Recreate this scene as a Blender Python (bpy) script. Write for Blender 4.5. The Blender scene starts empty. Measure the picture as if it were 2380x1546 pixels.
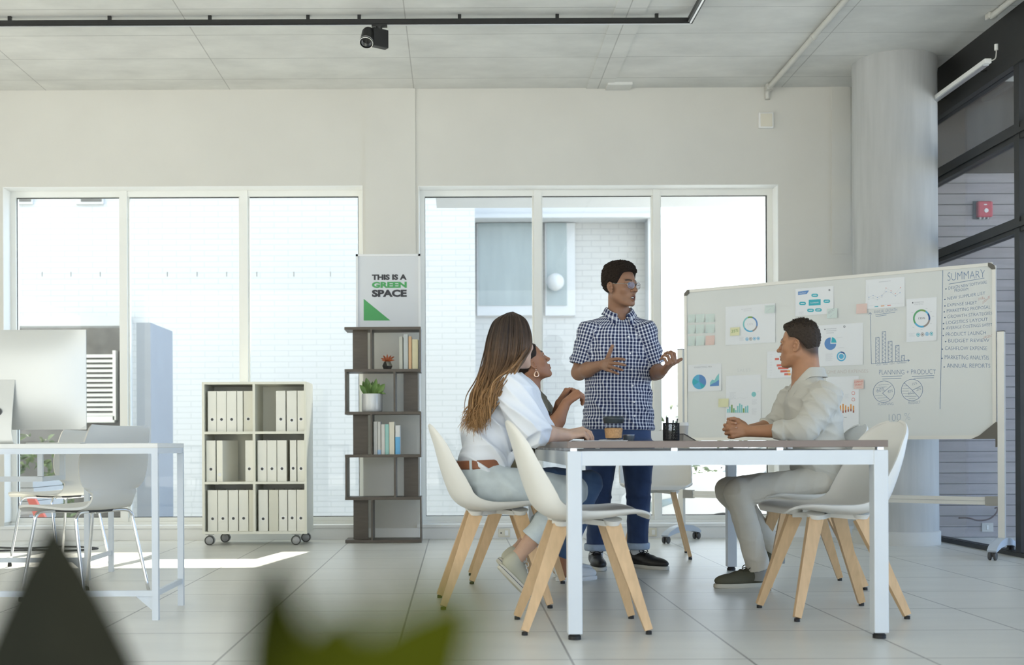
import bpy, math, random
import numpy as np
from mathutils import Vector, Matrix
R = math.radians
PI = math.pi
SC = bpy.context.scene
COL = SC.collection

# ------------------------------------------------------------------ camera
F_PX, CX, CY, CAM_H, ROLL = 2750.0, 1061.0, 1034.0, 0.73, R(0.25)
cam_d = bpy.data.cameras.new('camera')
cam = bpy.data.objects.new('camera', cam_d)
COL.objects.link(cam)
cam_d.sensor_width = 36.0
cam_d.lens = 36.0 * F_PX / 2380.0
cam_d.shift_x = (1190.0 - CX) / 2380.0
cam_d.shift_y = (CY - 773.0) / 2380.0
cam_d.clip_start = 0.02
cam_d.dof.use_dof = True
cam_d.dof.focus_distance = 6.4
cam_d.dof.aperture_fstop = 3.0
cam.matrix_world = Matrix.Translation((0, 0, CAM_H)) @ Matrix.Rotation(PI / 2, 4, 'X') @ Matrix.Rotation(-ROLL, 4, 'Z')
SC.camera = cam

# ------------------------------------------------------------------ view, sky, sun
SC.view_settings.view_transform = 'Standard'
SC.view_settings.look = 'None'
SC.view_settings.gamma = 1.0
SC.view_settings.use_curve_mapping = False
SC.view_settings.exposure = 1.0

world = bpy.data.worlds.new('sky')
SC.world = world
world.use_nodes = True
_n = world.node_tree.nodes
_l = world.node_tree.links
_n.clear()
_o = _n.new('ShaderNodeOutputWorld')
_b = _n.new('ShaderNodeBackground')
_tc = _n.new('ShaderNodeTexCoord')
_sx = _n.new('ShaderNodeSeparateXYZ')
_mr = _n.new('ShaderNodeMapRange')
_mr.inputs['From Min'].default_value = -0.8
_mr.inputs['From Max'].default_value = 0.8
_cr = _n.new('ShaderNodeValToRGB')
_cr.color_ramp.elements[0].position = 0.0
_cr.color_ramp.elements[0].color = (1.0, 0.98, 0.86, 1)
_cr.color_ramp.elements[1].position = 1.0
_cr.color_ramp.elements[1].color = (0.74, 1.04, 1.50, 1)
_e = _cr.color_ramp.elements.new(0.5)
_e.color = (0.95, 0.99, 1.0, 1)
_l.new(_tc.outputs['Generated'], _sx.inputs[0])
_l.new(_sx.outputs['X'], _mr.inputs['Value'])
_l.new(_mr.outputs['Result'], _cr.inputs['Fac'])
_l.new(_cr.outputs['Color'], _b.inputs['Color'])
_b.inputs['Strength'].default_value = 1.5
_l.new(_b.outputs[0], _o.inputs['Surface'])

sun_d = bpy.data.lights.new('sun', 'SUN')
sun_d.energy = 7.0
sun_d.angle = R(0.6)
sun_d.color = (1.0, 0.95, 0.86)
sun = bpy.data.objects.new('sun', sun_d)
COL.objects.link(sun)
sun.location = (3, 16, 12)
_sd = Vector((-0.19, -1.0, -1.16)).normalized()
sun.rotation_euler = _sd.to_track_quat('-Z', 'Y').to_euler()


def P(px, py, Y):
    """world point at depth Y on the ray measured at photo pixel (px, py)"""
    dx, dy = px - CX, -(py - CY)
    c, s = math.cos(ROLL), math.sin(ROLL)
    u, v = dx * c + dy * s, -dx * s + dy * c
    return Vector((u * Y / F_PX, Y, CAM_H + v * Y / F_PX))


# ------------------------------------------------------------------ materials
MATS = {}


def mat(name, col, rough=0.5, metal=0.0, bump=0.0, bscale=60.0, var=0.0, vscale=4.0, spec=0.5,
        trans=0.0, ior=1.45, attr=None, sheen=0.0, sss=0.0, stretch=None, coat=0.0):
    if name in MATS:
        return MATS[name]
    m = bpy.data.materials.new(name)
    m.use_nodes = True
    nt = m.node_tree
    b = nt.nodes['Principled BSDF']
    b.inputs['Base Color'].default_value = (*col, 1)
    b.inputs['Roughness'].default_value = rough
    b.inputs['Metallic'].default_value = metal
    b.inputs['Specular IOR Level'].default_value = spec
    b.inputs['IOR'].default_value = ior
    b.inputs['Transmission Weight'].default_value = trans
    if sheen:
        b.inputs['Sheen Weight'].default_value = sheen
    if coat:
        b.inputs['Coat Weight'].default_value = coat
    if sss:
        b.inputs['Subsurface Weight'].default_value = sss
        b.inputs['Subsurface Radius'].default_value = (0.012, 0.005, 0.003)
        b.inputs['Subsurface Scale'].default_value = 0.6
    tc = nt.nodes.new('ShaderNodeTexCoord')
    src = tc.outputs['Object']
    if stretch:
        mp = nt.nodes.new('ShaderNodeMapping')
        mp.inputs['Scale'].default_value = stretch
        nt.links.new(src, mp.inputs[0])
        src = mp.outputs[0]
    base = None
    if attr:
        a = nt.nodes.new('ShaderNodeAttribute')
        a.attribute_name = attr
        base = a.outputs['Color']
        nt.links.new(base, b.inputs['Base Color'])
    if var:
        nz = nt.nodes.new('ShaderNodeTexNoise')
        nz.inputs['Scale'].default_value = vscale
        nz.inputs['Detail'].default_value = 6
        nt.links.new(src, nz.inputs['Vector'])
        mr = nt.nodes.new('ShaderNodeMapRange')
        mr.inputs['From Min'].default_value = 0.25
        mr.inputs['From Max'].default_value = 0.75
        mr.inputs['To Min'].default_value = 1 - var
        mr.inputs['To Max'].default_value = 1 + var
        nt.links.new(nz.outputs['Fac'], mr.inputs['Value'])
        mx = nt.nodes.new('ShaderNodeMix')
        mx.data_type = 'RGBA'
        mx.blend_type = 'MULTIPLY'
        mx.inputs['Factor'].default_value = 1
        if base is not None:
            nt.links.new(base, mx.inputs['A'])
        else:
            mx.inputs['A'].default_value = (*col, 1)
        nt.links.new(mr.outputs['Result'], mx.inputs['B'])
        nt.links.new(mx.outputs['Result'], b.inputs['Base Color'])
    if bump:
        nb = nt.nodes.new('ShaderNodeTexNoise')
        nb.inputs['Scale'].default_value = bscale
        nb.inputs['Detail'].default_value = 4
        nt.links.new(src, nb.inputs['Vector'])
        bp = nt.nodes.new('ShaderNodeBump')
        bp.inputs['Strength'].default_value = bump
        bp.inputs['Distance'].default_value = 0.004
        nt.links.new(nb.outputs['Fac'], bp.inputs['Height'])
        nt.links.new(bp.outputs['Normal'], b.inputs['Normal'])
    MATS[name] = m
    return m


def tile_mat(name, c1, c2, cm, w, h, off, mortar, rough, bump=0.0, stagger=0.0, axes='XY', var=0.06, vscale=3.0, spec=0.5,
             vstretch=(1, 1, 1), rvar=0.0):
    """brick-grid surface laid out in world metres"""
    m = bpy.data.materials.new(name)
    m.use_nodes = True
    nt = m.node_tree
    b = nt.nodes['Principled BSDF']
    g = nt.nodes.new('ShaderNodeNewGeometry')
    sp = nt.nodes.new('ShaderNodeSeparateXYZ')
    nt.links.new(g.outputs['Position'], sp.inputs[0])
    cb = nt.nodes.new('ShaderNodeCombineXYZ')
    nt.links.new(sp.outputs[axes[0]], cb.inputs[0])
    nt.links.new(sp.outputs[axes[1]], cb.inputs[1])
    mp = nt.nodes.new('ShaderNodeMapping')
    mp.inputs['Location'].default_value = (off[0], off[1], 0)
    nt.links.new(cb.outputs[0], mp.inputs[0])
    br = nt.nodes.new('ShaderNodeTexBrick')
    br.offset = stagger
    br.inputs['Color1'].default_value = (*c1, 1)
    br.inputs['Color2'].default_value = (*c2, 1)
    br.inputs['Mortar'].default_value = (*cm, 1)
    br.inputs['Scale'].default_value = 1
    br.inputs['Mortar Size'].default_value = mortar
    br.inputs['Mortar Smooth'].default_value = 0.2
    br.inputs['Bias'].default_value = 0
    br.inputs['Brick Width'].default_value = w
    br.inputs['Row Height'].default_value = h
    nt.links.new(mp.outputs[0], br.inputs['Vector'])
    nz = nt.nodes.new('ShaderNodeTexNoise')
    nz.inputs['Scale'].default_value = vscale
    nz.inputs['Detail'].default_value = 8
    nz.inputs['Roughness'].default_value = 0.6
    m2 = nt.nodes.new('ShaderNodeMapping')
    m2.inputs['Scale'].default_value = vstretch
    nt.links.new(g.outputs['Position'], m2.inputs[0])
    nt.links.new(m2.outputs[0], nz.inputs['Vector'])
    mr = nt.nodes.new('ShaderNodeMapRange')
    mr.inputs['From Min'].default_value = 0.25
    mr.inputs['From Max'].default_value = 0.75
    mr.inputs['To Min'].default_value = 1 - var
    mr.inputs['To Max'].default_value = 1 + var
    nt.links.new(nz.outputs['Fac'], mr.inputs['Value'])
    mx = nt.nodes.new('ShaderNodeMix')
    mx.data_type = 'RGBA'
    mx.blend_type = 'MULTIPLY'
    mx.inputs['Factor'].default_value = 1
    nt.links.new(br.outputs['Color'], mx.inputs['A'])
    nt.links.new(mr.outputs['Result'], mx.inputs['B'])
    nt.links.new(mx.outputs['Result'], b.inputs['Base Color'])
    b.inputs['Roughness'].default_value = rough
    b.inputs['Specular IOR Level'].default_value = spec
    if rvar:
        r2 = nt.nodes.new('ShaderNodeMapRange')
        r2.inputs['To Min'].default_value = rough - rvar
        r2.inputs['To Max'].default_value = rough + rvar
        nt.links.new(nz.outputs['Fac'], r2.inputs['Value'])
        nt.links.new(r2.outputs['Result'], b.inputs['Roughness'])
    if bump:
        bp = nt.nodes.new('ShaderNodeBump')
        bp.inputs['Strength'].default_value = bump
        bp.inputs['Distance'].default_value = 0.006
        bp.invert = True
        nt.links.new(br.outputs['Fac'], bp.inputs['Height'])
        nt.links.new(bp.outputs['Normal'], b.inputs['Normal'])
    return m


def glass_mat(name, tint=(1, 1, 1), refl=1.0, rough=0.0):
    """thin pane: lets light through, mirrors by Fresnel"""
    m = bpy.data.materials.new(name)
    m.use_nodes = True
    nt = m.node_tree
    nt.nodes.clear()
    o = nt.nodes.new('ShaderNodeOutputMaterial')
    t = nt.nodes.new('ShaderNodeBsdfTransparent')
    t.inputs[0].default_value = (*tint, 1)
    gl = nt.nodes.new('ShaderNodeBsdfGlossy')
    gl.inputs['Roughness'].default_value = rough
    # Schlick's Fresnel from the angle between view and face, the same from both sides of the pane
    ge = nt.nodes.new('ShaderNodeNewGeometry')
    dp = nt.nodes.new('ShaderNodeVectorMath')
    dp.operation = 'DOT_PRODUCT'
    nt.links.new(ge.outputs['Normal'], dp.inputs[0])
    nt.links.new(ge.outputs['Incoming'], dp.inputs[1])
    ab = nt.nodes.new('ShaderNodeMath')
    ab.operation = 'ABSOLUTE'
    nt.links.new(dp.outputs['Value'], ab.inputs[0])
    om = nt.nodes.new('ShaderNodeMath')
    om.operation = 'SUBTRACT'
    om.inputs[0].default_value = 1.0
    nt.links.new(ab.outputs[0], om.inputs[1])
    pw = nt.nodes.new('ShaderNodeMath')
    pw.operation = 'POWER'
    pw.inputs[1].default_value = 5.0
    nt.links.new(om.outputs[0], pw.inputs[0])
    mu = nt.nodes.new('ShaderNodeMath')
    mu.operation = 'MULTIPLY_ADD'
    mu.inputs[1].default_value = 0.96 * refl
    mu.inputs[2].default_value = 0.04 * refl
    mu.use_clamp = True
    nt.links.new(pw.outputs[0], mu.inputs[0])
    ms = nt.nodes.new('ShaderNodeMixShader')
    nt.links.new(mu.outputs[0], ms.inputs[0])
    nt.links.new(t.outputs[0], ms.inputs[1])
    nt.links.new(gl.outputs[0], ms.inputs[2])
    nt.links.new(ms.outputs[0], o.inputs['Surface'])
    return m


# ------------------------------------------------------------------ objects
def link(o, parent=None):
    COL.objects.link(o)
    if parent is not None:
        o.parent = parent
    return o


def tag(o, label=None, cat=None, group=None, kind=None):
    if label:
        o['label'] = label
    if cat:
        o['category'] = cat
    if group:
        o['group'] = group
    if kind:
        o['kind'] = kind
    return o


def thing(name, loc, label, cat, group=None, rz=0.0):
    o = bpy.data.objects.new(name, None)
    o.empty_display_size = 0.1
    o.location = loc
    o.rotation_euler = (0, 0, rz)
    COL.objects.link(o)
    return tag(o, label, cat, group)


def copy_tree(o, parent=None):
    c = o.copy()
    COL.objects.link(c)
    if parent is not None:
        c.parent = parent
    for ch in list(o.children):
        copy_tree(ch, c)
    return c


def V(*a):
    return np.array(a, float)


def nrm(v):
    v = np.asarray(v, float)
    return v / (np.linalg.norm(v) + 1e-12)


class MB:
    """collects shapes; build() links them as ONE mesh object"""

    def __init__(self):
        self.v, self.f, self.m = [], [], []

    def add(self, vs, fs, mi=0):
        o = len(self.v)
        self.v += [tuple(map(float, p)) for p in vs]
        for q in fs:
            self.f.append([i + o for i in q])
            self.m.append(mi)
        return self

    def box(self, lo, hi, mi=0):
        x0, y0, z0 = lo
        x1, y1, z1 = hi
        vs = [(x0, y0, z0), (x1, y0, z0), (x1, y1, z0), (x0, y1, z0), (x0, y0, z1), (x1, y0, z1), (x1, y1, z1), (x0, y1, z1)]
        return self.add(vs, [(0, 3, 2, 1), (4, 5, 6, 7), (0, 1, 5, 4), (1, 2, 6, 5), (2, 3, 7, 6), (3, 0, 4, 7)], mi)

    def rbox(self, lo, hi, r=0.004, mi=0, n=2):
        """box with rounded edges"""
        lo, hi = np.array(lo, float), np.array(hi, float)
        c, h = (lo + hi) / 2, (hi - lo) / 2
        r = min(r, h.min() * 0.98)
        k = n
        ang = [i / k * PI / 2 for i in range(k + 1)]
        prof = []
        for s, q in ((1, 0), (-1, 1), (-1, 2), (1, 3)):
            pass
        rings = []
        zl = [(-h[2] + r - r * math.cos(a), r * math.sin(a)) for a in ang] + [(h[2] - r + r * math.sin(a), r * math.cos(a)) for a in ang]
        for z, rr in zl:
            ring = []
            for cx, cy, a0 in ((1, 1, 0), (-1, 1, PI / 2), (-1, -1, PI), (1, -1, 3 * PI / 2)):
                for a in ang:
                    ring.append((c[0] + cx * (h[0] - r) + rr * math.cos(a0 + a), c[1] + cy * (h[1] - r) + rr * math.sin(a0 + a), c[2] + z))
            rings.append(ring)
        return self.rings(rings, True, mi)

    def rings(self, rings, caps=True, mi=0, closed=False):
        n = len(rings[0])
        vs = [p for r_ in rings for p in r_]
        fs = []
        K = len(rings)
        for i in range(K if closed else K - 1):
            a, b = i * n, ((i + 1) % K) * n
            for j in range(n):
                fs.append((a + j, a + (j + 1) % n, b + (j + 1) % n, b + j))
        if caps and not closed:
            fs.append(tuple(range(n - 1, -1, -1)))
            fs.append(tuple(range((K - 1) * n, K * n)))
        return self.add(vs, fs, mi)

    def tube(self, pts, r, n=10, mi=0, caps=True, sx=1.0, up=None):
        pts = [np.array(p, float) for p in pts]
        rr = r if hasattr(r, '__len__') else [r] * len(pts)
        rings = []
        t0 = nrm(pts[1] - pts[0])
        ref = np.array(up, float) if up is not None else (V(0, 0, 1) if abs(t0[2]) < 0.9 else V(1, 0, 0))
        u = nrm(np.cross(t0, ref))
        for i, p in enumerate(pts):
            if i == 0:
                t = pts[1] - pts[0]
            elif i == len(pts) - 1:
                t = pts[-1] - pts[-2]
            else:
                t = nrm(pts[i + 1] - pts[i]) + nrm(pts[i] - pts[i - 1])
            t = nrm(t)
            u = nrm(u - t * np.dot(u, t))
            w = np.cross(t, u)
            rings.append([p + rr[i] * (sx * u * math.cos(a) + w * math.sin(a)) for a in [2 * PI * k / n for k in range(n)]])
        return self.rings(rings, caps, mi)

    def cyl(self, a, b, r, r2=None, n=20, mi=0):
        return self.tube([a, b], [r, r if r2 is None else r2], n, mi)

    def beam(self, a, b, w, d, w2=None, d2=None, up=(0, 0, 1), mi=0):
        """rectangular bar from a to b, w along 'side', d along the third axis"""
        a, b = np.array(a, float), np.array(b, float)
        t = nrm(b - a)
        s = nrm(np.cross(t, up))
        q = np.cross(s, t)
        w2, d2 = w2 or w, d2 or d
        rings = []
        for p, ww, dd in ((a, w, d), (b, w2, d2)):
            rings.append([p + s * sx * ww / 2 + q * sq * dd / 2 for sx, sq in ((-1, -1), (1, -1), (1, 1), (-1, 1))])
        return self.rings(rings, True, mi)

    def lathe(self, prof, c=(0, 0, 0), n=32, mi=0, axis=None, caps=True):
        """profile (r, z) turned about z (or any axis)"""
        c = np.array(c, float)
        if axis is None:
            u, w, t = V(1, 0, 0), V(0, 1, 0), V(0, 0, 1)
        else:
            t = nrm(axis)
            u = nrm(np.cross(t, V(0, 0, 1) if abs(t[2]) < 0.9 else V(1, 0, 0)))
            w = np.cross(t, u)
        rings = [[c + t * z + max(r, 1e-5) * (u * math.cos(a) + w * math.sin(a)) for a in [2 * PI * k / n for k in range(n)]] for r, z in prof]
        return self.rings(rings, caps, mi)

    def ball(self, c, r, n=16, mi=0):
        r = r if hasattr(r, '__len__') else (r, r, r)
        m = max(6, n // 2)
        rings = []
        for i in range(m + 1):
            th = PI * i / m
            s = max(math.sin(th), 1e-4)
            rings.append([(c[0] + r[0] * s * math.cos(a), c[1] + r[1] * s * math.sin(a), c[2] - r[2] * math.cos(th)) for a in [2 * PI * k / n for k in range(n)]])
        return self.rings(rings, True, mi)

    def prism(self, poly, o, ux, uy, d, mi=0):
        """2-D polygon in the plane (o, ux, uy), extruded by vector d"""
        o, ux, uy, d = (np.array(q, float) for q in (o, ux, uy, d))
        a = [o + ux * x + uy * y for x, y in poly]
        return self.rings([a, [p + d for p in a]], True, mi)

    def grid(self, pts, thick=None, mi=0):
        """pts[i][j] surface; thick gives it real thickness along its normals"""
        pts = np.array(pts, float)
        n, m = pts.shape[:2]
        if thick is None:
            fs = [(i * m + j, i * m + j + 1, (i + 1) * m + j + 1, (i + 1) * m + j) for i in range(n - 1) for j in range(m - 1)]
            return self.add(pts.reshape(-1, 3), fs, mi)
        du, dv = np.gradient(pts, axis=0), np.gradient(pts, axis=1)
        N = np.cross(du, dv)
        N /= np.linalg.norm(N, axis=2, keepdims=True) + 1e-12
        A, B = pts, pts + N * thick
        K = n * m
        vs = np.concatenate([A.reshape(-1, 3), B.reshape(-1, 3)])
        fs = []
        for i in range(n - 1):
            for j in range(m - 1):
                q = (i * m + j, i * m + j + 1, (i + 1) * m + j + 1, (i + 1) * m + j)
                fs.append(q[::-1])
                fs.append(tuple(x + K for x in q))
        for i in range(n - 1):
            for j, sg in ((0, 1), (m - 1, -1)):
                q = (i * m + j, (i + 1) * m + j, (i + 1) * m + j + K, i * m + j + K)
                fs.append(q if sg < 0 else q[::-1])
        for j in range(m - 1):
            for i, sg in ((0, -1), (n - 1, 1)):
                q = (i * m + j, i * m + j + 1, i * m + j + 1 + K, i * m + j + K)
                fs.append(q if sg < 0 else q[::-1])
        return self.add(vs, fs, mi)

    def build(self, name, mats, parent=None, smooth=False, at=None, world=None):
        """parent given: vertices are in the parent's frame (world=root converts from world coords);
        at given: a top-level mesh whose vertices are in world metres, origin moved to 'at'"""
        me = bpy.data.meshes.new(name)
        vs = self.v
        if at is not None:
            vs = [(x - at[0], y - at[1], z - at[2]) for x, y, z in vs]
        if world is not None:
            mi_ = Matrix.LocRotScale(world.location, world.rotation_euler, None).inverted()
            vs = [tuple(mi_ @ Vector(p)) for p in vs]
        me.from_pydata(vs, [], self.f)
        mats = mats if isinstance(mats, (list, tuple)) else [mats]
        for m_ in mats:
            me.materials.append(m_)
        if len(mats) > 1:
            me.polygons.foreach_set('material_index', self.m)
        if smooth is not False:
            me.polygons.foreach_set('use_smooth', [True] * len(me.polygons))
            if smooth is not True:
                me.set_sharp_from_angle(angle=R(smooth))
        me.update()
        o = bpy.data.objects.new(name, me)
        link(o, parent)
        if at is not None:
            o.location = at
        return o


def spline(pts, n):
    """Catmull-Rom through rows of numbers"""
    p = np.array(pts, float)
    p = np.vstack([2 * p[0] - p[1], p, 2 * p[-1] - p[-2]])
    out = []
    K = len(p) - 3
    for i in range(n):
        s = i / (n - 1) * K
        k = min(int(s), K - 1)
        t = s - k
        a, b, c, d = p[k:k + 4]
        out.append(0.5 * (2 * b + (c - a) * t + (2 * a - 5 * b + 4 * c - d) * t * t + (3 * b - a - 3 * c + d) * t ** 3))
    return np.array(out)


_TXT = {}


def text_mesh(s, size, bold=0.0, shear=0.0, spacing=1.0):
    """flat lettering as 2-D vertices and faces, left-bottom at 0,0"""
    key = (s, size, bold, shear, spacing)
    if key in _TXT:
        return _TXT[key]
    c = bpy.data.curves.new('lettering', 'FONT')
    c.body = s
    c.size = size
    c.offset = bold
    c.shear = shear
    c.space_character = spacing
    c.resolution_u = 3
    c.fill_mode = 'BOTH'
    o = bpy.data.objects.new('lettering', c)
    COL.objects.link(o)
    me = o.to_mesh()
    vs = [(v.co.x, v.co.y) for v in me.vertices]
    fs = [list(p.vertices) for p in me.polygons]
    o.to_mesh_clear()
    bpy.data.objects.remove(o)
    bpy.data.curves.remove(c)
    _TXT[key] = (vs, fs)
    return vs, fs
# ================================================================== the room
CEIL, BACK = 3.50, 9.20
m_wall = mat('wall_plaster', (0.65, 0.635, 0.575), 0.85, bump=0.25, bscale=14, var=0.035, vscale=1.6)
m_white_paint = mat('white_paint', (0.82, 0.82, 0.79), 0.5, var=0.02, vscale=3)
m_reveal = mat('reveal_white', (0.90, 0.90, 0.87), 0.5, var=0.01)  # whiter than the wall: bounced daylight is put into this colour
m_frame = mat('window_paint', (0.80, 0.80, 0.75), 0.4, var=0.02)
m_floor = tile_mat('floor_tiles', (0.66, 0.655, 0.60), (0.69, 0.68, 0.625), (0.28, 0.27, 0.25), 0.6, 0.6, (0.215, 0.19), 0.0045, 0.32,
                   bump=0.06, var=0.07, vscale=2.5, vstretch=(0.6, 2.2, 1), spec=0.5, rvar=0.03)
m_ceil = tile_mat('raw_concrete', (0.66, 0.66, 0.625), (0.69, 0.685, 0.65), (0.46, 0.455, 0.43), 1.43, 0.48, (0.32, -0.30), 0.004, 0.9,
                  bump=0.3, var=0.13, vscale=2.2, vstretch=(1, 1.6, 1), spec=0.2)
m_steel = mat('dark_steel', (0.022, 0.022, 0.022), 0.45, var=0.15, vscale=8)
m_glass = glass_mat('window_glass', (0.97, 0.985, 0.98), 0.6)
m_glass_r = glass_mat('partition_glass', (0.80, 0.83, 0.86), 1.3)
m_wood_clad = tile_mat('weathered_cladding', (0.34, 0.30, 0.30), (0.38, 0.34, 0.335), (0.07, 0.06, 0.06), 9.0, 0.0826, (0, 0.0), 0.0035, 0.6,
                       bump=0.5, axes='XZ', var=0.16, vscale=5, vstretch=(0.5, 1, 7))
m_brown = mat('brown_plaster', (0.075, 0.058, 0.046), 0.8, var=0.12, vscale=2)
m_outlet = mat('socket_plastic', (0.72, 0.68, 0.56), 0.4, var=0.02)

o = MB().box((-5.6, -2.5, -0.12), (3.62, 9.2, 0.0)).box((3.62, 2.0, -0.12), (7.5, 9.2, -0.0005)).build('floor', m_floor)
tag(o, kind='structure')
c = MB().box((-5.6, -2.5, CEIL), (3.75, 9.45, CEIL + 0.25)).box((3.75, -2.5, CEIL), (7.5, 9.45, CEIL + 0.25))
c.box((1.02, 6.0, CEIL - 0.006), (1.22, 9.2, CEIL + 0.001))          # raised pour strip
c.box((1.17, 9.05, CEIL - 0.02), (1.36, 9.2, CEIL + 0.001))
o = c.build('ceiling', m_ceil)
tag(o, kind='structure')

# back wall with two openings
W1 = (-3.52, -0.722, 0.11, 2.75)
W2 = (-0.288, 2.51, 0.11, 2.745)
w = MB()
y0, y1 = BACK, BACK + 0.25
w.box((-5.6, y0, 0), (W1[0], y1, CEIL))
w.box((W1[0], y0, W1[3]), (W1[1], y1, CEIL))
w.box((W1[0], y0, 0), (W1[1], y1, W1[2]))
w.box((W1[1], y0, 0), (W2[0], y1, CEIL))
w.box((P(850, 900, BACK).x, y0 - 0.012, 0), (P(968, 900, BACK).x, y0, CEIL))
w.box((W2[0], y0, W2[3]), (W2[1], y1, CEIL))
w.box((W2[0], y0, 0), (W2[1], y1, W2[2]))
w.box((W2[1], y0, 0), (3.62, y1, CEIL))
w.box((P(1932, 300, BACK).x, y0 - 0.008, 2.2), (P(1976, 300, BACK).x, y0, CEIL))
o = w.build('wall_back', m_wall)
tag(o, kind='structure')

# left wall with a wide window, beyond the photo's edge
w = MB()
w.box((-5.8, -2.5, 0), (-5.6, 0.5, CEIL)).box((-5.8, 7.5, 0), (-5.6, 9.45, CEIL))
w.box((-5.8, 0.5, 0), (-5.6, 7.5, 0.8)).box((-5.8, 0.5, 2.75), (-5.6, 7.5, CEIL))
tag(w.build('wall_left', m_wall), kind='structure')

# wood clad wall beyond the glazed partition
w = MB().box((3.64, 9.1, -0.0), (7.5, 9.3, 2.80))
tag(w.build('wall_beyond', m_wood_clad), kind='structure')
w = MB().box((3.64, 9.08, 2.80), (7.5, 9.3, CEIL))
tag(w.build('wall_beyond_upper', m_brown), kind='structure')


def window(n, W, mull_px):
    x0, x1, z0, z1 = W
    yf, yb = 9.35, 9.42
    f = MB()
    f.box((x0, yf, z1 - 0.05), (x1, yb, z1)).box((x0, yf, z0), (x1, yb, z0 + 0.055))
    f.box((x0, yf, z0 + 0.055), (x0 + 0.045, yb, z1 - 0.05)).box((x1 - 0.045, yf, z0 + 0.055), (x1, yb, z1 - 0.05))
    edges = [x0 + 0.045]
    for a, b in mull_px:
        xa, xb = P(a, 1034, yf).x, P(b, 1034, yf).x
        f.box((xa, yf - 0.012, z0 + 0.001), (xb, yb + 0.001, z1 - 0.001))
        f.box((xa - 0.012, yf + 0.02, z0 + 0.05), (xb + 0.012, yb - 0.01, z1 - 0.05))
        edges += [xa, xb]
    edges.append(x1 - 0.045)
    f.box((x0, yf - 0.03, z0 + 0.0), (x1, yf, z0 + 0.022))
    r_ = MB().box((x0, 9.201, z1 - 0.004), (x1, yf, z1 - 0.0005)).box((x0 + 0.0005, 9.201, z0 + 0.03), (x0 + 0.004, yf, z1 - 0.005)).box((x1 - 0.004, 9.201, z0 + 0.03), (x1 - 0.0005, yf, z1 - 0.005))
    o = f.build('window_%d' % n, m_frame)
    tag(o, kind='structure')
    r_.build('reveal_lining', m_reveal, o)  # thin sheets added so the reveals look lit from outside
    for k in range(0, len(edges), 2):
        g = MB().box((edges[k] - 0.004, 9.385, z0 + 0.05), (edges[k + 1] + 0.004, 9.391, z1 - 0.045))
        g.build('pane', m_glass, o)
        e = MB()
        a, b = edges[k], edges[k + 1]
        for lo, hi in (((a, 9.372, z1 - 0.056), (b, 9.384, z1 - 0.048)), ((a, 9.372, z0 + 0.052), (b, 9.384, z0 + 0.06)),
                       ((b - 0.006, 9.372, z0 + 0.052), (b, 9.384, z1 - 0.05)), ((a, 9.372, z0 + 0.052), (a + 0.003, 9.384, z1 - 0.05))):
            e.box(lo, hi)
        e.build('rubber_seal', m_steel, o)
    s = MB().box((x0 - 0.02, 9.168, 0.088), (x1 + 0.02, 9.35, 0.112)).build('sill', m_white_paint, o)
    return o


window(1, W1, ((281, 298), (560, 578)))
window(2, W2, ((1243, 1260), (1520, 1536)))
b = MB().box((-5.6, 9.178, 0), (P(850, 0, BACK).x, 9.2, 0.086)).box((P(850, 0, BACK).x, 9.166, 0), (P(968, 0, BACK).x, 9.188, 0.086))
b.box((P(968, 0, BACK).x, 9.178, 0), (3.6, 9.2, 0.086))
tag(b.build('baseboard_back', m_white_paint), kind='structure')

# glazed partition on the right: steel posts and rails with panes between
gx = 3.62
f = MB()
f.box((gx - 0.05, -2.5, 3.14), (gx + 0.05, 9.2, CEIL))
for z0, z1 in ((2.66, 2.77), (2.07, 2.165), (0.0, 0.03)):
    f.box((gx - 0.035, -2.5, z0), (gx + 0.035, 9.2, z1))
    f.box((gx - 0.05, -2.5, (z0 + z1) / 2 - 0.02), (gx + 0.05, 9.2, (z0 + z1) / 2 + 0.01))
for y in (-2.4, 0.1, 2.6, 5.1, 7.55, 9.16):
    f.box((gx - 0.04, y - 0.04, 0), (gx + 0.04, y + 0.03, 3.2))
o = f.build('wall_right', m_steel)
tag(o, kind='structure')
for y0, y1 in ((-2.36, 0.06), (0.13, 2.56), (2.63, 5.06), (5.13, 7.51), (7.58, 9.12)):
    g = MB()
    for z0, z1 in ((0.03, 2.07), (2.165, 2.66), (2.77, 3.14)):
        g.box((gx - 0.004, y0, z0), (gx + 0.004, y1, z1))
    g.build('pane', m_glass_r, o)

# round concrete column
m_col = mat('column_concrete', (0.47, 0.475, 0.46), 0.85, bump=0.35, bscale=9, var=0.10, vscale=3.0, stretch=(5, 5, 0.5))
m_col_base = mat('column_plinth', (0.58, 0.58, 0.55), 0.8, var=0.04, vscale=5, bump=0.2)
ccx, ccy, cr = 3.20, 8.62, 0.292
rr = random.Random(4)
prof = [(cr * 1.0, 0.0), (cr * 1.0, 0.1), (cr * 1.004, 0.2), (cr, 0.24), (cr, 1.9), (cr * 1.006, 1.915), (cr * 1.006, 2.1), (cr, 2.2), (cr, 3.40), (cr * 1.012, 3.44), (cr * 1.012, CEIL)]
o = MB().lathe(prof, (ccx, ccy, 0), 72).build('column', m_col, smooth=40, at=(ccx, ccy, 0))
tag(o, kind='structure')
MB().lathe([(cr + 0.012, 0), (cr + 0.012, 0.092), (cr + 0.002, 0.1)], (0, 0, 0), 72).build('plinth', m_col_base, o, smooth=40)

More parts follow.
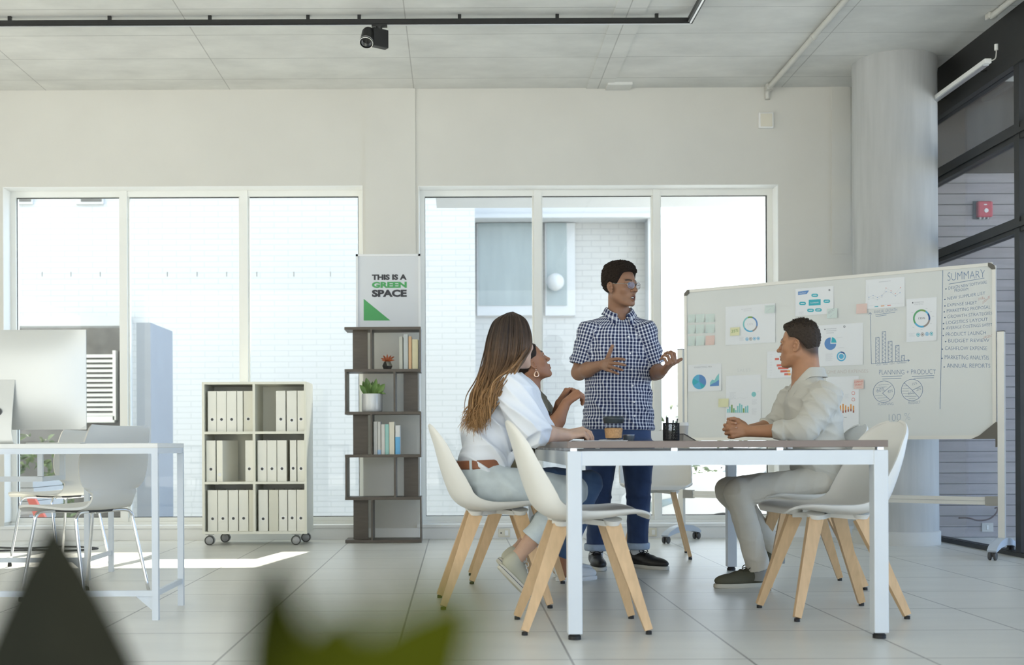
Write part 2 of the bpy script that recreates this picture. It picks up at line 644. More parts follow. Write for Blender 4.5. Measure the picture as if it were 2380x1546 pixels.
# ------------------------------------------------------------------ fixtures of walls and ceiling
m_black = mat('black_metal', (0.018, 0.018, 0.017), 0.4, var=0.1, vscale=20)
m_dgrey = mat('dark_grey_plastic', (0.07, 0.07, 0.07), 0.45, var=0.08, vscale=30)
m_alu = mat('aluminium', (0.72, 0.73, 0.74), 0.32, 0.9, var=0.04, vscale=20)
m_chrome = mat('chrome', (0.80, 0.81, 0.83), 0.08, 1.0, var=0.02)
m_conduit = mat('painted_conduit', (0.58, 0.57, 0.52), 0.45, var=0.05, vscale=15)

ty, tz = 7.62, 3.452
t = thing('lighting_track', (-0.5, ty, tz), 'long black lighting track hung under the concrete ceiling, turning a corner at its right end', 'lighting track')
L = t.location
m = MB()
xe = 1.515
m.box((-4.2, ty - 0.018, tz - 0.012), (xe + 0.018, ty + 0.018, tz + 0.018))
m.box((xe - 0.018, 2.0, tz - 0.012), (xe + 0.018, ty, tz + 0.018))
m.box((-4.2, ty - 0.012, tz - 0.016), (xe, ty + 0.012, tz - 0.011))
m.build('rail', m_black, t, world=t)
m = MB().box((-4.2, ty - 0.006, tz - 0.0185), (xe, ty + 0.006, tz - 0.0155)).box((xe - 0.004, 2.0, tz - 0.0145), (xe + 0.008, ty, tz - 0.0118))
m.build('conductor_strip', m_alu, t, world=t)
for px in (23, 255, 488, 716, 835, 1068, 1295, 1526):
    x = P(px, 50, ty).x
    MB().box((x - 0.011, ty - 0.011, tz + 0.017), (x + 0.011, ty + 0.011, CEIL)).build('standoff', m_black, t, world=t)
for y in (6.6, 5.2, 3.8):
    MB().box((xe - 0.011, y - 0.011, tz + 0.017), (xe + 0.011, y + 0.011, CEIL)).build('standoff', m_black, t, world=t)

sp = P(882, 66, ty)
s = thing('spotlight', (sp.x, ty, tz - 0.017), 'black cylindrical spotlight clipped under the ceiling track', 'spotlight')
k = 7.6 / 2750
m = MB().box((-0.05, -0.016, -0.012), (0.05, 0.016, 0.001)).lathe([(0.017, -0.03), (0.02, -0.01)], (0, 0, 0), 16)
m.build('track_adapter', m_black, s)
m = MB()
q = [(-0.042, -0.02), (-0.012, -0.03), (0.045, -0.03), (0.045, -0.14), (-0.042, -0.14)]
cs, sn = math.cos(R(35)), math.sin(R(35))
rot = lambda p: (p[0] * cs - p[1] * sn, p[0] * sn + p[1] * cs, p[2])
bx = MB().rbox((-0.055, -0.022, -0.145), (0.055, 0.022, -0.028), 0.003)
bx.v = [rot(p) for p in bx.v]
bx.build('driver_box', m_black, s)
ax = nrm((-0.10, -0.55, -0.80))
cc = V(-0.075, -0.03, -0.085)
m = MB().lathe([(0.022, -0.062), (0.036, -0.055), (0.042, -0.04), (0.042, 0.05), (0.044, 0.052), (0.044, 0.062), (0.039, 0.062), (0.039, 0.05), (0.036, 0.03)], cc, 32, axis=ax, caps=True)
m.cyl(cc + V(0.03, 0.0, 0.0), (-0.02, 0.0, -0.08), 0.012)
hd = m.build('lamp_head', m_black, s, smooth=40)
MB().lathe([(0.0445, 0.0495), (0.0455, 0.0495), (0.0455, 0.0535), (0.0445, 0.0535)], cc, 32, axis=ax, caps=False).lathe([(0.0405, 0.0622), (0.0445, 0.0622), (0.0445, 0.0640), (0.0405, 0.0640)], cc, 32, axis=ax, caps=False).build('trim_ring', m_alu, hd, smooth=40)
MB().lathe([(0.0365, 0.052), (0.030, 0.03), (0.018, 0.012), (0.008, 0.006), (0.0, 0.012)], cc, 32, axis=ax, caps=False).build('reflector', m_chrome, hd, smooth=True)

# conduits
x = 2.425
t = thing('ceiling_pipe', (x, 8.0, CEIL - 0.02), 'thin pale pipe along the ceiling running to the back wall above the square box', 'pipe')
m = MB().tube([(x, 2.0, CEIL - 0.022), (x, 9.12, CEIL - 0.022), (x, 9.16, CEIL - 0.03), (x, 9.18, CEIL - 0.06), (x, 9.18, CEIL - 0.10)], 0.02, 14)
m.build('tube', m_conduit, t, smooth=50, world=t)
for y in (8.0, 6.2):
    MB().cyl((x, y - 0.02, CEIL - 0.022), (x, y + 0.02, CEIL - 0.022), 0.0235, n=16).build('coupling', m_conduit, t, smooth=50, world=t)
MB().box((x - 0.025, 9.10, CEIL - 0.045), (x + 0.025, 9.15, CEIL)).build('clip', m_conduit, t, world=t)
x = 3.46
t = thing('ceiling_pipe', (x, 6.5, CEIL - 0.02), 'short pale pipe on the ceiling ending by the dark steel beam at the upper right', 'pipe')
MB().tube([(x, 3.0, CEIL - 0.025), (x, 7.62, CEIL - 0.025)], 0.02, 14).build('tube', m_conduit, t, smooth=50, world=t)
MB().rbox((x - 0.03, 7.6, CEIL - 0.04), (x + 0.03, 7.66, CEIL), 0.008).build('end_box', m_conduit, t, world=t)

a, b_ = P(1762, 300, BACK), P(1796, 263, BACK)
t = thing('wall_box', ((a.x + b_.x) / 2, BACK, (a.z + b_.z) / 2), 'small square white box high on the wall above the right window', 'junction box')
MB().rbox((-0.057, -0.03, -0.061), (0.057, 0, 0.061), 0.006).build('housing', m_white_paint, t)
MB().rbox((-0.046, -0.036, -0.05), (0.046, -0.029, 0.05), 0.004).build('cover', m_outlet, t)

for px, lab in ((1172, 'small cream wall socket low behind the woman in the white blouse'), (1415, 'small cream wall socket low behind the standing man'),
                (1513, 'small cream wall socket low beside the left whiteboard foot')):
    p = P(px, 1240, 9.178)
    t = thing('wall_socket', (p.x, 9.178, 0.045), lab, 'socket', 'wall sockets in the skirting')
    MB().rbox((-0.045, -0.008, -0.034), (0.045, 0, 0.034), 0.003).build('plate', m_outlet, t)
    MB().rbox((0.004, -0.013, -0.02), (0.03, -0.007, 0.02), 0.002).build('switch', m_white_paint, t)
    MB().cyl((-0.025, -0.0095, 0), (-0.025, -0.004, 0), 0.006, n=12).build('pin_hole', m_black, t)

# fluorescent batten by the partition
t = thing('batten_light', (3.435, 8.2, 3.18), 'slim white batten light hanging beside the dark beam right of the column', 'ceiling light')
MB().rbox((3.412, 7.62, 3.175), (3.458, 8.7, 3.205), 0.004).build('housing', m_white_paint, t, world=t)
MB().rbox((3.416, 7.65, 3.168), (3.454, 8.68, 3.176), 0.003).build('diffuser', m_alu, t, world=t)
MB().tube(spline([(3.45, 7.63, 3.19), (3.47, 7.60, 3.195), (3.478, 7.6, 3.23), (3.478, 7.6, 3.26)], 12), 0.004, 8).build('cable', m_conduit, t, smooth=True, world=t)
MB().cyl((3.478, 7.6, 3.25), (3.478, 7.6, 3.288), 0.012, n=14).build('plug', m_white_paint, t, smooth=50, world=t)
for y in (7.95, 8.6):
    MB().beam((3.435, y, 3.20), (3.57, y, 3.23), 0.02, 0.004).build('bracket', m_black, t, world=t)

# red alarm on the cladding
m_red = mat('alarm_red', (0.55, 0.06, 0.08), 0.35, var=0.04)
c = P(2283, 489, 9.1)
t = thing('fire_alarm', (c.x, 9.1, c.z), 'red square fire alarm box on the wooden cladding behind the glass', 'fire alarm')
MB().rbox((-0.057, -0.055, -0.06), (0.06, -0.01, 0.062), 0.012).build('housing', m_red, t)
MB().rbox((-0.075, -0.012, -0.07), (0.055, 0, 0.07), 0.004).build('back_plate', m_dgrey, t)
MB().lathe([(0.0, 0.0), (0.016, 0.0), (0.016, 0.005), (0.0, 0.006)], (0.006, -0.054, -0.012), 18, axis=(0, -1, 0)).build('button', m_white_paint, t)
MB().rbox((-0.012, -0.058, 0.03), (0.012, -0.053, 0.038), 0.002).build('label_window', m_white_paint, t)
for dx in (-0.03, 0.0, 0.03):
    MB().cyl((dx, -0.03, -0.06), (dx, -0.03, -0.074), 0.009, n=10).build('cable_gland', m_conduit, t)
p = P(2294, 1226, 9.1)
t = thing('wall_socket', (p.x, 9.1, p.z), 'grey socket low on the wooden cladding behind the whiteboard foot', 'socket')
MB().rbox((-0.045, -0.012, -0.035), (0.045, 0, 0.035), 0.004).build('plate', m_conduit, t)
MB().rbox((-0.01, -0.016, -0.016), (0.006, -0.011, 0.016), 0.002).build('switch', m_white_paint, t)
pts = [P(2228, 1204, 9.07), P(2250, 1204, 9.06), P(2275, 1210, 9.06), P(2300, 1206, 9.06), P(2316, 1192, 9.06), P(2318, 1180, 9.06), P(2312, 1182, 9.06)]
o = MB().tube(spline(pts, 30), 0.006, 8).build('cable', mat('brown_cable', (0.10, 0.05, 0.04), 0.5), smooth=True, at=pts[2])
tag(o, 'thin dark cable sagging along the foot of the wooden cladding', 'cable')
# ================================================================== furniture
m_table_white = mat('white_powder_coat', (0.64, 0.68, 0.71), 0.38, var=0.02, vscale=8)
m_table_top = mat('brown_laminate', (0.20, 0.155, 0.13), 0.35, var=0.10, vscale=5, stretch=(1, 12, 1))
m_shell = mat('white_shell', (0.76, 0.75, 0.70), 0.42, var=0.02, vscale=5)
m_beech = mat('beech_wood', (0.62, 0.42, 0.23), 0.45, var=0.10, vscale=9, stretch=(6, 6, 0.8), bump=0.05, bscale=30)
m_pad = mat('black_rubber', (0.015, 0.015, 0.015), 0.6)

# conference table
TX0, TX1, TY0, TY1, TH = 0.412, 1.606, 4.40, 6.84, 0.741
t = thing('conference_table', ((TX0 + TX1) / 2, (TY0 + TY1) / 2, 0), 'long meeting table with brown top and white metal frame, people seated round it', 'table')
MB().rbox((TX0, TY0, TH - 0.026), (TX1, TY1, TH), 0.002).build('tabletop', m_table_top, t, world=t)
lw = 0.054
m = MB()
za, zb = 0.650, 0.704
m.box((TX0 + lw, TY0 + 0.003, za), (TX1 - lw, TY0 + 0.045, zb)).box((TX0 + lw, TY1 - 0.045, za), (TX1 - lw, TY1 - 0.003, zb))
m.box((TX0 + 0.003, TY0 + lw, za), (TX0 + 0.045, TY1 - lw, zb)).box((TX1 - 0.045, TY0 + lw, za), (TX1 - 0.003, TY1 - lw, zb))
m.build('frame', m_table_white, t, world=t)
for x in (TX0 + lw / 2, TX1 - lw / 2):
    for y in (TY0 + lw / 2, TY1 - lw / 2):
        lg = MB().rbox((x - lw / 2, y - lw / 2, 0.022), (x + lw / 2, y + lw / 2, zb), 0.003).build('leg', m_table_white, t, world=t)
        MB().lathe([(0.017, 0.016), (0.024, 0.014), (0.024, 0.0), (0.0, 0.0)][::-1], (x, y, 0), 20).cyl((x, y, 0.01), (x, y, 0.024), 0.02).build('foot_glide', m_pad, lg, world=t)
for x in (TX0 + 0.025, TX0 + 0.4, TX1 - 0.4, TX1 - 0.025):
    for y in (TY0 + 0.024, TY1 - 0.024, (TY0 + TY1) / 2):
        if y == (TY0 + TY1) / 2 and TX0 + 0.1 < x < TX1 - 0.1:
            continue
        MB().box((x - 0.012, y - 0.012, zb - 0.002), (x + 0.012, y + 0.012, TH - 0.025)).build('spacer', m_alu, t, world=t)
for y in np.arange(TY0 + 0.2, TY1 - 0.1, 0.22):
    MB().box((TX0 + 0.01, y, zb + 0.001), (TX0 + 0.03, y + 0.06, TH - 0.027)).build('rail_clip', m_alu, t, world=t)


def shell_chair(loc, rz, label, name='shell_chair', group='white shell chairs on splayed beech legs'):
    t = thing(name, loc, label, 'chair', group, rz)
    prof = spline([(0.262, 0.440), (0.245, 0.462), (0.18, 0.464), (0.08, 0.448), (-0.03, 0.436), (-0.115, 0.444), (-0.175, 0.482), (-0.210, 0.555),
                   (-0.238, 0.645), (-0.256, 0.715), (-0.270, 0.762), (-0.281, 0.797), (-0.286, 0.815), (-0.2875, 0.820)], 52)
    hw = spline([(0.13,), (0.185,), (0.215,), (0.225,), (0.228,), (0.230,), (0.232,), (0.230,), (0.222,), (0.206,), (0.180,), (0.135,), (0.078,), (0.03,)], 52)[:, 0]
    rise = spline([(0.0,), (0.004,), (0.018,), (0.030,), (0.045,), (0.070,), (0.085,), (0.080,), (0.060,), (0.044,), (0.028,), (0.014,), (0.004,), (0.0,)], 52)[:, 0]
    tx = np.gradient(prof[:, 0])
    tz_ = np.gradient(prof[:, 1])
    ln = np.hypot(tx, tz_)
    nx, nz = tz_ / ln, -tx / ln            # towards the sitter
    rows = []
    for i in range(52):
        row = []
        for j in range(21):
            s = -1 + 2 * j / 20
            sw = math.sin(s * PI / 2)
            lift = rise[i] * abs(s) ** 2.6
            row.append((prof[i, 0] + nx[i] * lift, sw * hw[i], prof[i, 1] + nz[i] * lift))
        rows.append(row)
    MB().grid(rows, 0.009).build('seat_shell', m_shell, t, smooth=60)
    m = MB()
    for sx in (0.115, -0.085):
        for sy in (-1, 1):
            m.beam((0.015, 0, 0.425), (sx, sy * 0.105, 0.418), 0.05, 0.02)
            m.tube([(sx, sy * 0.105, 0.417), (sx, sy * 0.11, 0.437)], [0.030, 0.038], 14)
    m.build('mount', m_shell, t, smooth=40)
    for sx, ex in ((0.115, 0.238), (-0.085, -0.238)):
        for sy in (-1, 1):
            a = V(sx, sy * 0.108, 0.415)
            b_ = V(ex, sy * 0.205, 0.016)
            u = (0, sy, 0.2)
            lg = MB().beam(a, b_, 0.062, 0.030, 0.030, 0.022, up=u).build('leg', m_beech, t)
            d = nrm(b_ - a)
            MB().cyl(b_ + V(0, 0, -0.003), b_ + V(0, 0, -0.016), 0.012, n=12).build('foot_pad', m_pad, lg)
    return t


shell_chair((0.492, 4.735, 0), R(1), 'empty white shell chair nearest the camera, pushed in at the front left table leg')
shell_chair((0.165, 5.46, 0), R(3), 'white shell chair that the woman in the white blouse sits on')
shell_chair((0.315, 6.40, 0), R(0), 'white shell chair under the woman in olive, mostly hidden')
shell_chair((1.602, 5.075, 0), R(180 + 7), 'empty white shell chair right of the table, nearer than the seated man')
shell_chair((1.79, 6.08, 0), R(180 - 1), 'white shell chair under the man in the beige shirt')
shell_chair((1.30, 7.72, 0), R(-90 - 8), 'white shell chair behind the standing man at the far table end')

# ------------------------------------------------------------------ things on the table
m_lid = mat('dark_silicone', (0.035, 0.045, 0.05), 0.45, var=0.05)
m_clear = glass_mat('clear_glass', (0.93, 0.94, 0.95), 1.0)
m_coffee = mat('coffee', (0.035, 0.015, 0.012), 0.2)
m_cork = mat('cork', (0.52, 0.30, 0.14), 0.85, bump=0.3, bscale=220, var=0.25, vscale=120)
m_paper_cup = mat('paper_cup', (0.62, 0.60, 0.55), 0.7, var=0.02)
m_mesh = mat('black_mesh', (0.02, 0.021, 0.024), 0.4, 0.5)

p = P(1426, 1000, 5.3)
t = thing('coffee_cup', (p.x, 5.3, TH), 'glass travel cup with dark lid and cork sleeve on the table', 'cup')
g = lambda z: 0.0315 + (0.0415 - 0.0315) * z / 0.095
MB().lathe([(0.0, 0.001), (g(0) - 0.002, 0.0), (g(0), 0.003), (g(0.095), 0.095), (g(0.095) - 0.003, 0.095), (g(0.01) - 0.003, 0.01), (0, 0.008)], n=40, caps=False).build('glass_body', m_clear, t, smooth=50)
MB().lathe([(0.0, 0.009), (g(0.01) - 0.0035, 0.0095), (g(0.063) - 0.0035, 0.063), (0, 0.063)], n=36).build('drink', m_coffee, t, smooth=50)
MB().lathe([(g(0.016) + 0.0005, 0.016), (g(0.016) + 0.003, 0.017), (g(0.060) + 0.003, 0.059), (g(0.060) + 0.0005, 0.060)], n=40, caps=False).build('cork_sleeve', m_cork, t, smooth=50)
MB().lathe([(g(0.088) + 0.001, 0.082), (0.0445, 0.084), (0.0455, 0.096), (0.0475, 0.098), (0.0475, 0.104), (0.044, 0.112), (0.041, 0.113), (0.038, 0.107), (0, 0.106)], n=40).rbox((-0.012, -0.008, 0.104), (0.012, 0.008, 0.112), 0.003).build('lid', m_lid, t, smooth=50)

p = P(1461, 1020, 5.35)
t = thing('glass_jar', (p.x, 5.35, TH), 'low dark glass tumbler just right of the cork sleeved cup', 'tumbler')
MB().lathe([(0.0, 0.0), (0.022, 0.0), (0.024, 0.003), (0.0265, 0.026), (0.0262, 0.029), (0.024, 0.029), (0.0215, 0.005), (0, 0.004)], n=32).build('body', mat('smoked_glass', (0.10, 0.12, 0.14), 0.12, 0.0, trans=0.25, var=0.03), t, smooth=50)
MB().lathe([(0.0235, 0.0285), (0.0265, 0.0285), (0.0268, 0.031), (0.0235, 0.031)], n=32, caps=False).build('rim', m_alu, t, smooth=50)

p = P(1560, 1005, 6.25)
t = thing('pen_holder', (p.x, 6.25, TH), 'black wire mesh pen holder on the table right of the standing man', 'pen holder')
m = MB().lathe([(0.0435, 0.094), (0.0445, 0.098), (0.0435, 0.1), (0.0425, 0.098)], n=40, caps=False).build('rim', m_mesh, t, smooth=50)
m = MB().lathe([(0, 0), (0.0405, 0), (0.0425, 0.004), (0.0425, 0.012), (0.041, 0.012), (0.0405, 0.003), (0, 0.003)], n=40, caps=False)
m.build('base', m_mesh, t, smooth=50)
m = MB()
n = 46
for k in range(n):
    for s in (1, -1):
        pts = []
        for i in range(5):
            z = 0.008 + i / 4 * 0.088
            a = 2 * PI * k / n + s * i / 4 * 0.75
            pts.append((0.0425 * math.cos(a), 0.0425 * math.sin(a), z))
        m.tube(pts, 0.0009, 4, caps=False)
m.build('wire_mesh', m_mesh, t)
for i, (dx, dy, lx, ly, h, r, nm, lab) in enumerate(((-0.02, 0.0, -0.001, 0.0, 0.126, 0.0075, 'marker_pen', 'thick black marker standing in the mesh pen holder'),
                                                     (0.014, -0.01, 0.018, 0.004, 0.118, 0.004, 'pen', 'dark pen leaning right in the mesh pen holder'),
                                                     (0.004, 0.012, 0.010, 0.002, 0.110, 0.004, 'pen', 'short dark pen between the other two in the mesh holder'))):
    q = thing(nm, (p.x + dx, 6.25 + dy, TH + 0.004), lab, 'pen', None if nm == 'marker_pen' else 'pens in the mesh holder')
    MB().tube([(0, 0, 0), (lx * 0.7, ly * 0.7, h * 0.7)], r * 0.9, 12).build('barrel', m_dgrey, q, smooth=50)
    MB().tube([(lx * 0.68, ly * 0.68, h * 0.68), (lx * 0.98, ly * 0.98, h * 0.98), (lx, ly, h)], [r, r, r * 0.8], 12).build('cap', m_black, q, smooth=50)

p = P(1584, 1005, 6.55)
t = thing('paper_cup', (p.x, 6.55, TH), 'white takeaway paper cup behind the mesh pen holder', 'cup')
MB().lathe([(0, 0.0), (0.028, 0.0), (0.029, 0.002), (0.038, 0.09), (0.036, 0.09), (0.027, 0.004), (0, 0.004)], n=36).build('body', m_paper_cup, t, smooth=50)
MB().lathe([(0.0395, 0.087), (0.0405, 0.089), (0.0395, 0.094), (0.037, 0.105), (0.034, 0.107), (0.032, 0.103), (0, 0.102)], n=36).build('lid', m_white_paint, t, smooth=50)
p = P(1596, 1024, 6.3)
t = thing('tablet_stand', (p.x, 6.3, TH), 'grey wedge shaped stand beside the paper cup on the table', 'stand')
MB().prism([(-0.02, 0.0), (0.05, 0.0), (0.045, 0.006), (-0.016, 0.042)], (0, 0, 0), (1, 0, 0), (0, 0, 1), (0, 0.12, 0)).build('wedge', mat('warm_grey_plastic', (0.42, 0.40, 0.36), 0.5), t)
MB().prism([(-0.022, 0.043), (-0.012, 0.043), (0.052, 0.006), (0.048, 0.002)], (0, -0.003, 0), (1, 0, 0), (0, 0, 1), (0, 0.126, 0)).build('edge_trim', m_dgrey, t)

m_paper = mat('white_paper', (0.82, 0.83, 0.83), 0.7, var=0.01)
m = MB()
rr = random.Random(3)
for k in range(9):
    m.box((0.52 + rr.uniform(-.003, .003), 5.05 + rr.uniform(-.003, .003), TH + 0.0006 * k), (0.73 + rr.uniform(-.003, .003), 5.34, TH + 0.0006 * (k + 1)))
o = m.build('paper_stack', m_paper, at=(0.625, 5.2, TH))
tag(o, 'thin stack of white paper under the hands of the woman in the white blouse', 'papers')
o = MB().rbox((0.66, 5.36, TH), (0.80, 5.50, TH + 0.010), 0.004).build('notepad', m_paper, at=(0.73, 5.43, TH))
tag(o, 'white notepad on the table left of the cork sleeved cup', 'notepad')

# ------------------------------------------------------------------ binder cabinet on castors
m_cab = mat('cream_melamine', (0.78, 0.765, 0.65), 0.45, var=0.02, vscale=4)
m_bind = mat('binder_white', (0.82, 0.805, 0.71), 0.35, var=0.02, vscale=10)
m_bind_d = mat('binder_cream', (0.70, 0.68, 0.56), 0.4, var=0.02, vscale=10)
m_hole = mat('finger_hole', (0.05, 0.05, 0.04), 0.5)
CY0, CY1 = 8.66, 9.04
kx = CY0 / F_PX


def cab(cx, cy):                                # photo crop coordinates of the cabinet front -> metres
    return P(440 + cx / 3.5125, 860 + cy / 3.5125, CY0)


xl, xr = cab(101, 0).x, cab(955, 0).x
zt, zb_ = cab(400, 97).z, cab(400, 1340).z
t = thing('binder_cabinet', ((xl + xr) / 2, (CY0 + CY1) / 2, 0), 'low cream open cabinet on castors filled with white ring binders, by the left window', 'cabinet')
th = 0.018
MB().box((xl, CY0, zt - th), (xr, CY1, zt)).build('top_panel', m_cab, t, world=t)
MB().box((xl, CY0, zb_), (xr, CY1, zb_ + th)).build('bottom_panel', m_cab, t, world=t)
for x in (xl, xr - th):
    MB().box((x, CY0, zb_ + th), (x + th, CY1, zt - th)).build('side_panel', m_cab, t, world=t)
xd = cab(525, 0).x
MB().box((xd - th / 2, CY0 + 0.001, zb_ + th), (xd + th / 2, CY1 - 0.01, zt - th)).build('divider', m_cab, t, world=t)
MB().box((xl + th, CY1 - 0.012, zb_ + th), (xr - th, CY1 - 0.002, zt - th)).build('back_panel', m_cab, t, world=t)
zs = [zb_ + th, cab(0, 925).z - th / 2, cab(0, 515).z - th / 2]
for z in zs[1:]:
    for a, b_ in ((xl + th, xd - th / 2), (xd + th / 2, xr - th)):
        MB().box((a, CY0 + 0.001, z), (b_, CY1 - 0.012, z + th)).build('shelf', m_cab, t, world=t)
m_cast = mat('castor_grey', (0.36, 0.36, 0.35), 0.45, 0.3)
for x, y in ((xl + 0.045, CY0 + 0.05), (xr - 0.085, CY0 + 0.05), (xl + 0.11, CY1 - 0.07), (xr - 0.045, CY1 - 0.07)):
    cs_ = MB().rbox((x - 0.03, y - 0.025, zb_ - 0.006), (x + 0.03, y + 0.025, zb_), 0.002)
    cs_.prism([(-0.04, 0.03), (-0.01, 0.075), (0.02, 0.07), (0.012, 0.03)], (x, y - 0.006, 0), (1, 0, 0), (0, 0, 1), (0, 0.012, 0))
    h = cs_.build('castor', m_cast, t, world=t)
    w_ = MB()
    for s in (-1, 1):
        w_.lathe([(0.0, -0.008), (0.028, -0.008), (0.0345, -0.005), (0.0345, 0.005), (0.028, 0.008), (0.0, 0.008)], (x, y + s * 0.017, 0.0345), 28, axis=(0, 1, 0))
    w_.build('wheel', m_cast, h, smooth=40, world=t)
    MB().lathe([(0.028, 0), (0.0352, 0), (0.0352, 0.004), (0.028, 0.004)], (x, y - 0.0275, 0.0345), 28, axis=(0, 1, 0), caps=False).build('tyre', m_hole, h, smooth=40, world=t)

BIND = {
    ('top', 'left'): [(142, 215, 'w', 405), (216, 295, 'w', 405), (297, 380, 'w', 405), (383, 431, 'w', 0), (436, 513, 'd', 402)],
    ('top', 'right'): [(701, 781, 'w', 405), (788, 873, 'w', 413), (877, 936, 'w', 405)],
    ('middle', 'left'): [(128, 206, 'w', 812), (211, 266, 'r', 857), (448, 517, 'w', 810)],
    ('middle', 'right'): [(548, 625, 'w', 811), (627, 706, 'w', 810), (709, 788, 'w', 810), (813, 868, 'w', 808), (874, 936, 'w', 810)],
    ('bottom', 'left'): [(138, 220, 'w', 1218), (223, 304, 'w', 1216), (309, 389, 'w', 1216), (394, 473, 'w', 1215), (476, 514, 'd', 0)],
    ('bottom', 'right'): [(553, 633, 'w', 1220), (640, 719, 'd', 0), (721, 792, 'w', 1214), (796, 865, 'w', 1214), (868, 936, 'w', 1216)],
}
ORD = ['first', 'second', 'third', 'fourth', 'fifth']
for (row, side), L in BIND.items():
    zsh = {'bottom': zs[0], 'middle': zs[1] + th, 'top': zs[2] + th}[row]
    toppx = {'bottom': 984, 'middle': 577, 'top': 172}[row]
    for i, (a, b_, k, hy) in enumerate(L):
        xa, xb = cab(a + 1, 0).x, cab(b_ - 1, 0).x
        xa, xb = max(xa, (xl + th if side == 'left' else xd + th / 2) + 0.001), min(xb, (xd - th / 2 if side == 'left' else xr - th) - 0.001)
        hgt = cab(0, toppx).z - zsh
        extra = {'d': ', no finger hole' if hy == 0 else ', darker than neighbours', 'r': ', turned sideways', 'w': '' if hy else ', narrow, no hole'}[k]
        lab = '%s white binder on the %s %s cabinet shelf%s' % (ORD[i], row, side, extra)
        o = thing('ring_binder', ((xa + xb) / 2, CY0 + 0.025, zsh), lab, 'binder', 'white ring binders in the cabinet', R(-14) if k == 'r' else 0)
        hw_ = (xb - xa) / 2
        dep = 0.285 if k != 'r' else 0.27
        mm = m_bind_d if k == 'd' else m_bind
        s_ = MB().rbox((-hw_, 0, 0.0), (hw_, 0.004, hgt), 0.0015).box((-hw_, 0.003, 0), (-hw_ + 0.003, dep, hgt)).box((hw_ - 0.003, 0.003, 0), (hw_, dep, hgt))
        s_.build('cover', mm, o)
        MB().box((-hw_ + 0.006, 0.02, 0.006), (hw_ - 0.006, dep - 0.008, hgt - 0.012)).build('pages', m_paper, o)
        if hy:
            zh = cab(0, hy).z - zsh
            rh = 0.0130
            MB().lathe([(0, 0.0), (rh * 0.8, 0.0), (rh * 0.8, 0.001), (0, 0.001)], (0, -0.0006, zh), 20, axis=(0, 1, 0)).build('finger_hole', m_alu if k == 'r' else m_hole, o)
            MB().lathe([(rh * 0.8, -0.0008), (rh, -0.0008), (rh, 0.002), (rh * 0.8, 0.002)], (0, -0.0004, zh), 20, axis=(0, 1, 0), caps=False).build('hole_ring', m_alu, o)

# ------------------------------------------------------------------ zigzag bookcase
m_dark = mat('dark_wenge', (0.098, 0.080, 0.060), 0.45, var=0.15, vscale=8, stretch=(1, 1, 6))
BY0, BY1 = 8.82, 9.06


def bk(px, py):
    return P(px, py, BY0)


t = thing('bookcase', (bk(890, 1034).x, (BY0 + BY1) / 2, 0), 'tall dark zigzag bookcase between the two windows', 'bookcase')
yy = [763, 861, 960, 1060, 1159, 1258]
xsh = [(801, 978), (801, 978.5), (801, 979), (802, 979.5), (803, 980), (803, 980)]
zz = [bk(890, y).z for y in yy]
zz[-1] = 0.012
tb = 0.021
for i, z in enumerate(zz):
    a, b_ = bk(xsh[i][0], 0).x, bk(xsh[i][1], 0).x
    MB().box((bk(801.5, 1034).x, BY0, z - tb / 2), (bk(979, 1034).x, BY1, z + tb / 2)).build('shelf', m_dark, t, world=t)
X = lambda px: bk(px, 1034).x
for i in range(5):
    z0, z1 = zz[i + 1] + tb / 2, zz[i] - tb / 2
    odd = i % 2 == 0
    if odd:
        MB().box((X(975.5), BY0, z0), (X(979), BY1, z1)).build('upright', m_dark, t, world=t)
        MB().box((X(861.5), BY0, z0), (X(865.5), BY1, z1)).build('upright', m_dark, t, world=t)
        MB().box((X(818), BY0 + 0.1, z0), (X(853), BY0 + 0.12, z1)).build('cross_panel', m_dark, t, world=t)
    else:
        MB().box((X(802), BY0, z0), (X(806), BY1, z1)).build('upright', m_dark, t, world=t)
        MB().box((X(915), BY0, z0), (X(919.5), BY1, z1)).build('upright', m_dark, t, world=t)
        MB().box((X(937), BY0 + 0.1, z0), (X(971), BY0 + 0.12, z1)).build('cross_panel', m_dark, t, world=t)


def book(x0, x1, ztop, zs_, col, lab, y0=BY0 + 0.035, band=None, group='books on the zigzag bookcase'):
    mm = mat('book_cover_%02x%02x%02x' % tuple(int(c_ * 255) for c_ in col), col, 0.55, var=0.03, vscale=20)
    o = thing('book', ((x0 + x1) / 2, y0, zs_), lab, 'book', group)
    h, hw_ = ztop - zs_, (x1 - x0) / 2 - 0.0008
    m = MB().rbox((-hw_, 0, 0), (hw_, 0.004, h), 0.0015).box((-hw_, 0.003, 0), (-hw_ + 0.002, 0.15, h)).box((hw_ - 0.002, 0.003, 0), (hw_, 0.15, h))
    m.build('cover', mm, o)
    MB().box((-hw_ + 0.002, 0.005, 0.003), (hw_ - 0.002, 0.146, h - 0.003)).build('pages', m_paper, o)
    if band:
        c_, f_ = band
        mb_ = mat('book_band_%02x%02x%02x' % tuple(int(q * 255) for q in c_), c_, 0.55)
        MB().box((-hw_ - 0.0004, -0.0006, 0.001), (hw_ + 0.0004, 0.06, h * f_)).build('band', mb_, o)


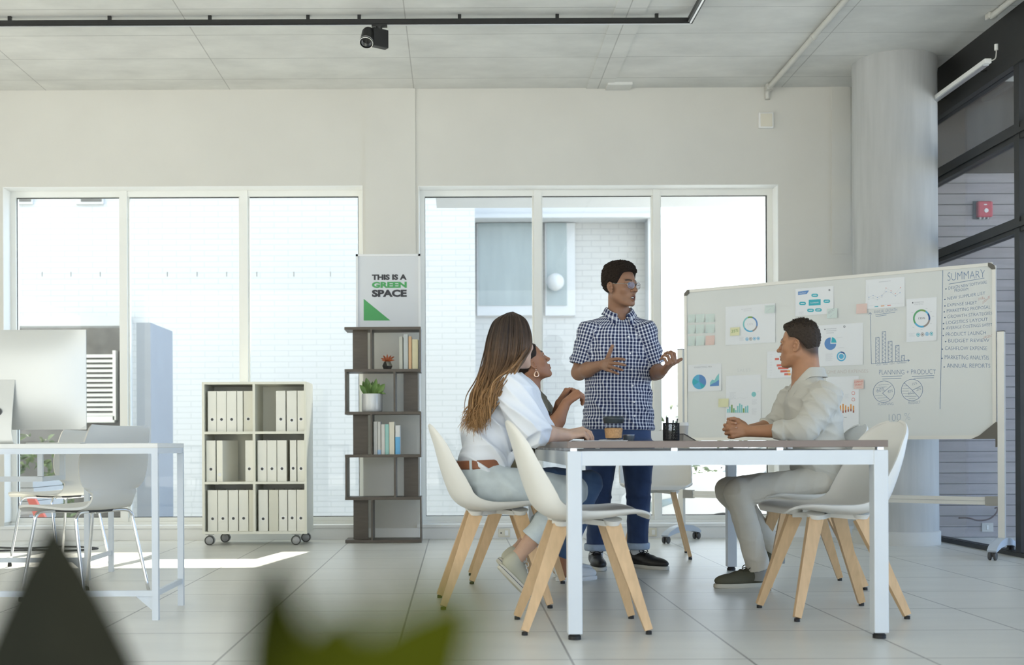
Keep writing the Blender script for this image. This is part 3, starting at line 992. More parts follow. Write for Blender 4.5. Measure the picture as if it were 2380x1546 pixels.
zs1 = zz[1] + tb / 2
for x0, x1, yt, col, lab in ((928, 936.5, 781, (0.50, 0.50, 0.42), 'grey green book, leftmost of four on the top bookcase shelf'),
                             (938, 949, 775.5, (0.50, 0.53, 0.50), 'tall pale grey book, second of four on the top bookcase shelf'),
                             (949.8, 957.5, 781, (0.66, 0.43, 0.24), 'thin tan book on the top bookcase shelf'),
                             (958.3, 972.5, 788, (0.70, 0.64, 0.42), 'thick cream book at the right end of the top bookcase shelf')):
    book(X(x0), X(x1), bk(950, yt).z, zs1, col, lab)
zs3 = zz[3] + tb / 2
c4 = lambda cx: 780 + cx / 2.1773
for x0, x1, yt, col, lab, band in ((190, 209, 892, (0.66, 0.64, 0.58), 'pale book, leftmost on the middle bookcase shelf', None),
                                   (210, 227, 892, (0.64, 0.62, 0.56), 'pale book with a blue foot, second on the middle bookcase shelf', ((0.35, 0.52, 0.70), 0.14)),
                                   (229, 248, 906, (0.68, 0.66, 0.6), 'shorter cream book, third on the middle bookcase shelf', None),
                                   (249, 269, 906, (0.33, 0.58, 0.52), 'turquoise book on the middle bookcase shelf', None),
                                   (270, 297, 894, (0.72, 0.68, 0.55), 'thick cream book right of the turquoise one', None),
                                   (301, 325, 911, (0.74, 0.74, 0.72), 'white book with a blue lower half at the right end of the middle shelf', ((0.16, 0.45, 0.72), 0.60))):
    book(X(c4(x0)), X(c4(x1)), bk(950, 570 + yt / 2.1775).z, zs3, col, lab, band=band)

# poster leaning on top of the bookcase
m_pf = mat('poster_frame', (0.76, 0.77, 0.76), 0.4, var=0.01)
m_pp = mat('poster_paper', (0.66, 0.68, 0.69), 0.6, var=0.02, vscale=2)
m_pb = mat('poster_black', (0.045, 0.045, 0.05), 0.6)
m_pg = mat('poster_green', (0.085, 0.36, 0.12), 0.6)
py_ = 9.02
a, b_ = P(828, 759, py_), P(977, 591, py_)
zbase = zz[0] + tb / 2
t = thing('framed_poster', ((a.x + b_.x) / 2, py_, zbase), 'white framed poster reading THIS IS A GREEN SPACE on top of the bookcase', 'poster')
W_, H_ = b_.x - a.x, b_.z - zbase
m = MB().box((-W_ / 2, -0.018, 0), (-W_ / 2 + 0.016, 0.006, H_)).box((W_ / 2 - 0.016, -0.018, 0), (W_ / 2, 0.006, H_)).box((-W_ / 2, -0.018, 0), (W_ / 2, 0.006, 0.016)).box((-W_ / 2, -0.018, H_ - 0.016), (W_ / 2, 0.006, H_))
m.build('frame', m_pf, t)
MB().box((-W_ / 2 + 0.016, -0.008, 0.016), (W_ / 2 - 0.016, 0.0, H_ - 0.016)).build('sheet', m_pp, t)


def poster_xy(px, py):
    p_ = P(px, py, py_)
    return p_.x - t.location.x, p_.z - zbase


for s_, x0, x1, yb_, yt_, mm in (('THIS IS A', 864.5, 945.5, 651.5, 638, m_pb), ('GREEN', 864.5, 945.5, 669.8, 655.2, m_pg), ('SPACE', 864.5, 945.5, 691, 673.5, m_pb)):
    vs, fs = text_mesh(s_, 1.0, 0.055)
    vx = [v_[0] for v_ in vs]
    vy = [v_[1] for v_ in vs]
    lo, hi = poster_xy(x0, yb_), poster_xy(x1, yt_)
    q = [(lo[0] + (v_[0] - min(vx)) / (max(vx) - min(vx)) * (hi[0] - lo[0]), -0.0092, lo[1] + (v_[1] - min(vy)) / (max(vy) - min(vy)) * (hi[1] - lo[1])) for v_ in vs]
    MB().add(q, fs).build('lettering', mm, t)
q = [poster_xy(845.5, 745.5), poster_xy(907.5, 745.5), poster_xy(845.5, 695)]
MB().prism([(x_, z_) for x_, z_ in q], (0, -0.0092, 0), (1, 0, 0), (0, 0, 1), (0, 0.001, 0)).build('green_triangle', m_pg, t)

# pots on the bookcase
m_pot = mat('glazed_white', (0.66, 0.67, 0.66), 0.18, coat=0.5, var=0.02)
m_leaf = mat('plant_leaf', (0.16, 0.27, 0.075), 0.4, var=0.25, vscale=18)
m_leaf_r = mat('red_succulent', (0.40, 0.10, 0.03), 0.45, var=0.35, vscale=40)
m_soil = mat('potting_soil', (0.03, 0.022, 0.016), 0.9)
m_silver = mat('silver_glaze', (0.36, 0.35, 0.33), 0.2, 0.9, var=0.1, vscale=30)


def leaf(mb, base, tip, width, bend=0.0, up=(0, 0, 1), n=9, thick=0.0012, cup=0.25, mi=0):
    base, tip, up = np.array(base, float), np.array(tip, float), np.array(up, float)
    d = tip - base
    L_ = np.linalg.norm(d)
    s = nrm(np.cross(d, up))
    q = nrm(np.cross(s, d))
    rows = []
    for i in range(n):
        t_ = i / (n - 1)
        w_ = width * (math.sin(PI * min(1, t_ * 0.93 + 0.07)) ** 0.75) * (1 if t_ < 1 else 0.02) + 0.0006
        c_ = base + d * t_ + q * bend * L_ * math.sin(PI * t_)
        rows.append([c_ + s * w_ * k_ / 2 + q * abs(k_) * w_ * cup for k_ in (-1, -0.5, 0, 0.5, 1)])
    mb.grid(rows, thick, mi)


p = P(865, 955, BY0 + 0.11)
zs2 = zz[2] + tb / 2
t = thing('potted_plant', (p.x, BY0 + 0.11, zs2), 'green leafy plant in a glossy white pot on the bookcase', 'potted plant')
k = (BY0 + 0.1) / F_PX
rp = 24.2 * k
hp = 42 * k
MB().lathe([(0, 0), (rp * 0.86, 0), (rp * 0.97, 0.006), (rp, 0.02), (rp, hp - 0.006), (rp * 0.985, hp), (rp * 0.93, hp), (rp * 0.92, hp - 0.02), (0, hp - 0.02)], n=44).build('pot', m_pot, t, smooth=50)
MB().lathe([(0, hp - 0.015), (rp * 0.925, hp - 0.016)], n=30, caps=False).build('soil', m_soil, t)
lf = MB()
rr = random.Random(7)
for dx, dz, w_ in ((-28, 21, 13), (-22, 30, 15), (-14, 38, 16), (11, 35, 12), (31, 23, 16), (18, 24, 13), (-6, 26, 12), (4, 22, 12), (24, 12, 11), (-24, 14, 11), (0, 30, 12)):
    y_ = rr.uniform(-0.05, 0.05)
    leaf(lf, (dx * 0.25 * k, y_ * 0.3, hp - 0.02), (dx * k, y_, hp + dz * k), w_ * k, rr.uniform(-.12, .12), up=(0.2, -1, 0.3))
lf.build('leaves', m_leaf, t, smooth=60)
d_ = MB()
leaf(d_, (12 * k, -0.02, hp - 0.004), (28 * k, -0.04, hp + 7 * k), 5 * k, 0.3, up=(0, -1, 0.3))
leaf(d_, (18 * k, -0.03, hp + 2 * k), (33 * k, -0.05, hp - 1 * k), 5 * k, 0.15, up=(0, -1, 0.3))
d_.build('drooping_leaf', m_leaf, t, smooth=60)

p = P(900.5, 858, BY0 + 0.10)
t = thing('succulent', (p.x, BY0 + 0.10, zs1), 'tiny red succulent in a faceted silver pot on the bookcase', 'potted plant')
m = MB()
n = 6
zr = [(8.3, 0.0), (13.2, 8.5), (7.2, 19.0)]
rings = []
for q, (r_, z_) in enumerate(zr):
    rings.append([(r_ * k * math.cos(2 * PI * (j + q * 0.5) / n), r_ * k * math.sin(2 * PI * (j + q * 0.5) / n), z_ * k) for j in range(n)])
vs = [x_ for r_ in rings for x_ in r_]
fs = [tuple(range(n - 1, -1, -1)), tuple(range(2 * n, 3 * n))]
for q in range(2):
    for j in range(n):
        a_, b_ = q * n, (q + 1) * n
        j2 = (j + 1) % n
        if q == 0:
            fs += [(a_ + j, a_ + j2, b_ + j), (a_ + j2, b_ + j2, b_ + j)]
        else:
            fs += [(a_ + j, a_ + j2, b_ + j), (a_ + j2, b_ + j2, b_ + j)]
m.add(vs, fs)
m.build('faceted_pot', m_silver, t)
m = MB()
for dx, dz, y_ in ((-15, 27, 0), (-10, 34, .01), (0, 36, -.01), (9, 34, 0), (16, 31, .01), (17, 22, -.02), (-13, 22, -.02), (-6, 30, -.02), (5, 29, -.02), (12, 26, -.015)):
    leaf(m, (dx * 0.1 * k, 0, 18.5 * k), (dx * k, y_, dz * k), 4.2 * k, 0.18, up=(0, -1, 0.4), n=7)
m.build('leaves', m_leaf_r, t, smooth=60)
# ================================================================== work corner on the left
m_ply = mat('white_plywood', (0.70, 0.69, 0.64), 0.4, var=0.02)
m_imac = mat('satin_aluminium', (0.62, 0.62, 0.58), 0.38, 0.35, var=0.02)
m_screen = mat('screen_black', (0.01, 0.01, 0.012), 0.15)


def desk(x0, x1, y0, y1, label, hung=None):
    t = thing('desk', ((x0 + x1) / 2, (y0 + y1) / 2, 0), label, 'desk', 'thin framed white desks on the left')
    q = 0.026
    MB().rbox((x0, y0, 0.722), (x1, y1, 0.742), 0.002).build('desktop', m_shell, t, world=t)
    m = MB().box((x0, y0 + 0.002, 0.698), (x1, y0 + q, 0.722)).box((x0, y1 - q, 0.698), (x1, y1 - 0.002, 0.722))
    m.box((x0 + 0.002, y0 + q, 0.698), (x0 + q, y1 - q, 0.722)).box((x1 - q, y0 + q, 0.698), (x1 - 0.002, y1 - q, 0.722))
    m.build('frame', m_table_white, t, world=t)
    for x in (x0 + q / 2, x1 - q / 2):
        for y in (y0 + q / 2, y1 - q / 2):
            MB().box((x - q / 2, y - q / 2, 0), (x + q / 2, y + q / 2, 0.70)).build('leg', m_table_white, t, world=t)
        MB().box((x - 0.008, y0 + q, 0.10), (x + 0.008, y1 - q, 0.124)).build('side_rail', m_table_white, t, world=t)
    m = MB().box((x0 + q, y0 + 0.003, 0.10), (x1 - q, y0 + q - 0.003, 0.124))
    m.prism([(0, 0), (-0.07, 0), (0, -0.06)], (x1 - q, y0 + 0.008, 0.10), (1, 0, 0), (0, 0, 1), (0, 0.01, 0))
    m.build('foot_rail', m_table_white, t, world=t)
    if hung:
        xh, zb = hung
        m = MB().box((xh - 0.014, y0 + 0.03, zb), (xh + 0.014, y0 + 0.05, 0.70)).box((xh - 0.5, y0 + 0.03, zb - 0.026), (xh + 0.014, y0 + 0.05, zb + 0.002))
        m.box((xh - 0.014, y1 - 0.08, zb), (xh + 0.014, y1 - 0.06, 0.70)).box((xh - 0.014, y0 + 0.05, zb - 0.026), (xh + 0.014, y1 - 0.06, zb))
        m.build('hanging_cradle', m_table_white, t, world=t)
    return t


desk(-2.9, -1.252, 4.955, 5.435, 'white thin framed desk carrying the computer, at the left front')
desk(-3.9, -2.0, 6.43, 6.90, 'white thin framed desk farther back, behind the first office chair', (-2.275, 0.565))

# computer seen from behind
y_ = 5.22
xr_, xc = P(201, 900, y_).x, P(12, 958, y_).x
z0, z1 = P(100, 999, y_).z, P(100, 767, y_).z
t = thing('desktop_computer', (xc, y_, 0.742), 'silver all in one computer seen from behind on the left desk', 'computer')
hw_, hh = xr_ - xc, (z1 - z0) / 2
zc = (z0 + z1) / 2 - 0.742
rows = []
for i in range(25):
    row = []
    for j in range(25):
        u, v_ = -1 + 2 * i / 24, -1 + 2 * j / 24
        b = 0.042 * (1 - abs(u) ** 3) * (1 - abs(v_) ** 3)
        row.append((u * hw_, -0.006 - b, zc + v_ * hh))
    rows.append(row)
m = MB().grid(rows)
m.rbox((-hw_, -0.0062, zc - hh), (hw_, 0.004, zc + hh), 0.003)
m.build('body', m_imac, t, smooth=40)
MB().box((-hw_ + 0.012, 0.0035, zc - hh + 0.07), (hw_ - 0.012, 0.0055, zc + hh - 0.012)).build('screen', m_screen, t)
sw = P(45, 958, y_).x - xc
pr = spline([(-0.045, 0.28), (-0.078, 0.14), (-0.092, 0.03), (-0.088, 0.006), (-0.06, 0.001), (0.06, 0.0), (0.10, 0.0)], 30)
rows = [[(s * sw * (1 + 0.18 * max(0, (0.05 - p_[1]) / 0.05)), p_[0], p_[1]) for s in np.linspace(-1, 1, 5)] for p_ in pr]
m = MB().grid(rows, 0.006)
st = m.build('stand', m_imac, t, smooth=50)
zh = P(12, 958, y_).z - 0.742
MB().lathe([(0, 0), (0.019, 0), (0.019, 0.002), (0, 0.002)], (0, -0.0905, zh), 24, axis=(0, 1, 0.22)).build('cable_hole', m_dgrey, st)
MB().rbox((xr_ - xc - 0.27, 0.0, 0.0), (xr_ - xc - 0.03, 0.09, 0.006), 0.003).build('keyboard_edge', m_imac, t)


def ply_chair(loc, rz, label):
    t = thing('office_chair', loc, label, 'chair', 'white plywood chairs with chrome legs', rz)
    prof = spline([(0.235, 0.425), (0.215, 0.446), (0.13, 0.452), (0.03, 0.446), (-0.08, 0.440), (-0.15, 0.450), (-0.185, 0.50), (-0.20, 0.56), (-0.208, 0.64), (-0.222, 0.72), (-0.245, 0.80), (-0.25, 0.825)], 48)
    hw = spline([(0.18,), (0.205,), (0.21,), (0.205,), (0.19,), (0.145,), (0.135,), (0.195,), (0.215,), (0.205,), (0.19,), (0.175,)], 48)[:, 0]
    tx, tz_ = np.gradient(prof[:, 0]), np.gradient(prof[:, 1])
    ln = np.hypot(tx, tz_)
    nx, nz = tz_ / ln, -tx / ln
    rows = []
    for i in range(48):
        row = []
        for j in range(15):
            s = -1 + 2 * j / 14
            lift = (0.03 if i > 26 else 0.006) * s * s
            row.append((prof[i, 0] + nx[i] * lift, s * hw[i], prof[i, 1] + nz[i] * lift))
        rows.append(row)
    MB().grid(rows, 0.011).build('plywood_shell', m_ply, t, smooth=60)
    MB().rbox((-0.10, -0.09, 0.418), (0.12, 0.09, 0.434), 0.004).build('seat_bracket', m_dgrey, t)
    for sx, ex in ((0.13, 0.21), (-0.11, -0.21)):
        for sy in (-1, 1):
            lg = MB().tube(spline([(sx * 0.6, 0, 0.418), (sx, sy * 0.13, 0.424), (sx + (ex - sx) * 0.15, sy * 0.172, 0.405), (sx + (ex - sx) * 0.25, sy * 0.182, 0.34), (ex, sy * 0.205, 0.015)], 22), 0.0085, 10).build('leg', m_chrome, t, smooth=True)
            MB().lathe([(0.0, 0.0), (0.012, 0.0), (0.013, 0.01), (0.010, 0.026), (0.0, 0.026)], (ex, sy * 0.205, 0), 14).build('glide', m_pad, lg, smooth=50)
    return t


ply_chair((-1.775, 5.66, 0), R(151), 'white plywood office chair with chrome legs, nearest on the left')
ply_chair((-2.44, 7.28, 0), R(151), 'white plywood office chair farther back by the left window')

pts = [(-3.5, 8.6, 0.006), (-3.1, 8.45, 0.006), (-2.8, 8.55, 0.006), (-2.55, 8.4, 0.006), (-2.75, 8.2, 0.006), (-3.0, 8.3, 0.006), (-3.5, 8.1, 0.006)]
o = MB().tube(spline(pts, 50), 0.006, 8).build('floor_cable', m_dgrey, smooth=True, at=(-2.8, 8.4, 0.0))
tag(o, 'dark cable looping on the floor below the left window', 'cable')
# ================================================================== whiteboard with papers, notes and writing
m_board = mat('whiteboard_enamel', (0.68, 0.70, 0.675), 0.22, var=0.01, vscale=3)
m_bframe = mat('board_frame', (0.70, 0.69, 0.64), 0.35, 0.2, var=0.02)
m_corner = mat('corner_brown', (0.13, 0.12, 0.10), 0.5)
m_base_blue = mat('base_grey_blue', (0.50, 0.55, 0.61), 0.4, var=0.03)
BL = V(1.709, 8.85, 0)
BR_ = V(3.446, 7.55, 0)
bu = nrm(BR_ - BL)
bw = np.linalg.norm(BR_ - BL)
bn = V(bu[1], -bu[0], 0)          # faces the table
BZ0, BZ1 = 0.752, 1.880
CAMV = V(0, 0, CAM_H)


def on_board(px, py):
    d = np.array(P(px, py, 1.0)) - CAMV
    k = np.dot(BL - CAMV, bn) / np.dot(d, bn)
    q = CAMV + d * k
    return np.dot(q - BL, bu), q[2]


def bp(s, z, out=0.0):
    return BL + bu * s + V(0, 0, z) + bn * out


bmid = bp(bw / 2, 0)
t = thing('whiteboard', (bmid[0], bmid[1], 0), 'large rolling whiteboard covered with charts, notes and handwriting, in front of the column', 'whiteboard')
WB = t


def slab(m, s0, s1, z0, z1, o0, o1, mi=0):
    m.prism([(s0, z0), (s1, z0), (s1, z1), (s0, z1)], BL + bn * o0, bu, (0, 0, 1), bn * (o1 - o0), mi)
    return m


slab(MB(), 0.012, bw - 0.012, BZ0 + 0.012, BZ1 - 0.012, -0.012, 0.0).build('panel', m_board, t, world=t)
m = MB()
slab(m, 0.02, bw - 0.02, BZ1 - 0.022, BZ1, -0.018, 0.007)
slab(m, 0.02, bw - 0.02, BZ0, BZ0 + 0.024, -0.018, 0.009)
slab(m, 0.0, 0.022, BZ0 + 0.02, BZ1 - 0.02, -0.018, 0.007)
slab(m, bw - 0.022, bw, BZ0 + 0.02, BZ1 - 0.02, -0.018, 0.007)
m.build('frame', m_bframe, t, world=t)
for s, sg in ((0.0, 1), (bw, -1)):
    for z, sz in ((BZ1, -1), (BZ0, 1)):
        r_ = 0.045
        poly = [(s + sg * r_ * (1 - math.cos(a)), z + sz * r_ * (1 - math.sin(a))) for a in [PI / 2 * k / 6 for k in range(7)]]
        poly = [(s + sg * r_ * (1 - math.cos(a)), z + sz * r_ * (1 - math.sin(a))) for a in [PI / 2 * k / 6 for k in range(7)]] + [(s + sg * r_, z + sz * 0.022), (s + sg * 0.022, z + sz * r_)]
        MB().prism(poly, BL - bn * 0.019, bu, (0, 0, 1), bn * 0.027).build('corner_cap', m_corner, t, world=t)
# posts stand just outside the panel, feet at right angles to it
for s, sg in ((-0.03, -1), (bw + 0.03, 1)):
    m = MB()
    ps = MB()
    ps.prism([(s - 0.02, 0.09), (s + 0.02, 0.09), (s + 0.02, 1.435), (s - 0.02, 1.435)], BL - bn * 0.022, bu, (0, 0, 1), bn * 0.04)
    ps.build('post', m_bframe, t, world=t)
    MB().prism([(s - 0.021, 1.435), (s + 0.021, 1.435), (s + 0.021, 1.44), (s - 0.021, 1.44)], BL - bn * 0.023, bu, (0, 0, 1), bn * 0.042).build('post_cap', m_dgrey, t, world=t)
    arch = [(-0.28, 0.062), (-0.24, 0.085), (-0.14, 0.112), (0, 0.125), (0.14, 0.112), (0.24, 0.085), (0.28, 0.062), (0.27, 0.050), (0.15, 0.068), (0, 0.076), (-0.15, 0.068), (-0.27, 0.05)]
    q = BL + bu * (s - 0.028)
    base = MB().prism(arch, q, -bn, (0, 0, 1), bu * 0.056).build('foot', m_base_blue, t, smooth=30, world=t)
    for e in (-0.255, 0.255):
        c_ = BL + bu * s - bn * e
        w_ = MB()
        for k_ in (-0.016, 0.016):
            w_.lathe([(0, -0.009), (0.022, -0.009), (0.0265, -0.005), (0.0265, 0.005), (0.022, 0.009), (0, 0.009)], c_ + V(0, 0, 0.0265) + bu * k_, 22, axis=bu)
        w_.cyl(c_ + V(0, 0, 0.0265) - bu * 0.02, c_ + V(0, 0, 0.0265) + bu * 0.02, 0.006, n=10)
        w_.cyl(c_ + V(0, 0, 0.03), c_ + V(0, 0, 0.07), 0.009, n=12)
        w_.build('castor', m_dgrey, base, smooth=40, world=t)
    a = s - sg * 0.02
    m = MB().prism([(a, 0.325), (a - sg * 0.075, 0.325), (a - sg * 0.075, 0.385), (a, 0.385)], BL - bn * 0.026, bu, (0, 0, 1), bn * 0.046)
    m.build('crossbar_joint', mat('joint_grey', (0.30, 0.29, 0.26), 0.5), t, world=t)
m = MB()
slab(m, 0.03, bw - 0.03, 0.33, 0.354, -0.02, 0.012)
slab(m, 0.03, bw - 0.03, 0.356, 0.380, -0.02, 0.012)
m.build('crossbar', m_bframe, t, world=t)
m = MB().prism([(bw - 0.10, 0.775), (bw - 0.002, 0.86), (bw + 0.012, 0.86), (bw + 0.012, 0.70), (bw - 0.004, 0.70), (bw - 0.004, 0.752), (bw - 0.15, 0.752)], BL + bn * 0.002, bu, (0, 0, 1), bn * 0.012)
m.build('tilt_clamp', m_corner, t, world=t)

# ---- ink on the board
m_ink = mat('blue_marker', (0.12, 0.21, 0.36), 0.5)
m_ink_l = mat('faded_blue_marker', (0.30, 0.38, 0.46), 0.5)
m_ink_r = mat('red_marker', (0.55, 0.24, 0.22), 0.5)
m_ink_rl = mat('faded_red_marker', (0.52, 0.45, 0.42), 0.5)


class Ink:
    """pen strokes lying on a surface; coordinates are (s, z) metres"""

    def __init__(self, put, out=0.0006):
        self.m, self.put, self.out = MB(), put, out

    def line(self, pts, w=0.0028):
        for (a, b) in zip(pts[:-1], pts[1:]):
            a, b = V(*a), V(*b)
            d = nrm(b - a)
            nn = V(-d[1], d[0]) * w / 2
            q = [a + nn - d * w * .3, a - nn - d * w * .3, b - nn + d * w * .3, b + nn + d * w * .3]
            self.m.add([self.put(x[0], x[1], self.out) for x in q], [(0, 1, 2, 3)])
        return self

    def circ(self, c, r, w=0.0028, n=40, rz=None):
        rz = rz or r
        return self.line([(c[0] + r * math.cos(2 * PI * k / n), c[1] + rz * math.sin(2 * PI * k / n)) for k in range(n + 1)], w)

    def text(self, s, p0, p1, cap, bold=0.0, wob=0.0):
        """letters from baseline start p0 to baseline end p1, capital height cap"""
        vs, fs = text_mesh(s, 1.0, bold)
        x = [v_[0] for v_ in vs]
        x0, x1 = min(x), max(x)
        p0, p1 = V(*p0), V(*p1)
        d = p1 - p0
        out = []
        for (a, b) in vs:
            u = (a - x0) / (x1 - x0)
            q = p0 + d * u
            out.append(self.put(q[0], q[1] + b / 0.70 * cap * (1 + wob * math.sin(u * 37)) + wob * cap * 0.25 * math.sin(u * 23), self.out))
        self.m.add(out, fs)
        return self


def bB(cx, cy):
    return on_board(1960 + cx / 3.29, 590 + cy / 3.29)


def bA(cx, cy):
    return on_board(1580 + cx / 3.29, 590 + cy / 3.29)


def done(ink, name, mm):
    return ink.m.build(name, mm, WB, world=WB)


def hand(s, a, b, cap_crop, bold=-0.018, f=bB):
    p0, p1 = f(*a), f(*b)
    q0 = f(a[0], a[1] - cap_crop)
    return (s, p0, p1, q0[1] - p0[1], bold, 0.07)


k = Ink(bp)
for args in (('SUMMARY', (798, 208), (1082, 182), 62),):
    k.text(*hand(*args))
k.line([bB(808, 232), bB(1078, 186)], 0.003)
done(k, 'summary_heading', m_ink)
for args in (('DESIGN NEW SOFTWARE', (805, 275), (1098, 228), 24), ('PROGRAM', (850, 293), (955, 280), 22), ('NEW SUPPLIER LIST', (797, 355), (1085, 312), 24),
             ('EXPENSE SHEET', (797, 405), (1022, 384), 24), ('MARKETING PROPOSAL', (792, 450), (1125, 418), 25), ('GROWTH STRATEGIES', (797, 494), (1140, 466), 25),
             ('LOGISTICS LAYOUT', (786, 540), (1105, 512), 25), ('AVERAGE COSTINGS SHEET', (786, 580), (1140, 552), 24), ('PRODUCT LAUNCH', (784, 632), (1090, 616), 28),
             ('BUDGET REVIEW', (803, 678), (1116, 674), 26), ('CASHFLOW EXPENSE', (778, 736), (1100, 736), 28), ('MARKETING ANALYSIS', (776, 806), (1113, 810), 32), ('ANNUAL REPORTS', (792, 872), (1124, 872), 32)):
    k = Ink(bp)
    k.text(*hand(*args, bold=-0.012))
    a = args[1]
    if args[0] != 'PROGRAM':
        k.circ(bB(a[0] - 20, a[1] - 6), 0.0022, 0.004, 8)
    done(k, 'handwritten_line', m_ink)
k = Ink(bp)
k.text(*hand('DUE', (1035, 358), (1070, 340), 18)).text(*hand('FOR', (1060, 352), (1082, 346), 12)).text(*hand('UPDATE', (1066, 385), (1122, 340), 22))
done(k, 'red_note', m_ink_r)
done(Ink(bp).text(*hand('URGENT', (1070, 652), (1144, 634), 20)), 'red_note', m_ink_r)
done(Ink(bp).line([bB(761, 115), bB(752, 650), bB(740, 1188)], 0.0032), 'divider_line', m_ink)
k = Ink(bp)
k.text(*hand('ANNUAL GROWTH', (234, 458), (411, 438), 24))
k.line([bB(246, 468), bB(396, 447)]).line([bB(250, 480), bB(330, 468)])
k.line([bB(206, 452), bB(215, 842), bB(505, 815)]).line([bB(194, 464), bB(206, 450), bB(218, 462)]).line([bB(492, 808), bB(506, 815), bB(494, 826)])
for x0, x1, yt, yb in ((248, 274, 638, 838), (298, 324, 594, 836), (343, 373, 668, 832), (400, 427, 700, 826), (444, 467, 776, 820)):
    k.line([bB(x0, yb), bB(x0, yt + 3), bB(x1, yt), bB(x1, yb)])
    n = max(3, int((yb - yt) / 14))
    k.line([bB(x0 if i % 2 else x1, yt + (yb - yt) * i / n) for i in range(n + 1)], 0.0016)
for s_, x in (('SALES', 250), ('TRENDS', 302), ('CLIENT', 356), ('TEAM', 408), ('PROFIT', 448)):
    k.text(*hand(s_, (x, 856 - (x - 250) * 0.08), (x + 38, 852 - (x - 250) * 0.08), 12))
done(k, 'bar_chart_sketch', m_ink)
k = Ink(bp)
k.text(*hand('PLANNING + PRODUCT', (274, 924), (708, 920), 36))
k.line([bB(294, 940), bB(450, 934)]).line([bB(300, 958), bB(442, 952)]).line([bB(526, 938), bB(694, 932)]).line([bB(540, 952), bB(692, 948)])
for c_, r_ in (((310, 1055), 82), ((525, 1042), 82)):
    a, b = bB(*c_), bB(c_[0] + r_, c_[1])
    e = bB(c_[0], c_[1] - r_)
    k.circ(a, b[0] - a[0], 0.0028, 44, e[1] - a[1])
k.line([bB(358, 1118), bB(300, 1066), bB(368, 1008)]).line([bB(464, 985), bB(528, 1044), bB(592, 1012)]).line([bB(528, 1044), bB(578, 1098)])
for y, x0, x1 in ((1000, 270, 350), (1018, 250, 330), (1082, 245, 300), (1100, 262, 340), (1118, 285, 335)):
    k.line([bB(x0, y + 4), bB(x1, y)], 0.0014)
for y, x0, x1 in ((1010, 455, 490), (1030, 450, 506), (1050, 448, 500), (1070, 455, 545), (1090, 470, 560), (1108, 500, 550)):
    k.line([bB(x0, y), bB(x1, y)], 0.0014)
k.text(*hand('60%', (256, 1062), (316, 1050), 32)).text(*hand('40%', (338, 1068), (380, 1058), 24)).text(*hand('65%', (497, 1078), (540, 1068), 20)).text(*hand('15%', (528, 1008), (565, 996), 20)).text(*hand('20%', (560, 1050), (596, 1040), 20))
k.text(*hand('PLANNING', (266, 1160), (383, 1156), 20)).text(*hand('PRODUCT', (496, 1152), (590, 1146), 22))
done(k, 'pie_sketch', m_ink)
done(Ink(bp).text(*hand('100 %', (348, 1284), (512, 1270), 58, bold=-0.022)), 'hundred_percent_note', m_ink_l)
done(Ink(bp).text(*hand('INCOME AND EXPENSES', (1068, 920), (1440, 908), 26, f=bA)), 'income_heading', m_ink_rl)
done(Ink(bp).text(*hand('SALES', (440, 905), (540, 900), 26, f=bA)), 'sales_heading', mat('very_faded_marker', (0.52, 0.55, 0.54), 0.5))

# ---- printed sheets and sticky notes
PC = {'paper': (0.80, 0.82, 0.83), 'grey': (0.46, 0.48, 0.50), 'lgrey': (0.62, 0.64, 0.66), 'dark': (0.10, 0.11, 0.13), 'blue': (0.13, 0.28, 0.56), 'sky': (0.12, 0.44, 0.66), 'teal': (0.06, 0.44, 0.52), 'aqua': (0.25, 0.58, 0.58),
      'green': (0.12, 0.40, 0.18), 'olive': (0.22, 0.38, 0.12), 'navy': (0.03, 0.10, 0.28), 'orange': (0.75, 0.36, 0.12), 'red': (0.68, 0.17, 0.13), 'taupe': (0.33, 0.29, 0.27),
      'mint': (0.64, 0.73, 0.69), 'pink': (0.76, 0.58, 0.52), 'yellow': (0.76, 0.75, 0.48), 'white': (0.85, 0.86, 0.87), 'brownred': (0.38, 0.14, 0.10)}
PM = {k_: mat('print_' + k_, v_, 0.65, var=0.01) for k_, v_ in PC.items()}
PK = list(PM)


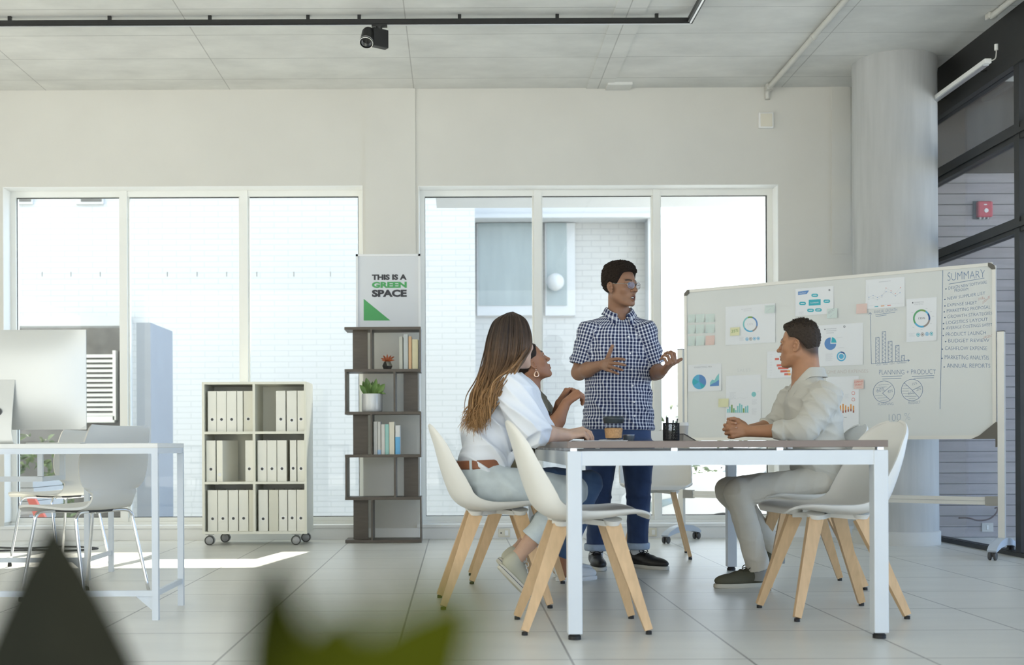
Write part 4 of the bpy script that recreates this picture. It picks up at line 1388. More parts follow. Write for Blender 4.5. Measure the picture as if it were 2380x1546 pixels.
class Sheet:
    """a sheet taped to the board, print laid on it; drawing units are photo-crop coordinates through f"""

    def __init__(self, name, corners, f, label, cat, base='paper', group='papers and notes on the whiteboard', lift=0.002, curl=0.006):
        q = [f(*c_) for c_ in corners]       # TL TR BR BL
        self.s0, self.s1 = (q[0][0] + q[3][0]) / 2, (q[1][0] + q[2][0]) / 2
        self.z1, self.z0 = (q[0][1] + q[1][1]) / 2, (q[2][1] + q[3][1]) / 2
        self.f, self.lift, self.curl = f, lift, curl
        self.m = MB()
        n, k_ = 9, 7
        rows = [[self.put(self.s0 + (self.s1 - self.s0) * i / (n - 1), self.z0 + (self.z1 - self.z0) * j / (k_ - 1), 0) for j in range(k_)] for i in range(n)]
        self.m.grid(rows, 0.0004, PK.index(base))
        self.name, self.label, self.cat, self.group = name, label, cat, group

    def put(self, s, z, out):
        a = (s - self.s0) / (self.s1 - self.s0)
        c_ = (z - self.z0) / (self.z1 - self.z0)
        return bp(s, z, self.lift + out + self.curl * (abs(a - 0.5) * 2) ** 3 * (1 - c_) ** 2)

    def poly(self, pts, col, lvl=1):
        q = [self.f(*p_) for p_ in pts]
        self.m.add([self.put(x, z, 0.0004 + 0.0003 * lvl) for x, z in q], [tuple(range(len(q)))], PK.index(col))
        return self

    def rect(self, x0, y0, x1, y1, col, lvl=1, sk=0.0):
        return self.poly([(x0, y0), (x1, y0 - sk * (x1 - x0)), (x1, y1 - sk * (x1 - x0)), (x0, y1)], col, lvl)

    def wedge(self, c_, r0, r1, a0, a1, col, lvl=1, n=None):
        n = n or max(3, int(abs(a1 - a0) / 12))
        mb_ = []
        for i in range(n + 1):
            a = R(a0 + (a1 - a0) * i / n)
            for r_ in (r0, r1):
                s, z = self.f(c_[0] + r_ * math.cos(a), c_[1] - r_ * 1.06 * math.sin(a))
                mb_.append(self.put(s, z, 0.0004 + 0.0003 * lvl))
        self.m.add(mb_, [(2 * i, 2 * i + 1, 2 * i + 3, 2 * i + 2) for i in range(n)], PK.index(col))
        return self

    def pill(self, cx, cy, w, h, col, lvl=1, sk=0.06):
        r_ = h / 2
        pts = [(cx + w / 2 - r_ + r_ * math.cos(R(a)), cy - sk * 0 - r_ * math.sin(R(a))) for a in range(-90, 91, 30)] + [(cx - w / 2 + r_ + r_ * math.cos(R(a)), cy - r_ * math.sin(R(a))) for a in range(90, 271, 30)]
        return self.poly(pts, col, lvl)

    def lines(self, x0, y0, w, n, dy, col='lgrey', th=1.6, sk=0.05):
        for i in range(n):
            self.rect(x0, y0 + i * dy, x0 + w * (1 - 0.25 * (i % 3 == 2)), y0 + i * dy + th, col, 1, sk)
        return self

    def zig(self, pts, col, w=1.2):
        for (a, b) in zip(pts[:-1], pts[1:]):
            d = nrm(V(*b) - V(*a))
            nn = V(-d[1], d[0]) * w / 2
            self.poly([V(*a) + nn, V(*a) - nn, V(*b) - nn, V(*b) + nn], col, 1)
        return self

    def text(self, s, a, b, cap, col, bold=0.0, lvl=1):
        vs, fs = text_mesh(s, 1.0, bold)
        x = [v_[0] for v_ in vs]
        x0, x1 = min(x), max(x)
        pts = []
        for (p_, q_) in vs:
            u = (p_ - x0) / (x1 - x0)
            s_, z_ = self.f(a[0] + (b[0] - a[0]) * u, a[1] + (b[1] - a[1]) * u - q_ / 0.7 * cap)
            pts.append(self.put(s_, z_, 0.0004 + 0.0003 * lvl))
        self.m.add(pts, fs, PK.index(col))
        return self

    def done(self):
        at = bp((self.s0 + self.s1) / 2, self.z0, 0)
        used = sorted(set(self.m.m))
        self.m.m = [used.index(i) for i in self.m.m]
        o = self.m.build(self.name, [PM[PK[i]] for i in used], at=tuple(at))
        return tag(o, self.label, self.cat, self.group)


def rings4(s, ctrs, r_, cols):
    for c_, col in zip(ctrs, cols):
        s.wedge(c_, r_ * 0.72, r_, 0, 360, col).wedge(c_, 0, r_ * 0.45, 0, 360, col)


s = Sheet('printed_chart', ((352, 410), (732, 373), (732, 676), (350, 703)), bA, 'wide white sheet with a pale coloured ring chart, upper left of the whiteboard', 'paper')
s.text('MARKETING', (488, 430), (550, 423), 9, 'lgrey').text('STATISTICS', (490, 443), (550, 436), 8, 'lgrey').wedge((477, 426), 0, 4, 0, 360, 'lgrey')
for a0, a1, col in ((70, 110, 'olive'), (110, 215, 'aqua'), (215, 290, 'sky'), (290, 345, 'taupe'), (345, 430, 'blue')):
    s.wedge((540, 539), 46, 57, a0, a1, col)
s.text('135%', (519, 547), (562, 543), 14, 'lgrey')
rings4(s, ((515, 653), (543, 651), (572, 649), (601, 647)), 12, ('sky', 'taupe', 'sky', 'sky'))
s.lines(457, 640, 34, 5, 6)
s.done()
s = Sheet('printed_chart', ((885, 268), (1178, 246), (1178, 456), (885, 480)), bA, 'white sheet with teal planning diagram and blue strategy tag, top middle of the whiteboard', 'paper')
s.poly([(905, 290), (990, 280), (972, 308), (905, 316)], 'blue').text('STRATEGY', (910, 308), (966, 302), 8, 'white', lvl=2)
s.rect(987, 353, 1078, 398, 'teal', 1, 0.07).text('PLANNING', (1000, 381), (1062, 376), 9, 'white', lvl=2)
for c_ in ((1033, 318), (940, 380), (1125, 363), (1001, 433), (1061, 430)):
    s.pill(c_[0], c_[1], 52, 25, 'teal').rect(c_[0] - 15, c_[1] - 2, c_[0] + 15, c_[1] + 3, 'white', 2, 0.05)
s.wedge((1145, 278), 3, 7, 0, 360, 'dark').lines(912, 445, 36, 4, 6)
s.done()
bM = lambda cx, cy: on_board(1620 + cx / 3.36, 720 + cy / 3.36)
s = Sheet('printed_chart', ((945, 126), (1298, 98), (1298, 428), (928, 446)), bM, 'white sheet with a blue pie chart and blue ring, behind the seated man', 'paper')
s.wedge((1042, 266), 0, 46, 85, 360, 'blue').wedge((1048, 258), 0, 42, 0, 80, 'teal', 2)
s.wedge((1128, 365), 26, 36, 0, 360, 'sky').wedge((1128, 365), 26, 36.5, 40, 100, 'navy', 2).wedge((1128, 365), 0, 19, 0, 360, 'sky')
s.lines(1004, 345, 56, 10, 6).lines(1010, 148, 80, 3, 16, 'lgrey', 6).wedge((1000, 154), 0, 5, 0, 360, 'dark').wedge((1152, 132), 4, 8, 0, 360, 'dark').zig(((1090, 222), (1140, 214)), 'grey').zig(((1098, 300), (1150, 296)), 'grey')
s.done()
s = Sheet('printed_chart', ((65, 852), (320, 836), (320, 1045), (65, 1056)), bA, 'white sheet headed MARKETING MIX with a blue pie, lower left of the whiteboard', 'paper')
s.text('MARKETING MIX', (112, 877), (248, 870), 14, 'grey')
for a0, a1, col in ((0, 90, 'blue'), (90, 150, 'sky'), (150, 210, 'teal'), (210, 290, 'sky'), (290, 330, 'teal'), (330, 360, 'blue')):
    s.wedge((150, 980), 0, 53, a0, a1, col)
s.poly([(232, 985), (250, 960), (266, 968), (284, 935), (302, 914), (302, 1010), (232, 1014)], 'aqua').poly([(232, 1005), (256, 990), (272, 985), (302, 962), (302, 1010), (232, 1014)], 'blue', 2)
s.done()
s = Sheet('printed_chart', ((356, 935), (622, 922), (622, 1330), (352, 1335)), bA, 'white sheet with green vertical bars, above the clasped hands of the seated man', 'paper')
for i, (h, col) in enumerate(((28, 'aqua'), (46, 'aqua'), (60, 'olive'), (34, 'green'), (20, 'aqua'), (52, 'aqua'), (70, 'aqua'), (60, 'aqua'), (34, 'olive'), (48, 'aqua'), (54, 'aqua'))):
    x = 364 + i * 15
    s.rect(x, 1215 - h, x + 11, 1215, col, 1, 0.0)
s.rect(360, 1215, 530, 1218, 'lgrey')
s.wedge((567, 1075), 0, 18, 0, 360, 'aqua').lines(382, 1062, 46, 8, 7).lines(552, 1118, 38, 6, 7).lines(552, 1185, 38, 7, 7)
s.zig(((384, 1120), (410, 1100), (436, 1112), (462, 1098), (490, 1108), (520, 1096)), 'lgrey').zig(((590, 1058), (606, 1055)), 'grey')
s.done()
s = Sheet('printed_chart', ((668, 748), (870, 738), (870, 944), (668, 957)), bA, 'white sheet with red and orange horizontal bars, partly behind the seated man', 'paper')
for x0, x1, y, c1 in ((728, 760, 806, 'red'), (742, 800, 854, 'red'), (752, 832, 876, 'red'), (770, 822, 899, 'red'), (800, 832, 922, 'red')):
    s.rect(x0, y - 8, x1, y + 8, c1, 1, 0.03)
s.rect(822, 890, 846, 906, 'orange').rect(826, 914, 850, 930, 'orange')
s.lines(690, 770, 18, 9, 20)
s.done()
s = Sheet('printed_chart', ((1120, 946), (1370, 931), (1370, 1378), (1120, 1385)), bA, 'white sheet with orange bars and red rings, right behind the back of the seated man', 'paper')
for i, (y0, y1) in enumerate(((1160, 1210), (1148, 1218), (1160, 1214), (1170, 1208), (1150, 1205), (1162, 1216))):
    x = 1224 + i * 20
    s.rect(x, y0, x + 11, y1 - 18, 'orange').rect(x, y1 - 18, x + 11, y1, 'brownred')
for c_ in ((1328, 1066), (1328, 1115)):
    s.wedge(c_, 10, 13, 0, 360, 'red')
s.wedge((1218, 1090), 14, 20, 0, 360, 'red').lines(1265, 1075, 30, 4, 9).rect(1255, 1249, 1278, 1253, 'grey')
s.done()
s = Sheet('printed_chart', ((160, 207), (470, 171), (472, 401), (185, 426)), bB, 'white sheet with thin zigzag line graph, upper right part of the whiteboard', 'paper')
z1 = [(197, 333), (229, 320), (262, 335), (296, 318), (328, 290), (366, 296), (400, 322), (435, 298)]
z2 = [(197, 347), (229, 338), (262, 352), (296, 330), (328, 262), (366, 284), (400, 305), (438, 260)]
s.zig(z1, 'grey').zig(z2, 'lgrey')
for q in z1:
    s.wedge(q, 0, 3, 0, 360, 'blue', 2)
for q in z2:
    s.wedge(q, 0, 3, 0, 360, 'red' if q[0] > 300 else 'grey', 2)
s.zig(((190, 235), (190, 400)), 'lgrey').zig(((190, 400), (462, 376)), 'lgrey').rect(272, 214, 364, 219, 'lgrey', 1, 0.1)
s.rect(240, 402, 268, 408, 'teal', 1, 0.08).rect(288, 397, 315, 403, 'orange', 1, 0.08).rect(337, 393, 364, 399, 'red', 1, 0.08)
s.done()
s = Sheet('printed_chart', ((484, 350), (717, 328), (714, 663), (484, 677)), bB, 'white portrait sheet with a bold coloured ring chart reading 135%, right part of the whiteboard', 'paper')
s.text('MARKETING', (545, 378), (616, 372), 10, 'grey').text('STATISTICS', (545, 392), (612, 388), 9, 'grey').wedge((532, 375), 0, 5, 0, 360, 'dark')
for a0, a1, col in ((60, 100, 'olive'), (100, 215, 'green'), (215, 285, 'sky'), (285, 350, 'taupe'), (350, 395, 'navy'), (395, 420, 'sky')):
    s.wedge((600, 495), 53, 66, a0, a1, col)
s.text('135%', (575, 502), (626, 500), 15, 'dark')
rings4(s, ((573, 619), (606, 617), (641, 614), (675, 612)), 14, ('teal', 'taupe', 'sky', 'teal'))
for q in ((522, 449), (530, 560), (592, 577), (630, 417), (664, 441), (680, 476), (664, 531)):
    s.rect(q[0], q[1], q[0] + 14, q[1] + 4, 'lgrey')
s.lines(503, 608, 44, 5, 6)
s.done()

note_i = 0
ROWN, COLN = ('top', 'middle', 'bottom'), ('left', 'centre', 'right')
for r_, (y0, y1) in enumerate(((458, 525), (538, 609), (624, 702))):
    for c_, (x0, x1) in enumerate(((66, 118), (124, 190), (199, 268))):
        pk = r_ == 2 and c_ == 2
        sk = 8
        lab = 'pink sticky note at the bottom right of the nine note grid' if pk else 'pale mint sticky note, %s %s of the nine note grid' % (ROWN[r_], COLN[c_])
        Sheet('sticky_note', ((x0, y0 + sk * (1 - c_ * 0.3)), (x1, y0 + sk * (0.6 - c_ * 0.3)), (x1, y1 - sk * (c_ * 0.3)), (x0, y1 - sk * (c_ * 0.3) + 3)), bA, lab, 'note',
              'pink' if pk else 'mint', 'sticky notes in the three by three grid', 0.001, 0.010).done()
s = Sheet('sticky_note', ((390, 568), (462, 560), (462, 622), (392, 632)), bA, 'yellow sticky note marked 35% on the wide ring chart sheet', 'note', 'yellow', lift=0.010)
s.text('35%', (400, 606), (452, 596), 22, 'olive')
s.done()
s = Sheet('sticky_note', ((655, 398), (731, 388), (731, 446), (655, 462)), bA, 'mint sticky note on the top right corner of the wide ring chart sheet', 'note', 'mint', lift=0.010)
s.text('PRODUCT', (664, 412), (722, 404), 9, 'grey').zig(((664, 448), (700, 420)), 'grey')
s.done()
s = Sheet('sticky_note', ((1130, 425), (1208, 412), (1208, 486), (1130, 500)), bA, 'mint sticky note marked REDO under the teal planning sheet', 'note', 'mint', lift=0.010)
s.text('REDO', (1138, 466), (1186, 434), 22, 'grey').zig(((1148, 484), (1186, 458)), 'grey')
s.done()
Sheet('sticky_note', ((303, 1112), (377, 1103), (378, 1168), (298, 1178)), bA, 'pale yellow sticky note on the left edge of the green bar sheet', 'note', 'yellow', lift=0.010).done()
Sheet('sticky_note', ((104, 388), (186, 380), (186, 452), (104, 464)), bB, 'pink sticky note at the lower left corner of the line graph sheet', 'note', 'pink', lift=0.010).done()
s = Sheet('sticky_note', ((86, 966), (160, 957), (160, 1030), (86, 1038)), bB, 'pink sticky note marked EXPENSE START on the orange bar sheet', 'note', 'pink', lift=0.010)
s.text('EXPENSE', (90, 990), (154, 982), 13, 'red').text('START', (92, 1012), (150, 1006), 14, 'red').zig(((104, 1024), (144, 1020)), 'red')
s.done()
# ================================================================== figures: smooth-union distance fields meshed into single skins
F32 = np.float32


def Pn(px, py, Y):
    return np.array(P(px, py, Y))


class Grid:
    def __init__(self, lo, hi, h):
        self.lo, self.h = np.array(lo, float), h
        self.n = np.ceil((np.array(hi, float) - self.lo) / h).astype(int) + 1
        self.D = np.full(self.n, 1.0, F32)

    def _box(self, lo, hi, m):
        a = np.clip(np.floor((np.minimum(lo, hi) - m - self.lo) / self.h).astype(int), 0, self.n - 1)
        b = np.clip(np.ceil((np.maximum(lo, hi) + m - self.lo) / self.h).astype(int) + 1, 1, self.n)
        sl = tuple(slice(x, y) for x, y in zip(a, b))
        ax = [(self.lo[i] + self.h * np.arange(a[i], b[i])).astype(F32) for i in range(3)]
        Q = np.stack(np.meshgrid(*ax, indexing='ij'), -1)
        return sl, Q

    def add(self, prim, k=0.0, op='u'):
        f, lo, hi = prim
        sl, Q = self._box(lo, hi, max(k, 3 * self.h) + 0.002)
        if Q.size == 0:
            return self
        d = f(Q).astype(F32)
        a = self.D[sl]
        if op == 'u':
            if k > 0:
                t = np.clip(0.5 + 0.5 * (a - d) / k, 0, 1)
                self.D[sl] = a * (1 - t) + d * t - k * t * (1 - t)
            else:
                self.D[sl] = np.minimum(a, d)
        elif op == 's':
            d = -d
            if k > 0:
                t = np.clip(0.5 - 0.5 * (a - d) / k, 0, 1)
                self.D[sl] = a * (1 - t) + d * t + k * t * (1 - t)
            else:
                self.D[sl] = np.maximum(a, d)
        elif op == 'i':
            self.D = np.maximum(self.D, f(self._box(self.lo, self.lo + self.h * (self.n - 1), 0)[1]).astype(F32))
        return self

    def displace(self, fn):
        idx = np.argwhere(np.abs(self.D) < 0.03)
        if len(idx):
            Q = self.lo + idx * self.h
            self.D[tuple(idx.T)] += fn(Q).astype(F32)
        return self

    def mesh(self, smooth=1):
        D, h = self.D, self.h
        S = D < 0
        n = self.n
        cnt = np.zeros(n - 1, np.int8)
        for i in (0, 1):
            for j in (0, 1):
                for k in (0, 1):
                    cnt += S[i:n[0] - 1 + i, j:n[1] - 1 + j, k:n[2] - 1 + k]
        act = (cnt > 0) & (cnt < 8)
        cells = np.argwhere(act)
        idmap = np.full(n - 1, -1, np.int32)
        idmap[tuple(cells.T)] = np.arange(len(cells))
        pos = np.zeros((len(cells), 3))
        num = np.zeros(len(cells))
        corners = [(i, j, k) for i in (0, 1) for j in (0, 1) for k in (0, 1)]
        for a in corners:
            for ax in range(3):
                if a[ax]:
                    continue
                b = list(a)
                b[ax] = 1
                ca, cb = cells + a, cells + b
                da, db = D[tuple(ca.T)], D[tuple(cb.T)]
                m = (da < 0) != (db < 0)
                t = da[m] / (da[m] - db[m])
                p = ca[m].astype(float)
                p[:, ax] += t
                pos[m] += p
                num[m] += 1
        pos = self.lo + h * pos / num[:, None]
        quads = []
        for ax in range(3):
            o1, o2 = (ax + 1) % 3, (ax + 2) % 3
            s0 = [slice(None)] * 3
            s1 = [slice(None)] * 3
            s0[ax], s1[ax] = slice(0, -1), slice(1, None)
            A, B = S[tuple(s0)], S[tuple(s1)]
            e = np.argwhere(A != B)
            ok = (e[:, o1] > 0) & (e[:, o2] > 0) & (e[:, o1] < n[o1] - 1) & (e[:, o2] < n[o2] - 1)
            e = e[ok]
            q = []
            for (u, w) in ((0, 0), (-1, 0), (-1, -1), (0, -1)):
                c = e.copy()
                c[:, o1] += u
                c[:, o2] += w
                q.append(idmap[tuple(c.T)])
            q = np.stack(q, 1)
            inside = A[tuple(e.T)]
            q[~inside] = q[~inside][:, ::-1]
            quads.append(q)
        F = np.concatenate(quads)
        F = F[(F >= 0).all(1)]
        for _ in range(smooth):
            acc = np.zeros_like(pos)
            c = np.zeros(len(pos))
            for a, b in ((0, 1), (1, 2), (2, 3), (3, 0)):
                np.add.at(acc, F[:, a], pos[F[:, b]])
                np.add.at(acc, F[:, b], pos[F[:, a]])
                np.add.at(c, F[:, a], 1)
                np.add.at(c, F[:, b], 1)
            pos = 0.4 * pos + 0.6 * acc / np.maximum(c, 1)[:, None]
        return pos, F


def to_obj(name, pos, F, m, root, attr=None, aname='col', shade=True):
    me = bpy.data.meshes.new(name)
    loc = np.array(root.location)
    v = (pos - loc).astype(F32)
    me.vertices.add(len(v))
    me.vertices.foreach_set('co', v.ravel())
    me.loops.add(len(F) * 4)
    me.loops.foreach_set('vertex_index', F.astype(np.int32).ravel())
    me.polygons.add(len(F))
    me.polygons.foreach_set('loop_start', np.arange(0, len(F) * 4, 4, dtype=np.int32))
    me.polygons.foreach_set('use_smooth', np.ones(len(F), bool))
    me.update(calc_edges=True)
    me.validate()
    if attr is not None:
        a = me.color_attributes.new(aname, 'FLOAT_COLOR', 'POINT')
        c = np.ones((len(v), 4), F32)
        c[:, :attr.shape[1]] = attr
        a.data.foreach_set('color', c.ravel())
    me.materials.append(m)
    o = bpy.data.objects.new(name, me)
    return link(o, root)


# primitives: (function, low corner, high corner)
def rc(a, b, ra, rb=None):
    rb = ra if rb is None else rb
    a, b = np.array(a, float), np.array(b, float)
    ab = b - a
    L2 = float(ab @ ab) + 1e-12

    def f(Q):
        t = np.clip(((Q - a) @ ab) / L2, 0, 1)
        return np.sqrt(((Q - a - t[..., None] * ab) ** 2).sum(-1)) - (ra + (rb - ra) * t)
    r = max(ra, rb)
    return f, np.minimum(a, b) - r, np.maximum(a, b) + r


def el(c, rad, M=None):
    """ellipsoid; M rows = its axes"""
    c, rad = np.array(c, float), np.array(rad, float)
    M = np.eye(3) if M is None else np.array(M, float)

    def f(Q):
        q = (Q - c) @ M.T
        k0 = np.sqrt(((q / rad) ** 2).sum(-1))
        k1 = np.sqrt(((q / rad ** 2) ** 2).sum(-1)) + 1e-9
        return k0 * (k0 - 1) / k1
    r = np.sqrt(((M * rad[:, None]) ** 2).sum(0))
    return f, c - r, c + r


class Loft:
    """tube of changing elliptical section from A to B; rows of (t, side shift, front shift, r_side, r_front)"""

    def __init__(self, A, B, side, rows, p=2.0, fold=None, end=0.0):
        self.A, self.B = np.array(A, float), np.array(B, float)
        self.ax = nrm(self.B - self.A)
        self.L = np.linalg.norm(self.B - self.A)
        side = np.array(side, float)
        self.u = nrm(side - self.ax * (side @ self.ax))
        self.w = np.cross(self.ax, self.u)
        self.R = np.array(rows, float)
        self.p, self.fold, self.end = p, fold, end

    def loc(self, Q):
        q = Q - self.A
        t = (q @ self.ax) / self.L
        T = np.clip(t, self.R[0, 0], self.R[-1, 0])
        I = lambda k: np.interp(T, self.R[:, 0], self.R[:, k])
        # smooth the row interpolation a little
        su, sw = q @ self.u - I(1), q @ self.w - I(2)
        return t, su, sw, I(3), I(4)

    def f(self, Q):
        t, su, sw, ru, rw = self.loc(Q)
        e = (np.abs(su / ru) ** self.p + np.abs(sw / rw) ** self.p) ** (1 / self.p)
        d = (e - 1) * np.minimum(ru, rw)
        if self.fold is not None:
            d = d + self.fold(Q)
        lo, hi = self.R[0, 0], self.R[-1, 0]
        over = np.maximum(lo - t, t - hi) * self.L
        return np.where(over > 0, np.where(d > 0, np.sqrt(d * d + over * over), over), np.maximum(d, over))

    def prim(self):
        r = self.R[:, 3:5].max() + np.abs(self.R[:, 1:3]).max()
        a, b = self.A + self.ax * self.L * self.R[0, 0], self.A + self.ax * self.L * self.R[-1, 0]
        return self.f, np.minimum(a, b) - r, np.maximum(a, b) + r

    def uv(self, Q):
        t, su, sw, ru, rw = self.loc(Q)
        a = np.arctan2(su / ru, -sw / rw)
        return a * 0.5 * (np.median(ru) + np.median(rw)), t * self.L


def fold_fn(seed, amp, freq, d, n=5, spread=0.5, gate=None):
    n, spread = max(3, n - 2), spread * 0.6
    rs = np.random.RandomState(seed)
    d = nrm(d)
    W, ph, fr = [], [], []
    for i in range(n):
        W.append(nrm(d + rs.normal(0, spread, 3)))
        ph.append(rs.uniform(0, 6.28))
        fr.append(freq * rs.uniform(0.45, 1.05))
    V2 = [nrm(rs.normal(0, 1, 3)) for _ in range(n)]

    def f(Q):
        s = 0
        for w, p_, q_, v in zip(W, ph, fr, V2):
            x = np.sin(q_ * (Q @ w) + p_ + 1.0 * np.sin(q_ * 0.30 * (Q @ v) + p_ * 2))
            s = s + (1 - np.abs(x)) ** 2 - 0.35
        s = -amp * s / n * 3.2
        return s * gate(Q) if gate is not None else s
    return f


def frame(fwd, up=(0, 0, 1)):
    f = nrm(fwd)
    u = np.array(up, float)
    u = nrm(u - f * (u @ f))
    return np.array([np.cross(f, u), f, u])      # rows: right, forward, up


class Head:
    def __init__(self, o, fwd, up=(0, 0, 1), s=1.0, jaw=1.0, lips=1.0, nose=1.0, mouth_open=0.0):
        self.o, self.M, self.s = np.array(o, float), frame(fwd, up), s
        self.jaw, self.lips, self.nose, self.mo = jaw, lips, nose, mouth_open

    def w(self, x, y, z):
        return self.o + self.s * (V(x, y, z) @ self.M)

    def local(self, Q):
        return ((Q - self.o) @ self.M.T) / self.s

    def E(self, c, r, M2=None):
        M = self.M if M2 is None else np.array(M2) @ self.M
        return el(self.w(*c), np.array(r) * self.s, M)

    def C(self, a, b, ra, rb=None):
        return rc(self.w(*a), self.w(*b), ra * self.s, (ra if rb is None else rb) * self.s)

    def sculpt(self, g):
        E, C, j, lp, ns = self.E, self.C, self.jaw, self.lips, self.nose
        g.add(E((0, -0.012, 0.036), (0.076, 0.098, 0.091)))
        g.add(E((0, 0.028, -0.028), (0.063 * (0.5 + 0.5 * j), 0.064, 0.086)), 0.022)
        for s in (-1, 1):
            g.add(C((s * 0.052 * j, -0.002, -0.052), (s * 0.022, 0.062, -0.099), 0.019, 0.016), 0.022)
            g.add(E((s * 0.043, 0.056, -0.018), (0.022, 0.020, 0.019)), 0.018)
        g.add(C((-0.011, 0.077, -0.101), (0.011, 0.077, -0.101), 0.0155), 0.016)
        for s in (-1, 1):
            g.add(C((s * 0.050, 0.064, 0.030), (s * 0.014, 0.086, 0.029), 0.0095), 0.012)
            g.add(E((s * 0.033, 0.101, 0.011), (0.017, 0.016, 0.0115)), 0.010, 's')
        g.add(C((0, 0.086, 0.022), (0, 0.107, -0.020), 0.0075, 0.0095 * ns), 0.009)
        g.add(E((0, 0.1115, -0.024), (0.0115 * ns, 0.0115, 0.0105)), 0.006)
        for s in (-1, 1):
            g.add(E((s * 0.0145 * ns, 0.100, -0.0275), (0.0075, 0.0105, 0.0075)), 0.005)
            g.add(E((s * 0.0068, 0.1075, -0.0365), (0.004, 0.005, 0.0042)), 0.003, 's')
        g.add(E((0, 0.074, -0.064), (0.031, 0.021, 0.026)), 0.016)
        op = self.mo
        for s in (-1, 1):
            g.add(C((s * 0.0225, 0.0865, -0.0625), (s * 0.004, 0.0985, -0.0575 + op * 0.15), 0.0036 * lp, 0.0052 * lp), 0.004)
            g.add(C((s * 0.0205, 0.0865, -0.0655 - op * .4), (s * 0.004, 0.0955, -0.0725 - op), 0.0040 * lp, 0.0062 * lp), 0.004)
        if op > 0:
            g.add(E((0, 0.098, -0.0655 - op * 0.5), (0.0185, 0.016, 0.0028 + op * 0.55)), 0.002, 's')
        else:
            g.add(C((-0.021, 0.092, -0.0645), (0.021, 0.092, -0.0645), 0.0012), 0.003, 's')
            g.add(C((-0.010, 0.1025, -0.0648), (0.010, 0.1025, -0.0648), 0.0014), 0.003, 's')
        # lids round the eyeballs
        for s in (-1, 1):
            up = [(s * 0.0475, 0.0745, 0.0125), (s * 0.040, 0.0845, 0.0190), (s * 0.032, 0.0885, 0.0205), (s * 0.0235, 0.087, 0.0180), (s * 0.0185, 0.083, 0.0115)]
            dn = [(s * 0.0475, 0.0745, 0.0105), (s * 0.040, 0.0825, 0.0050), (s * 0.032, 0.0860, 0.0035), (s * 0.0235, 0.085, 0.0055), (s * 0.0185, 0.083, 0.0100)]
            for pts, r in ((up, 0.0034), (dn, 0.0030)):
                for a, b in zip(pts[:-1], pts[1:]):
                    g.add(C(a, b, r), 0.004)
        for s in (-1, 1):
            self.ear(g, s)

    def ear(self, g, s):
        a = R(14)
        ca, sa = math.cos(a), math.sin(a)
        X0 = 0.0775

        def q(u, v, out):       # u back, v up in the ear's own plane, leaning back and out
            return (s * (X0 + out + max(0, u) * 0.35), -0.004 - (u * ca + v * sa * 0.35), -0.004 + v - u * sa)
        g.add(self.E(q(0.010, 0.0, 0.000), (0.006, 0.0155, 0.028)), 0.006)
        g.add(self.E(q(0.016, 0.0, 0.003), (0.0055, 0.0105, 0.022)), 0.004)
        rim = [(-0.004, 0.012), (0.0, 0.024), (0.009, 0.0305), (0.019, 0.027), (0.0245, 0.016), (0.0235, 0.002), (0.018, -0.012), (0.010, -0.024), (0.003, -0.030), (-0.003, -0.024)]
        for (u0, v0), (u1, v1) in zip(rim[:-1], rim[1:]):
            lob = v1 < -0.018
            g.add(self.C(q(u0, v0, 0.006), q(u1, v1, 0.006), 0.0042 if not lob else 0.0055), 0.003)
        for (u0, v0), (u1, v1) in zip([(0.004, 0.014), (0.012, 0.012), (0.014, 0.0), (0.008, -0.012)][:-1], [(0.012, 0.012), (0.014, 0.0), (0.008, -0.012), (0.002, -0.016)]):
            g.add(self.C(q(u0, v0, 0.005), q(u1, v1, 0.005), 0.0030), 0.003)
        g.add(self.C(q(-0.005, -0.004, 0.005), q(-0.004, -0.010, 0.005), 0.0042), 0.003)
        g.add(self.E(q(0.005, -0.001, 0.009), (0.0085, 0.0075, 0.0115)), 0.003, 's')

    def eyes(self, root, white, iris, pupil):
        for s in (-1, 1):
            c = self.w(s * 0.0325, 0.0768, 0.0115)
            m = MB()
            r = 0.0118 * self.s
            gz = nrm(V(0, 1, 0) @ self.M)
            m.lathe([(r * math.sin(PI * i / 14), -r * math.cos(PI * i / 14)) for i in range(11)], c, 20, axis=gz, caps=False)
            e = m.build('eye', white, root, smooth=True, world=root)
            prof = [(r * math.sin(PI * i / 28), r * math.cos(PI * i / 28) * 1.01) for i in range(9)]
            MB().lathe(prof[2:], c, 20, axis=gz, caps=False).build('iris', iris, e, smooth=True, world=root)
            MB().lathe(prof[:3], c, 16, axis=gz, caps=False).build('pupil', pupil, e, smooth=True, world=root)

    def paint(self, pos, base, lip, brow, scalp=None, scalp_fn=None, brow_t=1.0):
        L = self.local(pos)
        x, y, z = np.abs(L[:, 0]), L[:, 1], L[:, 2]
        col = np.tile(np.array(base, float), (len(pos), 1))
        near = (np.abs(L) < 0.2).all(1)

        def mix(w, c):
            w = np.clip(w, 0, 1)[:, None] * near[:, None]
            return col * (1 - w) + np.array(c) * w
        # lips
        ml = np.clip(1.6 - ((x / 0.0235) ** 2 + ((z + 0.065 + self.mo * 0.4) / (0.0115 + self.mo * 0.6)) ** 2) * 1.4, 0, 1) * (y > 0.082)
        col = mix(ml, lip)
        # brows
        zb = 0.0325 + 0.004 * np.sin(np.clip((x - 0.014) / 0.042, 0, 1) * PI)
        mb_ = np.clip(1.5 - np.abs(z - zb) / (0.0048 * brow_t), 0, 1) * np.clip((x - 0.011) / 0.005, 0, 1) * np.clip((0.056 - x) / 0.006, 0, 1) * (y > 0.05)
        col = mix(mb_ * 0.9, brow)
        # lash line
        mlash = np.clip(1.4 - np.abs(z - 0.0165) / 0.002, 0, 1) * (x > 0.02) * (x < 0.047) * (y > 0.08)
        col = mix(mlash * 0.7, brow)
        if scalp is not None:
            col = mix(scalp_fn(L), scalp)
        return col


